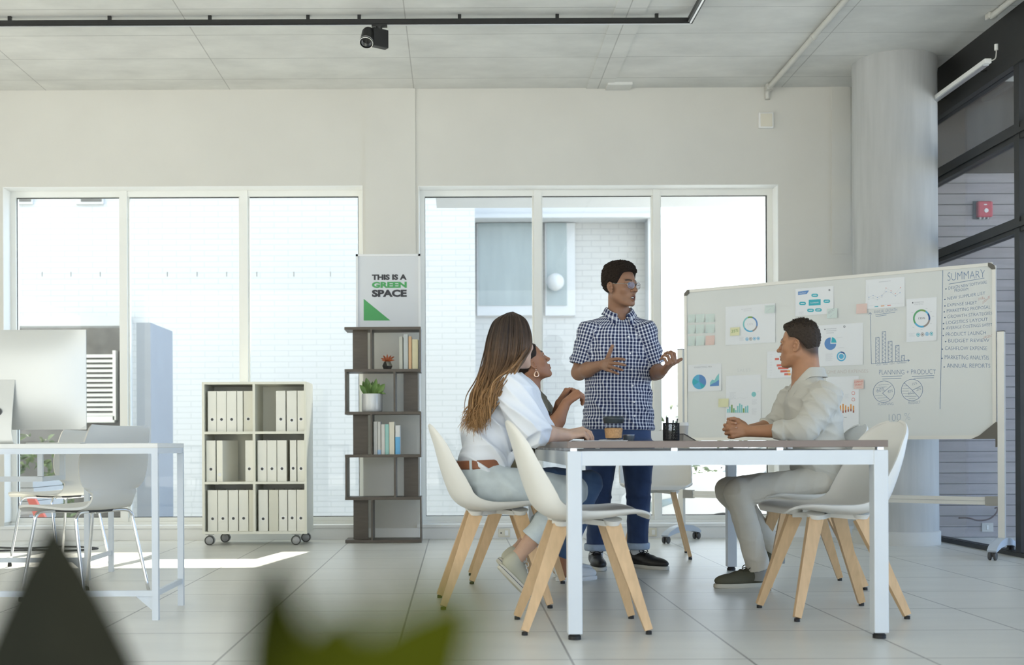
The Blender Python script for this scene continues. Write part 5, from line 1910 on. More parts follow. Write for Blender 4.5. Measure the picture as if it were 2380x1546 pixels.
FING = ((0.043, 0.026, 0.020), (0.047, 0.029, 0.021), (0.043, 0.027, 0.020), (0.034, 0.020, 0.018))


def hand(g, W, f, b, side, curls, thumb=(0.55, 0.75, -0.25), tcurl=0.2, s=1.0, spread=0.10, nails=None, kpal=0.011):
    """W wrist, f towards the knuckles, b back of the hand; side +1 right, -1 left"""
    f = nrm(f)
    b = nrm(np.array(b, float) - f * np.dot(b, f))
    t = side * np.cross(b, f)
    W = np.array(W, float)
    kn = [W + s * (f * a + t * c + b * e) for a, c, e in ((0.090, 0.027, 0.001), (0.094, 0.006, 0.004), (0.088, -0.014, 0.003), (0.078, -0.032, -0.001))]
    base = [W + s * (f * 0.012 + t * c) for c in (0.014, 0.005, -0.005, -0.014)]
    for q, k_ in zip(base, kn):
        g.add(rc(q, k_, 0.0150 * s, 0.0112 * s), kpal)
    g.add(rc(W + s * (f * 0.02 + t * 0.014 - b * 0.006), W + s * (f * 0.05 + t * 0.024 - b * 0.008), 0.014 * s, 0.012 * s), 0.012)
    tips = []
    for i, k_ in enumerate(kn):
        c3 = curls[i] if hasattr(curls[0], '__len__') else curls
        ang = 0.0
        p = k_.copy()
        sp = (1.5 - i) * spread
        r0 = (0.0102, 0.0104, 0.0099, 0.0086)[i] * s
        for j, L in enumerate(FING[i]):
            ang += R(c3[j])
            d = nrm(f * math.cos(ang) - b * math.sin(ang) + t * sp * (math.cos(ang) * 0.8 + 0.2))
            q = p + d * L * s
            g.add(rc(p, q, r0 * (1 - 0.10 * j), r0 * (1 - 0.10 * (j + 1))), 0.006 if j == 0 else 0.0025)
            nb = nrm(f * math.sin(ang) + b * math.cos(ang))
            p = q
        tips.append((p, d, nb, r0 * 0.72))
    td = nrm(f * thumb[0] + t * thumb[1] + b * thumb[2])
    p = W + s * (f * 0.026 + t * 0.022 - b * 0.006)
    bend = nrm(-t * 0.8 + f * 0.6)
    for j, (L, r) in enumerate(((0.040, 0.0145), (0.030, 0.0124), (0.024, 0.0114))):
        d = nrm(td + bend * tcurl * j)
        q = p + d * L * s
        g.add(rc(p, q, r * s, (0.0122, 0.0114, 0.0094)[j] * s), 0.010 if j == 0 else 0.003)
        p = q
    tips.append((p, d, nrm(np.cross(d, np.cross(t, d)) + b * 0.5), 0.0090 * s))
    if nails is not None:
        nails += tips
    return tips


def make_nails(root, tips, m):
    for p, d, nb, r in tips:
        nb = nrm(nb - d * np.dot(nb, d))
        sd = np.cross(d, nb)
        rows = [[p + d * r * a + sd * r * 0.62 * c_ * (1 - 0.25 * max(0, a)) + nb * r * (1.02 - 0.32 * c_ * c_ - 0.22 * max(0, a) ** 2) for c_ in (-1, -0.5, 0, 0.5, 1)] for a in (-0.7, -0.1, 0.4, 0.75)]
        MB().grid(rows, 0.0006).build('fingernail', m, root, smooth=True, world=root)


def shoe(root, heel, d, up, L, m_up, m_sole, m_lace, w=1.0, stripe=None, thick=0.022, name='shoe'):
    """heel = point on the sole under the heel; d along the foot, up = out of the sole"""
    d = nrm(d)
    up = nrm(np.array(up, float) - d * np.dot(up, d))
    sd = np.cross(d, up)
    heel = np.array(heel, float)
    T = lambda x, y, z: heel + d * x * L / 0.28 + sd * y * w + up * z
    g = Grid(heel - 0.36, heel + 0.36, 0.0040)
    t0 = thick
    M = np.array([d, sd, up])
    g.add(el(T(0.055, 0, t0 + 0.028), (0.062 * L / .28, 0.036 * w, 0.040), M))
    g.add(el(T(0.17, 0, t0 + 0.014), (0.105 * L / .28, 0.045 * w, 0.036), M), 0.03)
    g.add(rc(T(0.06, 0, t0 + 0.04), T(0.15, 0, t0 + 0.032), 0.036 * w, 0.028 * w), 0.02)
    g.add(rc(T(0.035, 0, t0 + 0.03), T(0.03, 0, t0 + 0.058), 0.034 * w, 0.035 * w), 0.02)
    g.add(rc(T(0.042, 0, t0 + 0.066), T(0.038, 0, t0 + 0.13), 0.028 * w, 0.034 * w), 0.004, 's')
    g.add(((lambda Q: ((Q - heel) @ up) - t0 + 0.002), heel - 0.4, heel + 0.4), 0.0, 's')
    pos, F = g.mesh(2)
    o = to_obj(name, pos, F, m_up, root)
    out = []
    for k in range(36):
        a = 2 * PI * k / 36
        x = 0.135 + 0.143 * math.cos(a)
        y = (0.040 + 0.007 * math.sin((x - 0.06) / 0.2 * PI) + (0.003 if x > 0.15 else -0.002)) * math.copysign(abs(math.sin(a)) ** 0.72, math.sin(a))
        out.append((x * L / 0.28, y * w))
    rings = []
    for z, e in ((0.0, 0.96), (0.003, 1.0), (t0 - 0.003, 1.0), (t0, 0.97)):
        rings.append([heel + d * (0.135 * L / .28 + (x - 0.135 * L / .28) * e) + sd * y * e + up * (z) for x, y in out])
    MB().rings(rings).build('sole', m_sole, o, smooth=40, world=root)
    if stripe is not None:
        MB().rings([[heel + d * (0.135 * L / .28 + (x - 0.135 * L / .28) * 1.006) + sd * y * 1.01 + up * z for x, y in out] for z in (t0 * 0.52, t0 * 0.62)], False).build('sole_stripe', stripe, o, smooth=True, world=root)
    for i in range(4):
        x = 0.105 + i * 0.021
        h = t0 + 0.074 - i * 0.0085
        pts = [T(x - 0.006, -0.026, h - 0.014), T(x, -0.012, h), T(x + 0.002, 0.012, h), T(x + 0.006, 0.026, h - 0.014)]
        MB().tube(spline(pts, 9), 0.0026, 6).build('lace', m_lace, o, smooth=True, world=root)
    for s_ in (-1, 1):
        pts = [T(0.098, 0.0, t0 + 0.078), T(0.092, s_ * 0.02, t0 + 0.088), T(0.096, s_ * 0.038, t0 + 0.078), T(0.104, s_ * 0.026, t0 + 0.070), T(0.10, 0.0, t0 + 0.077)]
        MB().tube(spline(pts, 14), 0.0022, 6).build('lace', m_lace, o, smooth=True, world=root)
    return o


def skin_mat(name, rough=0.5):
    return mat(name, (0.3, 0.2, 0.15), rough, attr='col', var=0.06, vscale=35, bump=0.06, bscale=350, sss=0.12, spec=0.45)


def cloth(name, col, rough=0.85, bump=0.15, bscale=420, var=0.05, vscale=9, **k):
    return mat(name, col, rough, bump=bump, bscale=bscale, var=var, vscale=vscale, sheen=0.15, spec=0.2, **k)


def plaid_mat(name, per=0.0180):
    m = bpy.data.materials.new(name)
    m.use_nodes = True
    nt = m.node_tree
    b = nt.nodes['Principled BSDF']
    b.inputs['Roughness'].default_value = 0.85
    b.inputs['Specular IOR Level'].default_value = 0.2
    a = nt.nodes.new('ShaderNodeAttribute')
    a.attribute_name = 'weave'
    sp = nt.nodes.new('ShaderNodeSeparateXYZ')
    nt.links.new(a.outputs['Vector'], sp.inputs[0])
    outs = []
    for ch, wd in (('X', 0.40), ('Y', 0.33)):
        d = nt.nodes.new('ShaderNodeMath')
        d.operation = 'DIVIDE'
        d.inputs[1].default_value = per if ch == 'X' else per * 1.15
        nt.links.new(sp.outputs[ch], d.inputs[0])
        fr = nt.nodes.new('ShaderNodeMath')
        fr.operation = 'PINGPONG'
        fr.inputs[1].default_value = 0.5
        nt.links.new(d.outputs[0], fr.inputs[0])
        st = nt.nodes.new('ShaderNodeMapRange')
        st.inputs['From Min'].default_value = wd / 2 - 0.03
        st.inputs['From Max'].default_value = wd / 2 + 0.03
        st.inputs['To Min'].default_value = 1.0
        st.inputs['To Max'].default_value = 0.0
        nt.links.new(fr.outputs[0], st.inputs['Value'])
        outs.append(st.outputs[0])
    ad = nt.nodes.new('ShaderNodeMath')
    ad.operation = 'ADD'
    nt.links.new(outs[0], ad.inputs[0])
    m2 = nt.nodes.new('ShaderNodeMath')
    m2.operation = 'MULTIPLY'
    m2.inputs[1].default_value = 0.75
    nt.links.new(outs[1], m2.inputs[0])
    nt.links.new(m2.outputs[0], ad.inputs[1])
    hf = nt.nodes.new('ShaderNodeMath')
    hf.operation = 'MULTIPLY'
    hf.inputs[1].default_value = 0.57
    nt.links.new(ad.outputs[0], hf.inputs[0])
    cr = nt.nodes.new('ShaderNodeValToRGB')
    cr.color_ramp.elements[0].color = (0.022, 0.030, 0.085, 1)
    cr.color_ramp.elements[1].color = (0.78, 0.80, 0.84, 1)
    e = cr.color_ramp.elements.new(0.5)
    e.color = (0.34, 0.37, 0.46, 1)
    nt.links.new(hf.outputs[0], cr.inputs['Fac'])
    nt.links.new(cr.outputs['Color'], b.inputs['Base Color'])
    nb = nt.nodes.new('ShaderNodeTexNoise')
    nb.inputs['Scale'].default_value = 400
    bp_ = nt.nodes.new('ShaderNodeBump')
    bp_.inputs['Strength'].default_value = 0.1
    nt.links.new(nb.outputs['Fac'], bp_.inputs['Height'])
    nt.links.new(bp_.outputs['Normal'], b.inputs['Normal'])
    return m


def collar(root, N, fwd, r0, r1, h, m, open_=0.32, drop=0.05, attr=False, tilt=0.25, point=0.035):
    """folded shirt collar round the neck; N = centre at the neck's base"""
    f = nrm(fwd)
    u = V(0, 0, 1)
    rgt = np.cross(f, u)
    rows, uvs = [], []
    n = 40
    for i in range(n):
        a = open_ + (2 * PI - 2 * open_) * i / (n - 1)
        dirv = f * math.cos(a) + rgt * math.sin(a)
        fr = max(0, math.cos(a))
        row = []
        tip = max(0, 1 - min(i, n - 1 - i) / 5.0)
        for (r_, z_) in ((r0 + 0.004, -0.012), (r0 + 0.002, h * 0.55), (r0 + 0.005, h * 0.95), (r0 + 0.011, h), (r0 + 0.017, h * 0.8), (r0 + (r1 - r0) * 0.7, h * 0.28), (r1, -0.006 - tip * point)):
            ro = r_ * (1 + 0.10 * fr) + tip * 0.006 * (z_ < 0.3 * h)
            row.append(N + dirv * ro + u * (z_ - tilt * (fr ** 1.5) * drop * 2 + 0.012 * (1 - fr)))
        rows.append(row)
    mb_ = MB().grid(rows, 0.002)
    o = mb_.build('collar', m, root, smooth=60, world=root)
    if attr:
        me = o.data
        at = me.color_attributes.new('weave', 'FLOAT_COLOR', 'POINT')
        K = len(rows[0])
        for vi in range(len(me.vertices)):
            q = vi % (n * K)
            at.data[vi].color = ((q // K) * 0.0105, (q % K) * 0.012, 0, 1)
    return o


m_eye = mat('eye_white', (0.70, 0.68, 0.65), 0.25)
m_iris = mat('brown_iris', (0.05, 0.025, 0.012), 0.2)
m_pupil = mat('pupil', (0.005, 0.005, 0.005), 0.15)
m_teeth = mat('teeth', (0.75, 0.73, 0.68), 0.3)
# ------------------------------------------------------------------ the standing man
def hair_cut(head, zmin, r, c, bump=None, p=2.0):
    """hair cap on the skull kept above the hairline zmin(y, x)"""
    c, r = np.array(c, float), np.array(r, float)

    def f(Q):
        L = head.local(Q)
        q = (L - c)
        e = (np.abs(q / r) ** p).sum(-1) ** (1 / p)
        d = (e - 1) * r.min()
        if bump is not None:
            d = d + bump(L)
        return np.maximum(d, zmin(L[..., 1], np.abs(L[..., 0])) - L[..., 2]) * head.s
    lo = head.o - 0.24
    return f, lo, head.o + 0.24


def person_man_standing():
    Yb = 7.03
    root = thing('person', (0.95, Yb, 0), 'standing man with glasses, blue checked shirt and jeans, both hands raised as he talks', 'person')
    H = Head(Pn(1444, 668, 6.99), (0.665, -0.745, -0.04), (-0.02, 0, 1), 0.985, jaw=1.06, lips=1.35, nose=1.25, mouth_open=0.008)
    N = Pn(1438, 728, 7.05)
    sh = [Pn(1371, 776, 7.03), Pn(1497, 774, 7.01)]
    elb = [Pn(1346, 866, 7.04), Pn(1522, 866, 7.04)]
    wr = [Pn(1400, 848, 6.80), Pn(1541, 862, 6.80)]
    g = Grid((0.58, 6.50, 0.80), (1.42, 7.26, 1.86), 0.0027)
    H.sculpt(g)
    g.add(rc(H.w(0, -0.025, -0.055), N + V(0, 0.01, 0.0), 0.058, 0.062), 0.02)
    g.add(rc(N + V(0, 0, -0.02), N + V(0, 0.01, -0.12), 0.065, 0.10), 0.03)
    g.add(el(N + V(0, 0.01, -0.28), (0.15, 0.09, 0.20)), 0.05)
    g.add(el(N + V(0, 0.01, -0.52), (0.15, 0.095, 0.18)), 0.05)
    for s_, e_, w_ in zip(sh, elb, wr):
        g.add(rc(N + V(0, 0.0, -0.08), s_ + V(0, 0, -0.01), 0.045, 0.048), 0.02)
        g.add(rc(s_, e_, 0.050, 0.045), 0.02)
        m_ = e_ * 0.62 + w_ * 0.38
        g.add(rc(e_, m_, 0.043, 0.042), 0.02)
        g.add(rc(m_, w_, 0.042, 0.0265), 0.02)
    nails = []
    hand(g, wr[0], (0.36, -0.92, -0.04), (-0.88, -0.34, 0.28), 1, ((16, 26, 20), (24, 24, 16), (28, 22, 14), (30, 20, 12)), thumb=(0.12, 0.98, -0.05), tcurl=0.0, spread=0.13, nails=nails)
    hand(g, wr[1], (0.42, -0.70, 0.48), (0.50, -0.30, -0.80), -1, ((58, 62, 36), (66, 62, 36), (72, 62, 36), (76, 60, 36)), thumb=(0.50, 0.86, 0.0), tcurl=0.0, spread=0.08, nails=nails)
    pos, F = g.mesh(1)
    base = (0.29, 0.155, 0.093)
    col = H.paint(pos, base, (0.155, 0.062, 0.050), (0.02, 0.014, 0.010), scalp=(0.03, 0.02, 0.015),
                  scalp_fn=lambda L: np.clip((L[:, 2] - np.where(L[:, 1] > 0.03, 0.085, np.where(L[:, 1] > -0.035, 0.035, -0.05))) / 0.02, 0, 1) * (np.abs(L[:, 0]) < 0.0785))
    # palms are lighter
    for w_, nb in ((wr[0], V(0.70, 0.60, -0.25)), (wr[1], V(-0.45, 0.62, 0.62))):
        d = np.linalg.norm(pos - w_, axis=1)
        col[d < 0.03] = col[d < 0.03]
    to_obj('body', pos, F, skin_mat('dark_brown_skin'), root, col)
    H.eyes(root, m_eye, m_iris, m_pupil)
    make_nails(root, nails, mat('nail_brown', (0.36, 0.22, 0.16), 0.35))
    tm = MB()
    rows = []
    for i in range(9):
        a = -0.9 + 1.8 * i / 8
        rows.append([H.w(0.017 * math.sin(a), 0.070 + 0.0215 * math.cos(a), z) for z in (-0.0625, -0.0705)])
    tm.grid(rows, 0.002).build('teeth', m_teeth, root, smooth=True, world=root)
    # hair: short sponge curls, flat on top, faded sides
    gh = Grid(H.o - 0.17, H.o + 0.2, 0.0030)
    rs = np.random.RandomState(1)
    ws = [rs.normal(0, 1, 3) * 260 for _ in range(7)]
    bump = lambda L: 0.0020 * sum(np.sin(L @ w_ + i) for i, w_ in enumerate(ws)) / 2.2

    def zmin(y, x):
        z = np.interp(y, [-0.13, -0.085, -0.055, -0.028, -0.012, 0.022, 0.040, 0.052, 0.12], [-0.065, -0.062, -0.035, 0.022, 0.024, 0.012, 0.045, 0.082, 0.104])
        return z
    gh.add(hair_cut(H, zmin, (0.0845, 0.112, 0.103), (0, -0.018, 0.060), bump, 2.5))
    p_, f_ = gh.mesh(0)
    to_obj('hair', p_, f_, mat('black_curly_hair', (0.022, 0.016, 0.012), 0.85, bump=0.6, bscale=300, var=0.3, vscale=120, spec=0.15), root)
    # glasses
    m_wire = mat('silver_wire', (0.40, 0.38, 0.36), 0.25, 1.0)
    gl = MB()
    for s_ in (-1, 1):
        pts = []
        for k in range(25):
            a = 2 * PI * k / 24
            pts.append(H.w(s_ * (0.0335 + 0.0235 * math.copysign(abs(math.cos(a)) ** 0.8, math.cos(a))), 0.1075 - 0.006 * math.cos(a) * (1 if True else 0) - 0.004, 0.004 + 0.0195 * math.copysign(abs(math.sin(a)) ** 0.85, math.sin(a))))
        gl.tube(pts, 0.0011, 6, caps=False)
        gl.tube(spline([H.w(s_ * 0.0565, 0.100, 0.012), H.w(s_ * 0.068, 0.085, 0.012), H.w(s_ * 0.0795, 0.04, 0.014), H.w(s_ * 0.082, 0.0, 0.018), H.w(s_ * 0.080, -0.012, 0.010), H.w(s_ * 0.079, -0.022, -0.008)], 24), 0.0012, 6)
    gl.tube(spline([H.w(-0.011, 0.110, 0.010), H.w(0, 0.1135, 0.014), H.w(0.011, 0.110, 0.010)], 8), 0.0011, 6)
    go = gl.build('glasses', m_wire, root, smooth=True, world=root)
    for s_ in (-1, 1):
        pts = [H.w(s_ * (0.0335 + 0.0225 * math.copysign(abs(math.cos(a)) ** 0.8, math.cos(a))), 0.1045 - 0.006 * math.cos(a), 0.004 + 0.0185 * math.copysign(abs(math.sin(a)) ** 0.85, math.sin(a))) for a in [2 * PI * k / 24 for k in range(24)]]
        MB().rings([pts, [p + 0.001 * H.M[1] for p in pts]]).build('lens', glass_mat('lens_glass', (0.88, 0.88, 0.90), 1.2), go, world=root)
    # shirt
    A, B = Pn(1437, 1000, 7.04), Pn(1440, 726, 7.05)
    side = (0.985, 0.17, 0)
    fd = fold_fn(3, 0.0055, 42, (0.5, 0.1, 0.8), 6, 0.6)
    tor = Loft(A, B, side, [(0.0, 0, 0, 0.220, 0.140), (0.15, 0, 0, 0.214, 0.140), (0.38, -0.004, 0, 0.200, 0.132), (0.62, 0, 0, 0.205, 0.134), (0.78, 0, 0, 0.205, 0.125), (0.86, 0, 0, 0.175, 0.108), (0.94, 0, 0, 0.115, 0.085), (1.0, 0, 0, 0.070, 0.066)], 2.3, fd)
    fs = fold_fn(9, 0.005, 55, (0.2, 0.3, 0.9), 5, 0.7)
    sl = [Loft(sh[0], Pn(1349, 849, 7.03), (0, 1, 0), [(-0.25, 0, 0, 0.075, 0.07), (0.0, 0, 0, 0.080, 0.076), (0.4, 0, 0, 0.074, 0.072), (1.0, 0, 0, 0.071, 0.069)], 2, fs),
          Loft(sh[1], Pn(1520, 847, 7.03), (0, 1, 0), [(-0.25, 0, 0, 0.075, 0.07), (0.0, 0, 0, 0.080, 0.076), (0.4, 0, 0, 0.074, 0.070), (1.0, 0, 0, 0.069, 0.066)], 2, fs)]
    gs = Grid((0.60, 6.78, 0.76), (1.34, 7.28, 1.52), 0.0042)
    gs.add(tor.prim())
    for l_ in sl:
        gs.add(l_.prim(), 0.035)
    for s_ in sh:
        gs.add(rc(N + V(0, 0.01, -0.075), s_ + V(0, 0, 0.012), 0.070, 0.066), 0.03)
    gs.add(rc(N + V(0, 0.0, 0.03), N + V(0.004, -0.02, -0.02), 0.060, 0.058), 0.01, 's')
    gs.add(rc(N + V(0.012, -0.075, 0.01), N + V(0.014, -0.125, -0.085), 0.040, 0.012), 0.01, 's')
    for l_ in sl:
        d = nrm(l_.B - l_.A)
        gs.add(rc(l_.B + d * 0.02, l_.B - d * 0.03, 0.060, 0.050), 0.003, 's')
    gs.add(el(A + V(0, 0, -0.03), (0.205, 0.125, 0.05)), 0.004, 's')
    pos, F = gs.mesh(1)
    dt = tor.f(pos)
    uu, vv = tor.uv(pos)
    for l_ in sl:
        ds = l_.f(pos)
        u2, v2 = l_.uv(pos)
        mk = ds < dt
        uu = np.where(mk, u2, uu)
        vv = np.where(mk, v2, vv)
        dt = np.minimum(dt, ds)
    m_pl = plaid_mat('blue_check_cotton')
    so = to_obj('shirt', pos, F, m_pl, root, np.stack([uu, vv], 1), 'weave')
    collar(root, N + V(0, 0.0, -0.012), (0.12, -0.99, 0), 0.065, 0.102, 0.034, m_pl, open_=0.36, drop=0.08, attr=True, point=0.03)
    m_bt = mat('shirt_button', (0.75, 0.76, 0.78), 0.3)
    for px, py in ((1449, 787), (1452, 825), (1455, 862), (1458, 899), (1461, 936), (1462, 968)):
        c_ = Pn(px, py, 7.04)
        dd = V(0.12, -0.99, 0)
        # find the cloth's surface along the view of the chest
        ts = np.linspace(0.06, 0.20, 120)
        q = np.array([c_ + dd * t_ for t_ in ts])
        v_ = tor.f(q)
        i = int(np.argmax(v_ > 0)) or 60
        MB().lathe([(0, -0.001), (0.0055, -0.001), (0.006, 0.001), (0.004, 0.002), (0, 0.0014)], q[i] + dd * 0.002, 14, axis=dd).build('button', m_bt, so, smooth=50, world=root)
    # jeans
    m_jean = cloth('dark_denim', (0.040, 0.068, 0.150), 0.8, var=0.35, vscale=7)
    fj = fold_fn(12, 0.0032, 34, (0.5, 0.2, 0.8), 6, 1.2)
    gj = Grid((0.62, 6.75, 0.09), (1.36, 7.26, 0.92), 0.0045)
    gj.add(Loft(Pn(1438, 1046, Yb), Pn(1438, 975, Yb), side, [(0, 0, 0, 0.196, 0.120), (1, 0, 0, 0.190, 0.118)], 2.4).prim())
    legs = ((Pn(1397, 1040, Yb), Pn(1393, 1155, 7.0), Pn(1386, 1275, 6.99)), (Pn(1481, 1040, Yb), Pn(1484, 1155, 7.0), Pn(1482, 1272, 6.99)))
    for a_, b_, c_ in legs:
        gj.add(Loft(a_, b_, (1, 0, 0), [(-0.1, 0, 0, 0.102, 0.105), (0.4, 0, 0, 0.090, 0.095), (1, 0, 0, 0.070, 0.076)], 2, fj).prim(), 0.03)
        gj.add(Loft(b_, c_, (1, 0, 0), [(0, 0, 0, 0.072, 0.076), (0.4, 0, 0, 0.067, 0.073), (1, 0, 0, 0.062, 0.068)], 2, fj).prim(), 0.02)
        gj.add(rc(c_ + V(0, 0, -0.03), c_ + V(0, 0, 0.02), 0.053, 0.05), 0.003, 's')
    pos, F = gj.mesh(1)
    jo = to_obj('jeans', pos, F, m_jean, root)
    m_cuff = cloth('light_denim', (0.36, 0.44, 0.55), 0.85, var=0.15, vscale=30)
    m_sho = mat('black_leather', (0.018, 0.017, 0.016), 0.42, bump=0.08, bscale=120, var=0.15, vscale=20)
    m_sol = mat('pale_sole', (0.60, 0.58, 0.52), 0.6)
    m_lac = mat('black_lace', (0.012, 0.012, 0.012), 0.8)
    m_sock = cloth('white_sock', (0.66, 0.68, 0.70))
    for i, (a_, b_, c_) in enumerate(legs):
        z0, z1 = c_[2] - 0.012, c_[2] + 0.028
        rows = []
        for k in range(33):
            a = 2 * PI * k / 32
            w_ = 0.003 * math.sin(a * 5 + i)
            rows.append([V(c_[0] + (0.064 + e + w_) * math.cos(a), c_[1] + (0.070 + e + w_) * math.sin(a), z) for e, z in ((-0.004, z0 + 0.004), (0.002, z0), (0.006, z0 + 0.01), (0.006, z1 - 0.006), (0.002, z1))])
        MB().grid(rows, -0.003).build('turned_up_hem', m_cuff, jo, smooth=True, world=root)
        MB().tube([(c_[0], c_[1] + 0.01, 0.05), (c_[0], c_[1] + 0.005, c_[2] + 0.03)], [0.040, 0.043], 20).build('sock', m_sock, root, smooth=40, world=root)
    shoe(root, (legs[0][2][0] - 0.004, 7.06, 0.0), (0.02, -1, 0), (0, 0, 1), 0.285, m_sho, m_sol, m_lac)
    shoe(root, (legs[1][2][0] - 0.035, 7.035, 0.0), (0.66, -0.75, 0), (0, 0, 1), 0.285, m_sho, m_sol, m_lac)


# ------------------------------------------------------------------ woman in the white blouse
def person_woman_blouse():
    root = thing('person', (0.12, 5.42, 0), 'seated woman with long wavy brown hair in a white blouse, seen from behind', 'person')
    H = Head(Pn(1195, 800, 5.43), (0.70, 0.70, 0.04), (-0.06, -0.05, 1), 0.95, jaw=0.94, lips=1.1, nose=0.95)
    N = Pn(1172, 858, 5.44)
    g = Grid((-0.06, 4.98, 0.52), (0.76, 5.86, 1.38), 0.0030)
    H.sculpt(g)
    g.add(rc(H.w(0, -0.02, -0.055), N + V(0, 0, -0.01), 0.047, 0.050), 0.02)
    g.add(rc(N, N + V(-0.03, 0, -0.1), 0.06, 0.10), 0.03)
    g.add(el(N + V(-0.055, 0, -0.24), (0.085, 0.13, 0.20)), 0.05)
    sh = [Pn(1183, 900, 5.27), Pn(1195, 896, 5.62)]
    el_ = [Pn(1243, 1009, 5.20), Pn(1255, 1008, 5.66)]
    wr = [Pn(1318, 1014, 5.33), Pn(1314, 1008, 5.47)]
    for s_, e_, w_ in zip(sh, el_, wr):
        g.add(rc(N + V(-0.02, 0, -0.05), s_, 0.045, 0.045), 0.03)
        g.add(rc(s_, e_, 0.040, 0.030), 0.02)
        m_ = e_ * 0.6 + w_ * 0.4
        g.add(rc(e_, m_, 0.031, 0.0365), 0.02)
        g.add(rc(m_, w_, 0.0365, 0.0245), 0.02)
    nails = []
    hand(g, wr[0], (0.86, 0.42, 0.22), (-0.18, -0.40, 0.90), 1, ((38, 38, 20), (46, 40, 20), (50, 40, 22), (50, 38, 22)), thumb=(0.75, 0.5, -0.45), s=0.90, spread=0.06, nails=nails)
    hand(g, wr[1], (0.86, -0.35, 0.20), (-0.15, 0.1, 0.95), -1, ((30, 40, 20), (36, 40, 20), (42, 40, 22), (46, 38, 22)), thumb=(0.75, 0.5, -0.45), s=0.90, spread=0.06, nails=nails)
    pos, F = g.mesh(1)
    base = (0.66, 0.44, 0.32)
    col = H.paint(pos, base, (0.52, 0.24, 0.20), (0.10, 0.06, 0.04))
    skin = skin_mat('light_skin')
    to_obj('body', pos, F, skin, root, col)
    H.eyes(root, m_eye, m_iris, m_pupil)
    make_nails(root, nails, mat('nail_pink', (0.66, 0.42, 0.36), 0.3))
    # blouse
    m_bl = cloth('white_cotton', (0.80, 0.83, 0.87), 0.85, bump=0.1, var=0.02)
    A, B = Pn(1119, 1095, 5.43), Pn(1171, 855, 5.44)
    fb = fold_fn(21, 0.010, 36, (0.7, 0.2, 0.4), 6, 0.7)
    tor = Loft(A, B, (0, 1, 0), [(0.0, 0, 0, 0.170, 0.118), (0.12, 0, 0, 0.165, 0.118), (0.35, 0, 0, 0.160, 0.122), (0.6, 0, 0, 0.178, 0.118), (0.78, 0, 0, 0.178, 0.100), (0.88, 0, 0, 0.145, 0.080), (0.96, 0, 0, 0.090, 0.062), (1.0, 0, 0, 0.066, 0.056)], 2.2, fb)
    fz = fold_fn(22, 0.0105, 40, (0.6, 0.1, 0.7), 6, 0.6)
    gs = Grid((-0.08, 4.98, 0.56), (0.52, 5.86, 1.14), 0.0042)
    gs.add(tor.prim())
    cuffs = []
    for s_, e_, w_ in zip(sh, el_, wr):
        end = e_ + (w_ - e_) * 0.26
        gs.add(Loft(s_, e_, (0, 1, 0), [(-0.15, 0, 0, 0.075, 0.07), (0.0, 0, 0, 0.082, 0.085), (0.2, 0, 0, 0.086, 0.092), (0.55, 0, 0, 0.083, 0.088), (0.9, 0, 0, 0.074, 0.076), (1.05, 0, 0, 0.066, 0.068)], 2, fz).prim(), 0.035)
        gs.add(Loft(e_ - (w_ - e_) * 0.1, end, (0, 0, 1), [(0.0, 0, 0, 0.060, 0.060), (0.5, 0, 0, 0.062, 0.060), (1.0, 0, 0, 0.052, 0.050)], 2, fz).prim(), 0.03)
        cuffs.append((e_, w_, end))
    # ties at the front waist
    gs.add(rc(Pn(1178, 1085, 5.40), Pn(1200, 1047, 5.36), 0.016, 0.012), 0.02)
    for e_, w_, end in cuffs:
        d = nrm(w_ - e_)
        gs.add(rc(end + d * 0.03, end - d * 0.03, 0.041, 0.036), 0.003, 's')
    gs.add(rc(N + V(0.01, 0, 0.03), N + V(-0.0, 0, -0.015), 0.052, 0.050), 0.006, 's')
    gs.add(el(A + V(-0.01, 0, -0.02), (0.112, 0.150, 0.04)), 0.004, 's')
    pos, F = gs.mesh(1)
    to_obj('blouse', pos, F, m_bl, root)
    # jeans, belt
    m_jn = cloth('pale_denim', (0.54, 0.60, 0.61), 0.85, var=0.2, vscale=9)
    fj = fold_fn(31, 0.0042, 42, (0.8, 0.1, 0.5), 6, 0.6)
    gj = Grid((-0.10, 5.12, 0.18), (0.66, 5.74, 0.70), 0.0045)
    hip = Pn(1122, 1122, 5.43)
    gj.add(el(hip, (0.135, 0.172, 0.108), np.array([nrm((0.98, 0, -0.2)), V(0, 1, 0), nrm((0.2, 0, 0.98))])))
    gj.add(Loft(Pn(1122, 1120, 5.43), Pn(1116, 1072, 5.43), (0, 1, 0), [(0, 0, 0, 0.168, 0.122), (1, 0, 0, 0.156, 0.108)], 2.2).prim(), 0.03)
    kn = [Pn(1330, 1140, 5.31), Pn(1336, 1138, 5.56)]
    hps = [Pn(1158, 1322, 5.29), Pn(1155, 1306, 5.46)]
    fds = [nrm((0.50, 0.42, -(hps[0][2] - 0.014) / 0.25)), nrm((0.50, 0.36, -(hps[1][2] - 0.014) / 0.25))]
    for q_, h_ in zip(fds, hps):
        hz = math.sqrt(1 - ((h_[2] - 0.014) / 0.25) ** 2)
        k_ = hz / math.hypot(q_[0], q_[1])
        q_[0], q_[1], q_[2] = q_[0] * k_, q_[1] * k_, -(h_[2] - 0.014) / 0.25
    fus = [nrm(V(0.62, 0.10, 0.75) - q_ * np.dot(V(0.62, 0.10, 0.75), q_)) for q_ in fds]
    an = [h_ + q_ * 0.036 + u_ * 0.105 for h_, q_, u_ in zip(hps, fds, fus)]
    th = [Pn(1135, 1128, 5.34), Pn(1135, 1128, 5.52)]
    ends = []
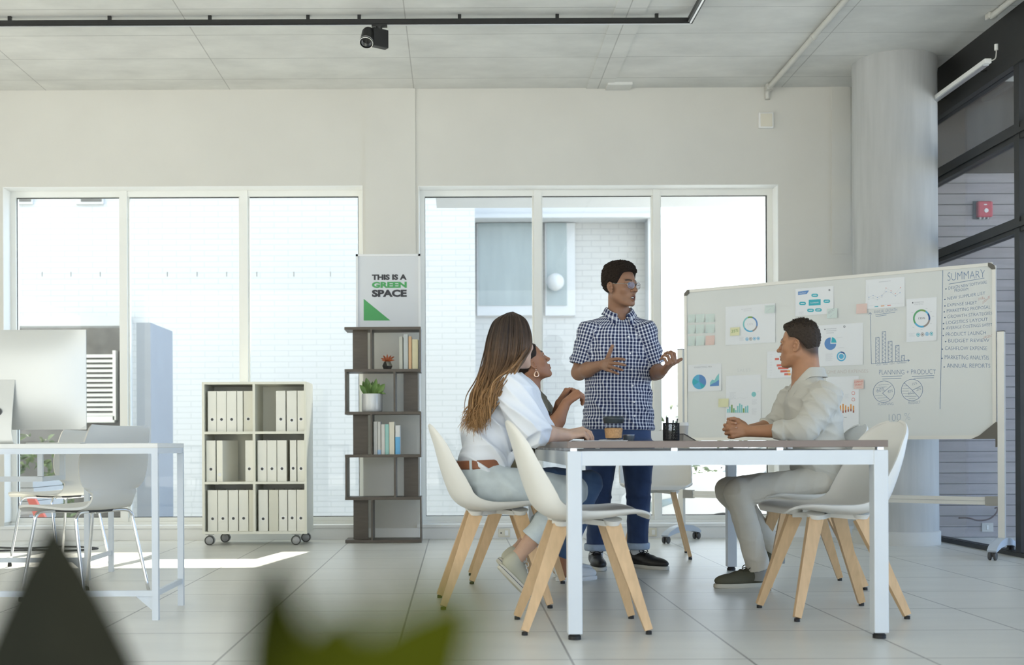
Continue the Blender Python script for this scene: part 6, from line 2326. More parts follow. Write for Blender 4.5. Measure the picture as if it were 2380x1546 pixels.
    for a_, b_, c_ in zip(th, kn, an):
        gj.add(Loft(a_, b_, (0, 1, 0), [(-0.1, 0, 0, 0.085, 0.092), (0.3, 0, 0, 0.086, 0.088), (0.7, 0, 0, 0.076, 0.076), (1.0, 0, 0, 0.062, 0.062)], 2, fj).prim(), 0.04)
        gj.add(rc(b_, b_ + V(0.002, 0, -0.01), 0.062, 0.06), 0.02)
        e_ = b_ + (c_ - b_) * 0.74
        gj.add(Loft(b_, e_, (0, 1, 0), [(0, 0, 0, 0.062, 0.062), (0.4, 0, 0, 0.058, 0.064), (1.0, 0, 0, 0.052, 0.056)], 2, fj).prim(), 0.025)
        d = nrm(c_ - b_)
        gj.add(rc(e_ + d * 0.03, e_ - d * 0.03, 0.044, 0.042), 0.003, 's')
        ends.append((e_, c_, d))
    pos, F = gj.mesh(1)
    jo = to_obj('jeans', pos, F, m_jn, root)
    m_belt = mat('brown_belt', (0.27, 0.10, 0.045), 0.5, bump=0.1, bscale=90, var=0.1)
    bc, bu_ = Pn(1117, 1079, 5.43), nrm(Pn(1171, 855, 5.44) - Pn(1119, 1095, 5.43))
    bu_ = nrm(bu_ + V(-0.25, 0, 0))
    sdv = V(0, 1, 0)
    fv = np.cross(sdv, bu_)
    rows = [[bc + sdv * (0.163 + e) * math.cos(a) + fv * (0.117 + e) * math.sin(a) + bu_ * z for e, z in ((0.0, -0.018), (0.004, -0.015), (0.004, 0.015), (0.0, 0.018))] for a in [2 * PI * k / 48 for k in range(49)]]
    MB().grid(rows, -0.003).build('belt', m_belt, root, smooth=40, world=root)
    for a in (-2.0, -1.2, -2.75, 0.4):
        q = bc + sdv * 0.167 * math.cos(a) + fv * 0.121 * math.sin(a)
        o_ = nrm(sdv * math.cos(a) + fv * math.sin(a))
        MB().beam(q - bu_ * 0.026 + o_ * 0.001, q + bu_ * 0.024 + o_ * 0.001, 0.012, 0.006, up=o_).build('belt_loop', m_jn, jo, world=root)
    # ankles and canvas shoes, heels lifted
    m_can = mat('beige_canvas', (0.47, 0.46, 0.36), 0.85, bump=0.2, bscale=300, var=0.05)
    m_rub = mat('cream_rubber', (0.62, 0.59, 0.49), 0.6, var=0.05)
    m_wl = mat('white_lace', (0.70, 0.70, 0.68), 0.8)
    ga = Grid(np.minimum(an[0], an[1]) - 0.13, np.maximum(ends[0][0], ends[1][0]) + V(0.1, 0.22, 0.1), 0.0032)
    for i, (e_, c_, d) in enumerate(ends):
        ga.add(rc(e_ - d * 0.03, c_, 0.041, 0.031))
        ga.add(rc(c_, hps[i] + fds[i] * 0.036 + fus[i] * 0.055, 0.031, 0.027), 0.01)
    ga.add(rc(ends[0][0] - ends[0][2] * 0.03, ends[1][0] - ends[1][2] * 0.03, 0.03), 0.01)
    pos, F = ga.mesh(1)
    to_obj('ankles', pos, F, skin, root, np.tile(np.array((0.52, 0.33, 0.23)), (len(pos), 1)))
    m_st = mat('navy_stripe', (0.06, 0.07, 0.12), 0.6)
    for i in (0, 1):
        shoe(root, hps[i], fds[i], fus[i], 0.25, m_can, m_rub, m_wl, w=0.92, thick=0.027, stripe=m_st)
    # long hair: a cap on the skull and many wavy locks falling down the back
    hm = mat('wavy_brown_hair', (0.1, 0.06, 0.04), 0.5, attr='col', var=0.18, vscale=60, bump=0.2, bscale=260, spec=0.4)
    rs = np.random.RandomState(5)
    top = H.w(0, -0.01, 0.125)
    mb_ = MB()
    cols = []
    dark, mid, tip = np.array((0.043, 0.028, 0.020)), np.array((0.125, 0.070, 0.034)), np.array((0.36, 0.20, 0.08))

    def lock(pts, r, wob, ph, shade, n_side=6):
        n = len(pts)
        out, rad = [], []
        for i, p_ in enumerate(pts):
            t = i / (n - 1)
            w_ = wob * max(0, t - 0.42) ** 1.1
            out.append(p_ + V(math.cos(t * 21 + ph) * w_, math.sin(t * 21 + ph) * w_, 0.4 * math.cos(t * 25 + ph) * w_))
            rad.append(r * (0.6 + 0.5 * math.sin(PI * min(1, t * 0.9 + 0.1))) * (1 if t < 0.72 else 1 - 0.85 * (t - 0.72) / 0.28))
        mb_.tube(out, rad, n_side)
        for i in range(n):
            t = i / (n - 1)
            a_, b_ = np.clip((t - 0.28) / 0.34, 0, 1), np.clip((t - 0.55) / 0.4, 0, 1)
            c_ = dark * (1 - a_) + (mid * (1 - b_) + tip * b_) * a_
            cols.extend([c_ * shade] * n_side)
    # guide locks: rows of (px, py) from the parting to the tips; front edge at the cheek, back edge behind the head
    GA = np.array([(1176, 731), (1150, 748), (1136, 785), (1129, 830), (1112, 885), (1092, 945), (1078, 1000)], float)
    GB = np.array([(1184, 728), (1172, 745), (1164, 790), (1158, 842), (1142, 900), (1118, 955), (1106, 1004)], float)
    GC = np.array([(1190, 727), (1206, 742), (1212, 786), (1204, 836), (1170, 888), (1138, 942), (1120, 1000)], float)
    GD = np.array([(1192, 727), (1222, 748), (1233, 786), (1226, 818), (1194, 858), (1150, 908), (1124, 970)], float)
    dep = {0: (5.42, 5.42, 5.40, 5.37, 5.32, 5.28, 5.27), 1: (5.41, 5.355, 5.325, 5.31, 5.25, 5.20, 5.20), 2: (5.41, 5.355, 5.320, 5.30, 5.225, 5.185, 5.19), 3: (5.41, 5.375, 5.345, 5.325, 5.235, 5.18, 5.19)}
    G4 = [GA, GB, GC, GD]
    for k in range(760):
        s_ = rs.uniform(0, 3)
        lay = rs.uniform(0, 1) ** 1.5
        far = rs.uniform() < 0.22
        i0 = min(int(s_), 2)
        f_ = s_ - i0
        px = G4[i0] * (1 - f_) + G4[i0 + 1] * f_
        yy_ = np.array(dep[i0]) * (1 - f_) + np.array(dep[i0 + 1]) * f_
        jit = rs.normal(0, 1, 2)
        pts = []
        for i in range(7):
            g_ = i / 6
            y_ = yy_[i] + lay * (0.02 if i < 3 else 0.05) * min(1, i / 2) + (0.10 * min(1, i / 2) if far else 0)
            if far and i < 4:
                y_ = 5.43 + (5.43 - yy_[i]) * 0.95
            q = px[i] + jit * (1.0 + 4.5 * g_ ** 1.5) * (1 if i else 0.4)
            if i == 6:
                q = q + np.array((rs.normal(0, 3), rs.uniform(-34, 4)))
            pts.append(Pn(q[0], q[1], y_))
        lock(spline(pts, 40), rs.uniform(0.0026, 0.0055), rs.uniform(0.018, 0.038), rs.uniform(0, 6.28) if rs.uniform() < .3 else s_ * 1.6 + rs.normal(0, .5), rs.uniform(0.6, 1.35), 5)
    ho = mb_.build('hair', hm, root, smooth=True, world=root)
    at = ho.data.color_attributes.new('col', 'FLOAT_COLOR', 'POINT')
    arr = np.ones((len(cols), 4), F32)
    arr[:, :3] = np.array(cols)
    at.data.foreach_set('color', arr.ravel())
    gh = Grid(H.o - 0.17, H.o + 0.17, 0.0035)

    def zmin(y, x):
        return np.interp(y, [-0.12, -0.05, -0.03, 0.03, 0.05, 0.07, 0.12], [-0.09, -0.09, -0.06, -0.03, 0.03, 0.075, 0.09])
    gh.add(hair_cut(H, zmin, (0.079, 0.101, 0.094), (0, -0.014, 0.036)))
    pos, F = gh.mesh(1)
    to_obj('hair_under_layer', pos, F, hm, root, np.tile(dark, (len(pos), 1)))
    gt = Grid(Pn(1060, 1010, 5.30) - V(0, 0.1, 0), Pn(1240, 760, 5.5) + V(0, 0.1, 0), 0.005)
    cen = [(1165, 825, 5.41, 0.055), (1158, 860, 5.39, 0.052), (1138, 900, 5.34, 0.046), (1116, 945, 5.30, 0.036), (1104, 985, 5.28, 0.022)]
    for a_, b_ in zip(cen[:-1], cen[1:]):
        gt.add(rc(Pn(*a_[:3]), Pn(*b_[:3]), a_[3], b_[3]), 0.02)
    pos, F = gt.mesh(1)
    tt = np.clip((1.16 - pos[:, 2]) / 0.36, 0, 1)[:, None]
    to_obj('hair_inner_layer', pos, F, hm, root, (dark * (1 - tt) + mid * tt) * 0.8)


# ------------------------------------------------------------------ woman in olive
def person_woman_olive():
    root = thing('person', (0.3, 6.38, 0), 'seated woman with hoop earring, olive shirt and blue jeans, looking up at the standing man', 'person')
    Yb = 6.38
    H = Head(Pn(1232, 845, Yb - 0.02), (0.87, 0.22, 0.43), (-0.42, -0.10, 0.90), 0.93, jaw=0.97, lips=1.45, nose=1.05)
    N = Pn(1229, 902, Yb)
    g = Grid((0.14, 6.0, 0.60), (0.84, 6.72, 1.36), 0.0028)
    H.sculpt(g)
    g.add(rc(H.w(0, -0.02, -0.05), N + V(0, 0, 0.0), 0.048, 0.050), 0.02)
    g.add(rc(N, N + V(-0.015, 0, -0.1), 0.06, 0.10), 0.03)
    g.add(el(N + V(-0.03, 0, -0.24), (0.08, 0.13, 0.18)), 0.05)
    sh = [Pn(1230, 935, 6.20), Pn(1240, 932, 6.55)]
    el_ = [Pn(1284, 1004, 6.12), Pn(1290, 1000, 6.56)]
    wr = [Pn(1316, 936, 6.14), Pn(1300, 938, 6.40)]
    for s_, e_, w_ in zip(sh, el_, wr):
        g.add(rc(N + V(-0.01, 0, -0.05), s_, 0.045, 0.045), 0.03)
        g.add(rc(s_, e_, 0.043, 0.038), 0.02)
        m_ = e_ * 0.6 + w_ * 0.4
        g.add(rc(e_, m_, 0.038, 0.036), 0.02)
        g.add(rc(m_, w_, 0.036, 0.0245), 0.02)
    nails = []
    hand(g, wr[0], (0.76, 0.12, 0.62), (-0.45, -0.55, 0.70), 1, ((62, 45, 25), (70, 50, 25), (72, 50, 25), (70, 45, 25)), thumb=(0.75, 0.55, -0.4), s=0.90, spread=0.06, nails=nails)
    hand(g, wr[1], (0.55, -0.1, 0.80), (-0.5, 0.45, 0.5), -1, ((55, 55, 30), (60, 55, 30), (62, 55, 30), (62, 50, 30)), thumb=(0.8, 0.5, -0.3), s=0.90, spread=0.06, nails=nails)
    pos, F = g.mesh(1)
    base = (0.38, 0.185, 0.105)
    hairc = (0.022, 0.014, 0.011)
    col = H.paint(pos, base, (0.20, 0.06, 0.06), (0.02, 0.013, 0.010), scalp=hairc,
                  scalp_fn=lambda L: np.clip((L[:, 2] - np.interp(L[:, 1], [-0.1, -0.03, 0.0, 0.04, 0.055, 0.09], [-0.06, -0.03, 0.02, 0.03, 0.065, 0.085])) / 0.018, 0, 1) * (np.abs(L[:, 0]) < 0.0775))
    to_obj('body', pos, F, skin_mat('brown_skin'), root, col)
    H.eyes(root, m_eye, m_iris, m_pupil)
    make_nails(root, nails, mat('nail_brown', (0.36, 0.22, 0.16), 0.35))
    gh = Grid(H.o - 0.22, H.o + 0.19, 0.0032)

    def zmin(y, x):
        return np.interp(y, [-0.13, -0.085, -0.05, -0.028, -0.01, 0.03, 0.045, 0.06, 0.12], [-0.07, -0.07, -0.05, 0.0, 0.026, 0.030, 0.055, 0.078, 0.095])
    rs = np.random.RandomState(3)
    bump = lambda L: 0.0008 * np.sin(L[..., 2] * 420 + L[..., 1] * 160) + 0.0006 * np.sin(L[..., 2] * 700 - 90 * L[..., 0])
    gh.add(hair_cut(H, zmin, (0.0795, 0.103, 0.0955), (0, -0.014, 0.037), bump))
    gh.add(H.E((0, -0.125, -0.02), (0.048, 0.042, 0.048)), 0.015)
    pos, F = gh.mesh(1)
    to_obj('hair', pos, F, mat('dark_tied_hair', (0.024, 0.016, 0.012), 0.6, bump=0.5, bscale=260, var=0.25, vscale=90, spec=0.25), root)
    # earring
    m_gold = mat('rose_gold', (0.78, 0.56, 0.44), 0.2, 1.0)
    e0 = H.w(0.093, -0.012, -0.034)
    m = MB().tube([e0, e0 + V(0.003, -0.002, -0.012)], 0.0035, 10)
    c_ = e0 + V(0.004, -0.004, -0.030)
    rings = []
    for k in range(29):
        a = 2 * PI * k / 28
        rings.append(c_ + V(0.0105 * math.sin(a), 0.002 * math.cos(a), 0.0150 * math.cos(a)))
    m.tube(rings, [0.0030 + 0.0022 * (1 - math.cos(2 * PI * k / 28)) * 0.5 for k in range(29)], 8)
    m.build('earring', m_gold, root, smooth=True, world=root)
    # shirt
    m_ol = cloth('olive_cotton', (0.165, 0.150, 0.105), 0.85, var=0.12, vscale=14)
    A, B = Pn(1196, 1100, Yb), Pn(1229, 899, Yb)
    fo = fold_fn(41, 0.006, 40, (0.6, 0.2, 0.6), 6, 0.7)
    tor = Loft(A, B, (0, 1, 0), [(0.0, 0, 0, 0.165, 0.118), (0.3, 0, 0, 0.155, 0.114), (0.6, 0, 0, 0.172, 0.120), (0.78, 0, 0, 0.172, 0.102), (0.88, 0, 0, 0.14, 0.080), (0.96, 0, 0, 0.09, 0.062), (1.0, 0, 0, 0.066, 0.056)], 2.2, fo)
    gs = Grid((0.10, 6.06, 0.54), (0.62, 6.72, 1.08), 0.0042)
    gs.add(tor.prim())
    for s_, e_ in zip(sh, el_):
        en = s_ + (e_ - s_) * 0.55
        gs.add(Loft(s_, en, (0, 1, 0), [(-0.3, 0, 0, 0.064, 0.064), (0, 0, 0, 0.068, 0.068), (1, 0, 0, 0.062, 0.062)], 2, fo).prim(), 0.03)
        d = nrm(en - s_)
        gs.add(rc(en + d * 0.02, en - d * 0.03, 0.054, 0.046), 0.003, 's')
    gs.add(rc(N + V(0.01, 0, 0.04), N + V(0.0, 0, -0.01), 0.052, 0.050), 0.006, 's')
    gs.add(rc(N + V(0.06, 0, 0.01), N + V(0.10, 0, -0.09), 0.036, 0.012), 0.008, 's')
    pos, F = gs.mesh(1)
    to_obj('shirt', pos, F, m_ol, root)
    collar(root, N + V(0.0, 0, -0.012), (0.99, -0.1, 0), 0.056, 0.098, 0.034, m_ol, open_=0.30, drop=0.10, point=0.055)
    m_jn = cloth('mid_denim', (0.070, 0.125, 0.24), 0.8, var=0.25, vscale=8)
    fj = fold_fn(44, 0.0035, 42, (0.8, 0.1, 0.5), 6, 0.6)
    gj = Grid((0.08, 6.10, 0.08), (0.86, 6.66, 0.68), 0.0045)
    gj.add(el(Pn(1198, 1118, Yb), (0.125, 0.168, 0.10)))
    kn = [Pn(1374, 1120, 6.26), Pn(1374, 1122, 6.50)]
    an = [Pn(1312, 1296, 6.30), Pn(1306, 1290, 6.48)]
    for i in (0, 1):
        th = Pn(1205, 1122, 6.29 if i == 0 else 6.47)
        gj.add(Loft(th, kn[i], (0, 1, 0), [(-0.1, 0, 0, 0.082, 0.085), (0.5, 0, 0, 0.078, 0.080), (1.0, 0, 0, 0.060, 0.060)], 2, fj).prim(), 0.04)
        gj.add(rc(kn[i], kn[i] + V(0, 0, -.01), 0.060), 0.02)
        gj.add(Loft(kn[i], an[i], (0, 1, 0), [(0, 0, 0, 0.060, 0.060), (0.5, 0, 0, 0.056, 0.058), (1.0, 0, 0, 0.046, 0.048)], 2, fj).prim(), 0.02)
    pos, F = gj.mesh(1)
    to_obj('jeans', pos, F, m_jn, root)
    m_ws = mat('white_canvas', (0.68, 0.69, 0.68), 0.8, bump=0.15, bscale=260)
    m_wl = mat('white_lace', (0.70, 0.70, 0.68), 0.8)
    ga = Grid(np.minimum(an[0], an[1]) - V(0.08, 0.08, 0.16), np.maximum(an[0], an[1]) + V(0.08, 0.08, 0.05), 0.0035)
    for a_ in an:
        ga.add(rc(a_, V(a_[0], a_[1], 0.055), 0.036, 0.036))
    pos, F = ga.mesh(1)
    to_obj('ankles', pos, F, skin_mat('brown_skin'), root, np.tile(np.array(base), (len(pos), 1)))
    for a_ in an:
        shoe(root, (a_[0] - 0.04, a_[1], 0.0), (0.62, 0.25, 0), (0, 0, 1), 0.24, m_ws, m_ws, m_wl, w=0.9)


# ------------------------------------------------------------------ man in the beige shirt
def person_man_seated():
    root = thing('person', (1.84, 6.08, 0), 'seated man in a pale beige shirt and trousers with clasped hands on the table', 'person')
    Yb = 6.08
    H = Head(Pn(1857, 804, Yb), (-0.83, 0.56, 0.02), (0.03, 0, 1), 0.95, jaw=1.02, lips=1.15, nose=1.05)
    N = Pn(1873, 878, Yb)
    g = Grid((1.32, 5.70, 0.58), (2.06, 6.46, 1.42), 0.0028)
    H.sculpt(g)
    g.add(rc(H.w(0, -0.028, -0.05), N + V(0.0, 0, 0.0), 0.053, 0.058), 0.022)
    g.add(rc(H.w(0, -0.06, -0.03), N + V(0.02, 0, 0.02), 0.040, 0.05), 0.02)
    g.add(rc(N, N + V(0.02, 0, -0.1), 0.07, 0.11), 0.03)
    g.add(el(N + V(0.04, 0, -0.25), (0.10, 0.15, 0.20)), 0.05)
    sh = [Pn(1921, 918, 5.90), Pn(1846, 924, 6.27)]
    el_ = [Pn(1872, 1000, 5.86), Pn(1806, 990, 6.28)]
    wr = [Pn(1741, 1003, 5.985), Pn(1735, 1001, 6.068)]
    for s_, e_, w_ in zip(sh, el_, wr):
        g.add(rc(N + V(0.02, 0, -0.06), s_, 0.05, 0.05), 0.03)
        g.add(rc(s_, e_, 0.046, 0.036), 0.02)
        m_ = e_ * 0.62 + w_ * 0.38
        g.add(rc(e_, m_, 0.036, 0.038), 0.02)
        g.add(rc(m_, w_, 0.038, 0.0275), 0.02)
    nails = []
    # interlaced fingers
    hand(g, wr[0] + V(0, 0, 0.002), (-0.97, 0.16, 0.06), (-0.10, -0.99, 0.12), -1, ((48, 62, 38), (54, 64, 38), (58, 62, 36), (60, 58, 34)), thumb=(0.68, 0.55, -0.35), tcurl=0.25, spread=0.02, nails=nails, kpal=0.008)
    hand(g, wr[1] + V(0, 0, 0.013), (-0.97, -0.14, 0.05), (-0.10, 0.99, 0.12), 1, ((56, 60, 30), (60, 62, 30), (62, 60, 30), (64, 58, 30)), thumb=(0.78, 0.42, -0.42), tcurl=0.25, spread=0.02, nails=nails, kpal=0.008)
    pos, F = g.mesh(1)
    base = (0.42, 0.215, 0.118)
    hc = (0.042, 0.030, 0.022)

    def fade(L):
        zl = np.interp(L[:, 1], [-0.11, -0.08, -0.04, -0.02, 0.0, 0.035, 0.05, 0.07], [-0.075, -0.075, -0.045, 0.0, 0.022, 0.022, 0.06, 0.085])
        return np.clip((L[:, 2] - zl) / 0.035, 0, 1) * (np.abs(L[:, 0]) < 0.0775) * 0.9
    col = H.paint(pos, base, (0.33, 0.13, 0.10), (0.035, 0.022, 0.015), scalp=hc, scalp_fn=fade)
    to_obj('body', pos, F, skin_mat('tan_skin'), root, col)
    H.eyes(root, m_eye, m_iris, m_pupil)
    make_nails(root, nails, mat('nail_tan', (0.55, 0.34, 0.26), 0.35))
    # short hair: cap plus short locks standing on top
    hm = mat('short_dark_hair', (0.040, 0.029, 0.021), 0.65, bump=0.6, bscale=330, var=0.3, vscale=90, spec=0.25)
    gh = Grid(H.o - 0.18, H.o + 0.19, 0.0032)

    def zmin(y, x):
        return np.interp(y, [-0.13, -0.09, -0.06, -0.03, 0.0, 0.03, 0.045, 0.06, 0.12], [-0.060, -0.050, -0.022, 0.020, 0.038, 0.044, 0.064, 0.082, 0.094])
    rs = np.random.RandomState(8)
    ws = [rs.normal(0, 1, 3) * 190 for _ in range(6)]
    bump = lambda L: 0.0012 * sum(np.sin(L @ w_ + i) for i, w_ in enumerate(ws)) / 2
    gh.add(hair_cut(H, zmin, (0.0788, 0.1020, 0.1010), (0, -0.013, 0.041), bump, 2.1))
    gh.add(H.E((0, 0.055, 0.108), (0.05, 0.028, 0.018)), 0.02)
    pos, F = gh.mesh(1)
    to_obj('hair', pos, F, hm, root)
    mb_ = MB()
    for k in range(420):
        th_, ph = rs.uniform(0, 1.05), rs.uniform(0, 6.28)
        d = V(math.sin(th_) * math.cos(ph), math.sin(th_) * math.sin(ph), math.cos(th_))
        p_ = V(0, -0.013, 0.041) + d * V(0.077, 0.100, 0.099)
        if p_[1] > 0.088:
            continue
        q = nrm(d + V(rs.normal(0, .25), 0.35 + rs.normal(0, .25), 0.2))
        L_ = rs.uniform(0.008, 0.017)
        mb_.tube([H.w(*p_), H.w(*(p_ + q * L_ * 0.6)), H.w(*(p_ + q * L_ + V(0, 0.003, 0)))], [0.0028, 0.0020, 0.0005], 5)
    mb_.build('hair_tufts', hm, root, smooth=True, world=root)
    # shirt
    m_sh = cloth('pale_beige_linen', (0.55, 0.535, 0.475), 0.85, bump=0.2, bscale=300, var=0.04)
    A, B = Pn(1909, 1122, Yb), Pn(1874, 872, Yb)
    fo = fold_fn(51, 0.0065, 36, (0.6, 0.1, 0.7), 6, 0.7)
    tor = Loft(A, B, (0, 1, 0), [(0.0, 0, 0, 0.178, 0.128), (0.2, 0, 0, 0.175, 0.136), (0.42, 0, 0, 0.178, 0.138), (0.64, 0, 0, 0.200, 0.134), (0.79, 0, 0, 0.200, 0.114), (0.88, 0, 0, 0.162, 0.094), (0.96, 0, 0, 0.10, 0.072), (1.0, 0, 0, 0.074, 0.064)], 2.2, fo)
    fz = fold_fn(52, 0.007, 48, (0.7, 0.1, 0.6), 6, 0.6)
    gs = Grid((1.52, 5.72, 0.50), (2.14, 6.46, 1.16), 0.0042)
    gs.add(tor.prim())
    for i, (s_, e_, w_) in enumerate(zip(sh, el_, wr)):
        gs.add(Loft(s_, e_, (0, 1, 0), [(-0.2, 0, 0, 0.070, 0.07), (0.0, 0, 0, 0.080, 0.082), (0.45, 0, 0, 0.072, 0.078), (1.0, 0, 0, 0.066, 0.068)], 2, fz).prim(), 0.035)
        gs.add(rc(e_, e_ + (w_ - e_) * 0.1, 0.062, 0.06), 0.02)
        en = e_ + (w_ - e_) * (0.56 if i == 0 else 0.45)
        gs.add(Loft(e_, en, (0, 0, 1), [(-0.1, 0, 0, 0.056, 0.056), (0.3, 0, 0, 0.054, 0.055), (0.62, 0, 0, 0.050, 0.052), (0.64, 0, 0, 0.054, 0.056), (1.0, 0, 0, 0.048, 0.050)], 2, fz).prim(), 0.02)
        d = nrm(w_ - e_)
        gs.add(rc(en + d * 0.03, en - d * 0.02, 0.038, 0.034), 0.003, 's')
    gs.add(rc(N + V(-0.01, 0, 0.05), N + V(0.0, 0, -0.01), 0.060, 0.058), 0.006, 's')
    gs.add(rc(N + V(-0.07, 0, 0.0), N + V(-0.115, 0, -0.09), 0.034, 0.012), 0.008, 's')
    pos, F = gs.mesh(1)
    so = to_obj('shirt', pos, F, m_sh, root)
    collar(root, N + V(0.012, 0, -0.006), (-0.99, 0.12, 0), 0.065, 0.096, 0.042, m_sh, open_=0.34, drop=0.12, point=0.045, tilt=0.34)
    # trousers
    m_tr = cloth('beige_twill', (0.60, 0.565, 0.48), 0.8, var=0.06)
    fj = fold_fn(54, 0.0035, 40, (0.8, 0.1, 0.5), 6, 1.0)
    gj = Grid((1.28, 5.78, 0.06), (2.06, 6.42, 0.72), 0.0045)
    gj.add(el(Pn(1898, 1122, Yb), (0.14, 0.18, 0.112)))
    kn = [Pn(1713, 1142, 5.96), Pn(1690, 1138, 6.22)]
    an = [Pn(1764, 1322, 6.02), Pn(1806, 1282, 6.26)]
    for i in (0, 1):
        th = Pn(1888, 1130, 5.98 if i == 0 else 6.18)
        gj.add(Loft(th, kn[i], (0, 1, 0), [(-0.1, 0, 0, 0.088, 0.092), (0.4, 0, 0, 0.084, 0.085), (0.75, 0, 0, 0.074, 0.074), (1.0, 0, 0, 0.064, 0.062)], 2, fj).prim(), 0.045)
        gj.add(rc(kn[i], kn[i] + V(0.004, 0, -0.012), 0.064), 0.02)
        gj.add(Loft(kn[i], an[i], (0, 1, 0), [(0, 0, 0, 0.063, 0.064), (0.5, 0, 0, 0.060, 0.064), (1.0, 0, 0, 0.056, 0.058)], 2, fj).prim(), 0.025)
        d = nrm(an[i] - kn[i])
        gj.add(rc(an[i] + d * 0.03, an[i] - d * 0.03, 0.048, 0.046), 0.003, 's')
    pos, F = gj.mesh(1)
    to_obj('trousers', pos, F, m_tr, root)
    m_su = mat('olive_suede', (0.085, 0.080, 0.050), 0.85, bump=0.2, bscale=220, var=0.12)
    m_sl = mat('beige_sole', (0.50, 0.47, 0.38), 0.6)
    m_lc = mat('olive_lace', (0.06, 0.06, 0.04), 0.8)
    m_sk = cloth('grey_sock', (0.28, 0.28, 0.26))
    for a_ in an:
        MB().tube([a_ + V(0.005, 0, 0.03), a_ + V(0.0, 0, -0.06)], [0.040, 0.040], 20).build('sock', m_sk, root, smooth=40, world=root)
    shoe(root, (an[0][0] + 0.03, an[0][1] + 0.03, 0.0), (-0.88, -0.24, 0), (0, 0, 1), 0.28, m_su, m_sl, m_lc)
    dd = nrm((-0.72, -0.12, -0.66))
    hp = an[1] + V(0.075, 0.01, -0.035)
    hp[2] = 0.012 + 0.275 * 0.66
    shoe(root, hp, dd, (-0.66, 0, 0.72), 0.275, m_su, m_sl, m_lc)


person_man_standing()
person_woman_blouse()
person_woman_olive()
person_man_seated()
# ================================================================== outside the windows
m_fac = tile_mat('white_painted_brick', (0.48, 0.50, 0.51), (0.475, 0.495, 0.505), (0.41, 0.43, 0.44), 0.34, 0.068, (0, 0.02), 0.006, 0.8, bump=0.3, stagger=0.5, axes='XZ', var=0.02, vscale=1.0)
m_fac_s = mat('white_render', (0.46, 0.47, 0.47), 0.8, var=0.02)
m_far = tile_mat('far_brick', (0.42, 0.42, 0.405), (0.41, 0.41, 0.395), (0.355, 0.355, 0.345), 0.26, 0.085, (0, 0), 0.008, 0.85, bump=0.3, stagger=0.5, axes='XZ', var=0.04)
m_band = mat('pale_band', (0.47, 0.48, 0.48), 0.8, var=0.02)
m_wglass = mat('window_dark_glass', (0.25, 0.29, 0.29), 0.15, var=0.08, vscale=3, stretch=(3, 1, 0.4))
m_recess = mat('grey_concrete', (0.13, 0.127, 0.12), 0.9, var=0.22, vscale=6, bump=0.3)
m_louv = mat('louvre_white', (0.74, 0.75, 0.72), 0.5)
m_ground = mat('pale_paving', (0.70, 0.69, 0.66), 0.9, var=0.05, vscale=2)
m_bush = mat('bush_leaf', (0.13, 0.17, 0.08), 0.6, var=0.4, vscale=8)
GZ = -0.55
o = MB().box((-60, 9.45, GZ - 0.1), (60, 60, GZ)).box((-60, -40, -0.9), (60, 9.45, -0.8)).build('ground_outside', m_ground)
tag(o, kind='structure')

FY = 14.4
fx1 = P(1106, 1034, FY).x
rx = P(296, 1034, FY).x
zr = P(150, 757, FY).z
t = thing('white_building', (-4.5, FY, GZ), 'white painted brick building filling the left window view', 'building')
w = MB()
w.box((-14, FY, zr), (rx, FY + 0.3, 7.3)).box((rx, FY, GZ), (fx1, FY + 0.3, 7.3)).box((fx1 - 0.3, FY + 0.3, GZ), (fx1, 17.2, 7.3))
w.build('wall', m_fac, t, world=t)
MB().box((-14, FY - 0.06, zr - 0.01), (rx + 0.02, FY + 0.02, P(150, 736, FY).z)).build('slab_edge', m_fac_s, t, world=t)
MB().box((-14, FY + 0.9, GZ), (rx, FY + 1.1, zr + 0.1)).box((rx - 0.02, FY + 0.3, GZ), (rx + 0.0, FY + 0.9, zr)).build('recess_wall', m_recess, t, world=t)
for px in (98, 165, 233, 389, 458, 527, 597, 683, 768):
    a, b = P(px - 0.6, 643, FY), P(px + 0.6, 632, FY)
    MB().box((a.x, FY - 0.004, a.z), (b.x, FY + 0.01, b.z)).build('weep_slot', m_recess, t, world=t)
for x0, x1 in ((36, 74), (190, 238)):
    a, b = P(x0, 470, FY), P(x1, 440, FY)
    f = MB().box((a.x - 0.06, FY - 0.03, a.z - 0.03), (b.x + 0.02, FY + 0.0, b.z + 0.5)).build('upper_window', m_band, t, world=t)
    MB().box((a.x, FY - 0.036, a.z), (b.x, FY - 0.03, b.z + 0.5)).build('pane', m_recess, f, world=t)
lv = MB()
a, b = P(140, 968, FY + 0.8), P(265, 820, FY + 0.8)
n = 13
for i in range(n):
    z = a.z + (b.z - a.z) * (i + 0.1) / n
    lv.prism([(0, 0), (0.02, 0.0), (0.05, (b.z - a.z) / n * 0.62), (0.03, (b.z - a.z) / n * 0.62)], (a.x, FY + 0.84, z), (0, 1, 0), (0, 0, 1), (b.x - a.x, 0, 0))
lv.box((b.x - 0.02, FY + 0.8, a.z - 0.05), (b.x + 0.02, FY + 0.9, b.z + 0.03)).box((a.x, FY + 0.8, a.z - 0.08), (b.x, FY + 0.9, a.z))
lv.build('louvre_vent', m_louv, t, world=t)

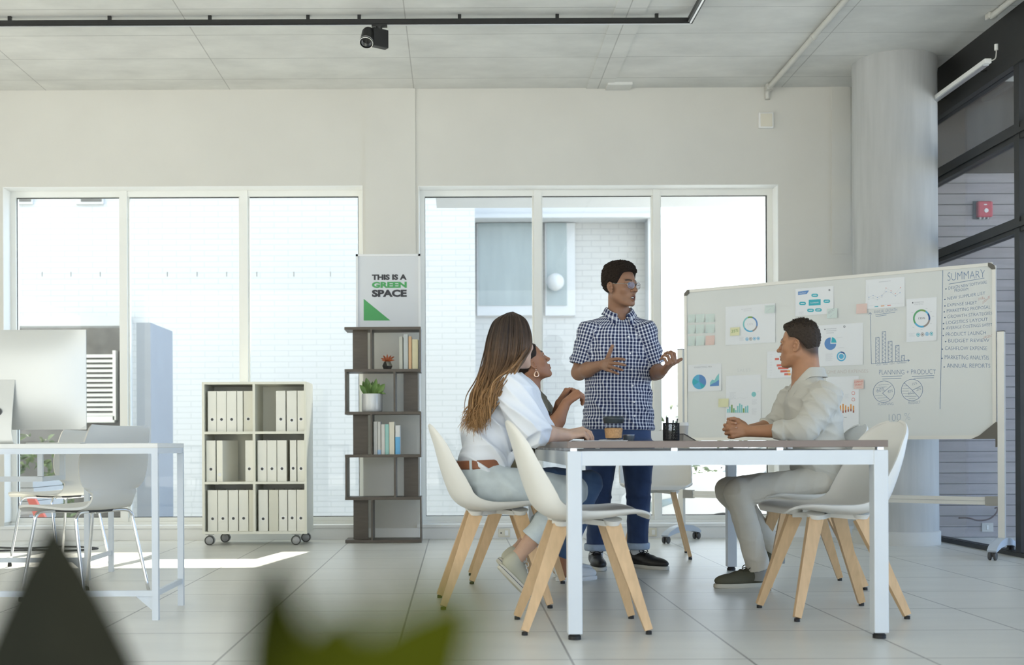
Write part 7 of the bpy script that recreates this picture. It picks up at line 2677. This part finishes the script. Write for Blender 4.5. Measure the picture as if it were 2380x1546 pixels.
# free standing pillar and drain pipe
a, b = P(318, 1035, 12.2), P(334, 750, 12.2)
m_pil = mat('grey_blue_render', (0.24, 0.265, 0.30), 0.85, var=0.05)
o = MB().box((a.x, 12.2, GZ), (b.x + 0.07, 12.2 + 0.95, b.z)).build('gate_pillar', m_pil, at=((a.x + b.x) / 2, 12.6, GZ))
tag(o, 'grey free standing pillar outside, right of the left window mullion', 'pillar')
x = P(308, 1034, FY).x
o = MB().tube([(x, FY - 0.11, GZ), (x, FY - 0.11, 2.2), (x - 0.02, FY - 0.11, 2.3)], 0.035, 12).build('drain_pipe', m_band, smooth=50, at=(x, FY, GZ))
tag(o, 'white drain pipe on the building outside, beside the grey pillar', 'pipe')

# recessed building behind the right window
Y2 = 17.0
t = thing('brick_building', (1.6, Y2, GZ), 'pale brick building with large windows seen through the right window', 'building')
q = lambda px, py: P(px, py, Y2)
xe2 = q(1532, 0).x
MB().box((fx1, Y2, GZ), (xe2, Y2 + 0.4, 10.3)).build('wall', m_far, t, world=t)
MB().box((fx1, Y2 - 0.35, q(1300, 509).z), (xe2 - 0.1, Y2, q(1300, 478).z)).build('balcony_band', m_band, t, world=t)
MB().box((fx1, Y2 - 0.40, q(1300, 518).z), (xe2 - 0.1, Y2 - 0.0, q(1300, 509).z)).build('ledge', m_fac_s, t, world=t)
for x0, x1, y0, y1 in ((1112, 1256, 520, 712), (1270, 1316, 520, 712)):
    a, b = q(x0, y1), q(x1, y0)
    f = MB().box((a.x - 0.02, Y2 - 0.06, a.z - 0.14), (b.x + (0.12 if x0 > 1200 else 0.02), Y2, b.z)).build('window_frame', m_fac_s, t, world=t)
    MB().box((a.x, Y2 - 0.07, a.z), (b.x, Y2 - 0.06, b.z)).build('pane', m_wglass, f, world=t)
a, b = q(1105, 474), q(1136, 430)
f = MB().box((a.x, Y2 - 0.05, a.z), (b.x + 0.04, Y2, b.z + 0.6)).build('window_frame', m_fac_s, t, world=t)
MB().box((a.x + 0.01, Y2 - 0.06, a.z + 0.02), (b.x, Y2 - 0.05, b.z + 0.6)).build('pane', m_recess, f, world=t)
MB().box((q(1462, 0).x, Y2 - 0.05, q(0, 474).z), (q(1492, 0).x, Y2, q(0, 400).z)).build('shutter', m_band, t, world=t)
MB().box((q(1496, 0).x, Y2 - 0.3, GZ), (q(1512, 0).x, Y2 - 0.01, 10.3)).build('corner_pier', m_fac_s, t, world=t)
a = q(1288, 660)
t2 = thing('globe_lamp', (a.x, Y2 - 0.2, a.z), 'round white globe lamp on the building outside, left of the standing man', 'lamp')
MB().ball((0, 0, 0), 0.125, 28).build('globe', m_fac_s, t2, smooth=True)
MB().cyl((0, 0, 0), (0, 0.2, 0), 0.03).build('bracket', m_band, t2, smooth=50)
a, b = q(1455, 560), q(1480, 532)
# low wall and street side
o = MB().box((P(1512, 0, 15).x, 15.0, GZ), (9.5, 15.2, 0.15)).build('garden_wall', m_fac_s, at=(5, 15.1, GZ))
tag(o, 'low white wall outside beyond the parked car', 'wall')
o = MB().box((-0.2, 9.45, 3.25), (3.6, 12.6, 3.45)).build('canopy', m_band)  # unseen slab added to keep direct sun out of the right window
tag(o, kind='structure')


def bush(name, c, r, n, label, seed, mm=m_bush):
    rr_ = random.Random(seed)
    m = MB()
    for i in range(n):
        d = nrm((rr_.gauss(0, 1), rr_.gauss(0, 1), rr_.gauss(0, 1)))
        p_ = V(*c) + V(*r) * d * rr_.uniform(0.55, 1.0)
        a_ = nrm((rr_.gauss(0, 1), rr_.gauss(0, 1), rr_.gauss(0, 0.6)))
        leaf(m, p_, p_ + a_ * rr_.uniform(0.08, 0.16), 0.05, 0.1, up=nrm((rr_.gauss(0, 1), rr_.gauss(0, 1), 1)), n=4)
    t_ = thing(name, (c[0], c[1], c[2] - r[2]), label, 'bush')
    m.build('foliage', mm, t_, world=t_)
    st_ = MB()
    for i in range(5):
        st_.tube([(c[0] + rr_.uniform(-.05, .05), c[1], c[2] - r[2] * 1.0), (c[0] + rr_.uniform(-.5, .5) * r[0], c[1] + rr_.uniform(-.3, .3) * r[1], c[2])], 0.015, 6)
    st_.build('stems', m_recess, t_, world=t_)


a = P(1640, 1092, 14.1)
bush('garden_bush', (a.x, 14.1, 0.45), (0.75, 0.5, 0.95), 420, 'sunlit green bush outside, behind the windscreen of the parked car', 2)
a = P(70, 1075, 14.2)
bush('garden_bush', (a.x, 14.0, 0.2), (0.7, 0.3, 0.7), 320, 'green bush outside under the left window, seen below the computer', 5)

# parked white car, seen under the table top
m_car = mat('car_white', (0.82, 0.83, 0.84), 0.25, coat=0.6)
m_cargl = mat('car_glass', (0.30, 0.38, 0.40), 0.1)
m_tyre = mat('tyre', (0.02, 0.02, 0.02), 0.7)
CYc = 11.4
cz = GZ
fr = P(1500, 1200, CYc)
t = thing('parked_car', (fr.x + 2.0, CYc + 0.85, cz), 'white parked car outside the right window, seen below the table top', 'car')
prof = [(0.0, 0.30), (0.0, 0.62), (0.06, 0.74), (0.35, 0.86), (0.72, 0.93), (1.10, 0.97)]
top = [(1.75, 1.40), (2.3, 1.47), (3.1, 1.44), (3.8, 1.0), (4.1, 0.95), (4.15, 0.35)]
body = spline(prof, 22).tolist() + [(3.8, 1.0), (4.1, 0.95), (4.15, 0.35)]
MB().prism([(x_, z_) for x_, z_ in body], (fr.x, CYc, cz), (1, 0, 0), (0, 0, 1), (0, 1.7, 0)).build('body', m_car, t, smooth=30, world=t)
MB().prism([(1.08, 0.96), (1.75, 1.40), (2.3, 1.46), (3.1, 1.43), (3.75, 0.99)], (fr.x, CYc + 0.12, cz), (1, 0, 0), (0, 0, 1), (0, 1.46, 0)).build('cabin_glass', m_cargl, t, world=t)
m = MB()
for y_ in (CYc + 0.1, CYc + 1.54):
    m.tube([(fr.x + 1.05, y_, cz + 0.95), (fr.x + 1.75, y_, cz + 1.41), (fr.x + 2.3, y_, cz + 1.475), (fr.x + 3.1, y_, cz + 1.445), (fr.x + 3.8, y_, cz + 0.99)], 0.03, 8)
m.box((fr.x + 1.75, CYc + 0.1, cz + 1.42), (fr.x + 3.1, CYc + 1.6, cz + 1.48))
m.build('roof', m_car, t, smooth=40, world=t)
MB().tube([(fr.x + 0.0, CYc - 0.004, cz + 0.66), (fr.x + 0.28, CYc - 0.004, cz + 0.74)], [0.05, 0.025], 12, sx=0.4).build('headlamp', m_cargl, t, smooth=True, world=t)
for x_ in (0.75, 3.35):
    for y_ in (CYc + 0.02, CYc + 1.5):
        MB().lathe([(0.17, -0.02), (0.30, -0.02), (0.31, 0.0), (0.31, 0.18), (0.30, 0.2), (0.0, 0.2), (0.0, 0.02), (0.17, 0.02)], (fr.x + x_, y_ - 0.01, cz + 0.31), 32, axis=(0, 1, 0), caps=False).build('wheel', m_tyre, t, smooth=40, world=t)

# bits seen low through the left window
a = P(112, 1150, 11.0)
m = MB()
for i in range(5):
    m.box((-4.6, 10.6, a.z - 0.16 + i * 0.06), (a.x + 0.008 * (i % 2), 11.4, a.z - 0.105 + i * 0.06))
m.box((-4.6, 10.65, GZ), (a.x - 0.05, 11.35, a.z - 0.16))
o = m.build('stone_ledge', m_fac_s, at=(-4.2, 11.0, GZ))
tag(o, 'white stepped ledge outside, low behind the left desk', 'ledge')
a, b = P(62, 1160, 10.4), P(122, 1235, 10.4)
m_redp = mat('red_plastic', (0.72, 0.18, 0.14), 0.5, var=0.05)
o = MB().prism([(0, 0), (0.07, 0), (0.26, -0.34), (0.14, -0.34)], (a.x, 10.4, a.z), (1, 0, 0), (0, 0, 1), (0, 0.05, 0)).box((a.x + 0.12, 10.38, GZ), (a.x + 0.28, 10.47, a.z - 0.33)).build('red_barrier', m_redp, at=(a.x, 10.4, GZ))
tag(o, 'slanted red panel outside behind the left office chair', 'panel')
# ================================================================== blurred plant close to the camera
m_lf_d = mat('dark_leaf', (0.018, 0.018, 0.012), 0.9, spec=0.05, var=0.15, vscale=20)  # the shade of backlit leaves is put into these dark base colours
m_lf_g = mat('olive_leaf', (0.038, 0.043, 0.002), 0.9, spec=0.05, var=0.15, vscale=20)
m_ppot = mat('grey_planter', (0.25, 0.25, 0.24), 0.6, var=0.05)
t = thing('foreground_plant', (-0.16, 0.55, 0), 'dark broad leaved potted plant close to the camera at the lower left', 'potted plant')
MB().lathe([(0, 0), (0.10, 0), (0.13, 0.3), (0.135, 0.34), (0.125, 0.34), (0.12, 0.3), (0, 0.3)], n=32).build('pot', m_ppot, t, smooth=50)


def bigleaf(base, tip, width, bend, mm, up=(0.1, -1, 0.25)):
    m = MB()
    base, tip = np.array(base, float), np.array(tip, float)
    d = tip - base
    L_ = np.linalg.norm(d)
    s = nrm(np.cross(d, up))
    q = nrm(np.cross(s, d))
    rows = []
    n = 14
    for i in range(n):
        a = i / (n - 1)
        w_ = width * min(1.0, (1 - a) * 1.0 + 0.004) ** 0.85 * min(1, 0.3 + a * 2.2)
        c_ = base + d * a + q * bend * L_ * math.sin(PI * a)
        rows.append([c_ + s * w_ * k_ / 2 + q * abs(k_) * w_ * 0.12 for k_ in np.linspace(-1, 1, 7)])
    m.grid(rows, 0.0012)
    lf_ = m.build('leaf', mm, t, smooth=60, world=t)
    MB().tube([base, (base + V(-0.16, 0.55, 0.3)) / 2 + V(0, 0, 0.03), (-0.16 + (base[0] + 0.16) * 0.15, 0.55, 0.31)], 0.004, 8).build('stalk', m_lf_d, lf_, smooth=True, world=t)


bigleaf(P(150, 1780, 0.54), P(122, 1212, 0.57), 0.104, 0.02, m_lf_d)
t = thing('foreground_plant', (-0.04, 0.27, 0), 'blurred olive green leaves very close to the camera at bottom centre', 'potted plant')
MB().lathe([(0, 0), (0.10, 0), (0.12, 0.3), (0.125, 0.34), (0.115, 0.34), (0.11, 0.3), (0, 0.3)], n=32).build('pot', m_ppot, t, smooth=50)


def bl2(base, tip, width, mm):
    m = MB()
    base, tip = np.array(base, float), np.array(tip, float)
    leaf(m, base, tip, width, 0.04, up=(0.1, -1, 0.3), n=12)
    lf_ = m.build('leaf', mm, t, smooth=60, world=t)
    MB().tube([base, (base + V(-0.04, 0.27, 0.3)) / 2, (-0.04, 0.27, 0.31)], 0.003, 8).build('stalk', m_lf_g, lf_, smooth=True, world=t)


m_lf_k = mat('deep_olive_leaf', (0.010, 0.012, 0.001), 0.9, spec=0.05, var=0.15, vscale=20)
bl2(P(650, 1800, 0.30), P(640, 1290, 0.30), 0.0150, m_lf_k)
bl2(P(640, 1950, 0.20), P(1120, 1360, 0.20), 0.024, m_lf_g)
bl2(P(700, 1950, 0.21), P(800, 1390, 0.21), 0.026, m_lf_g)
bl2(P(860, 1800, 0.22), P(960, 1430, 0.22), 0.017, m_lf_g)
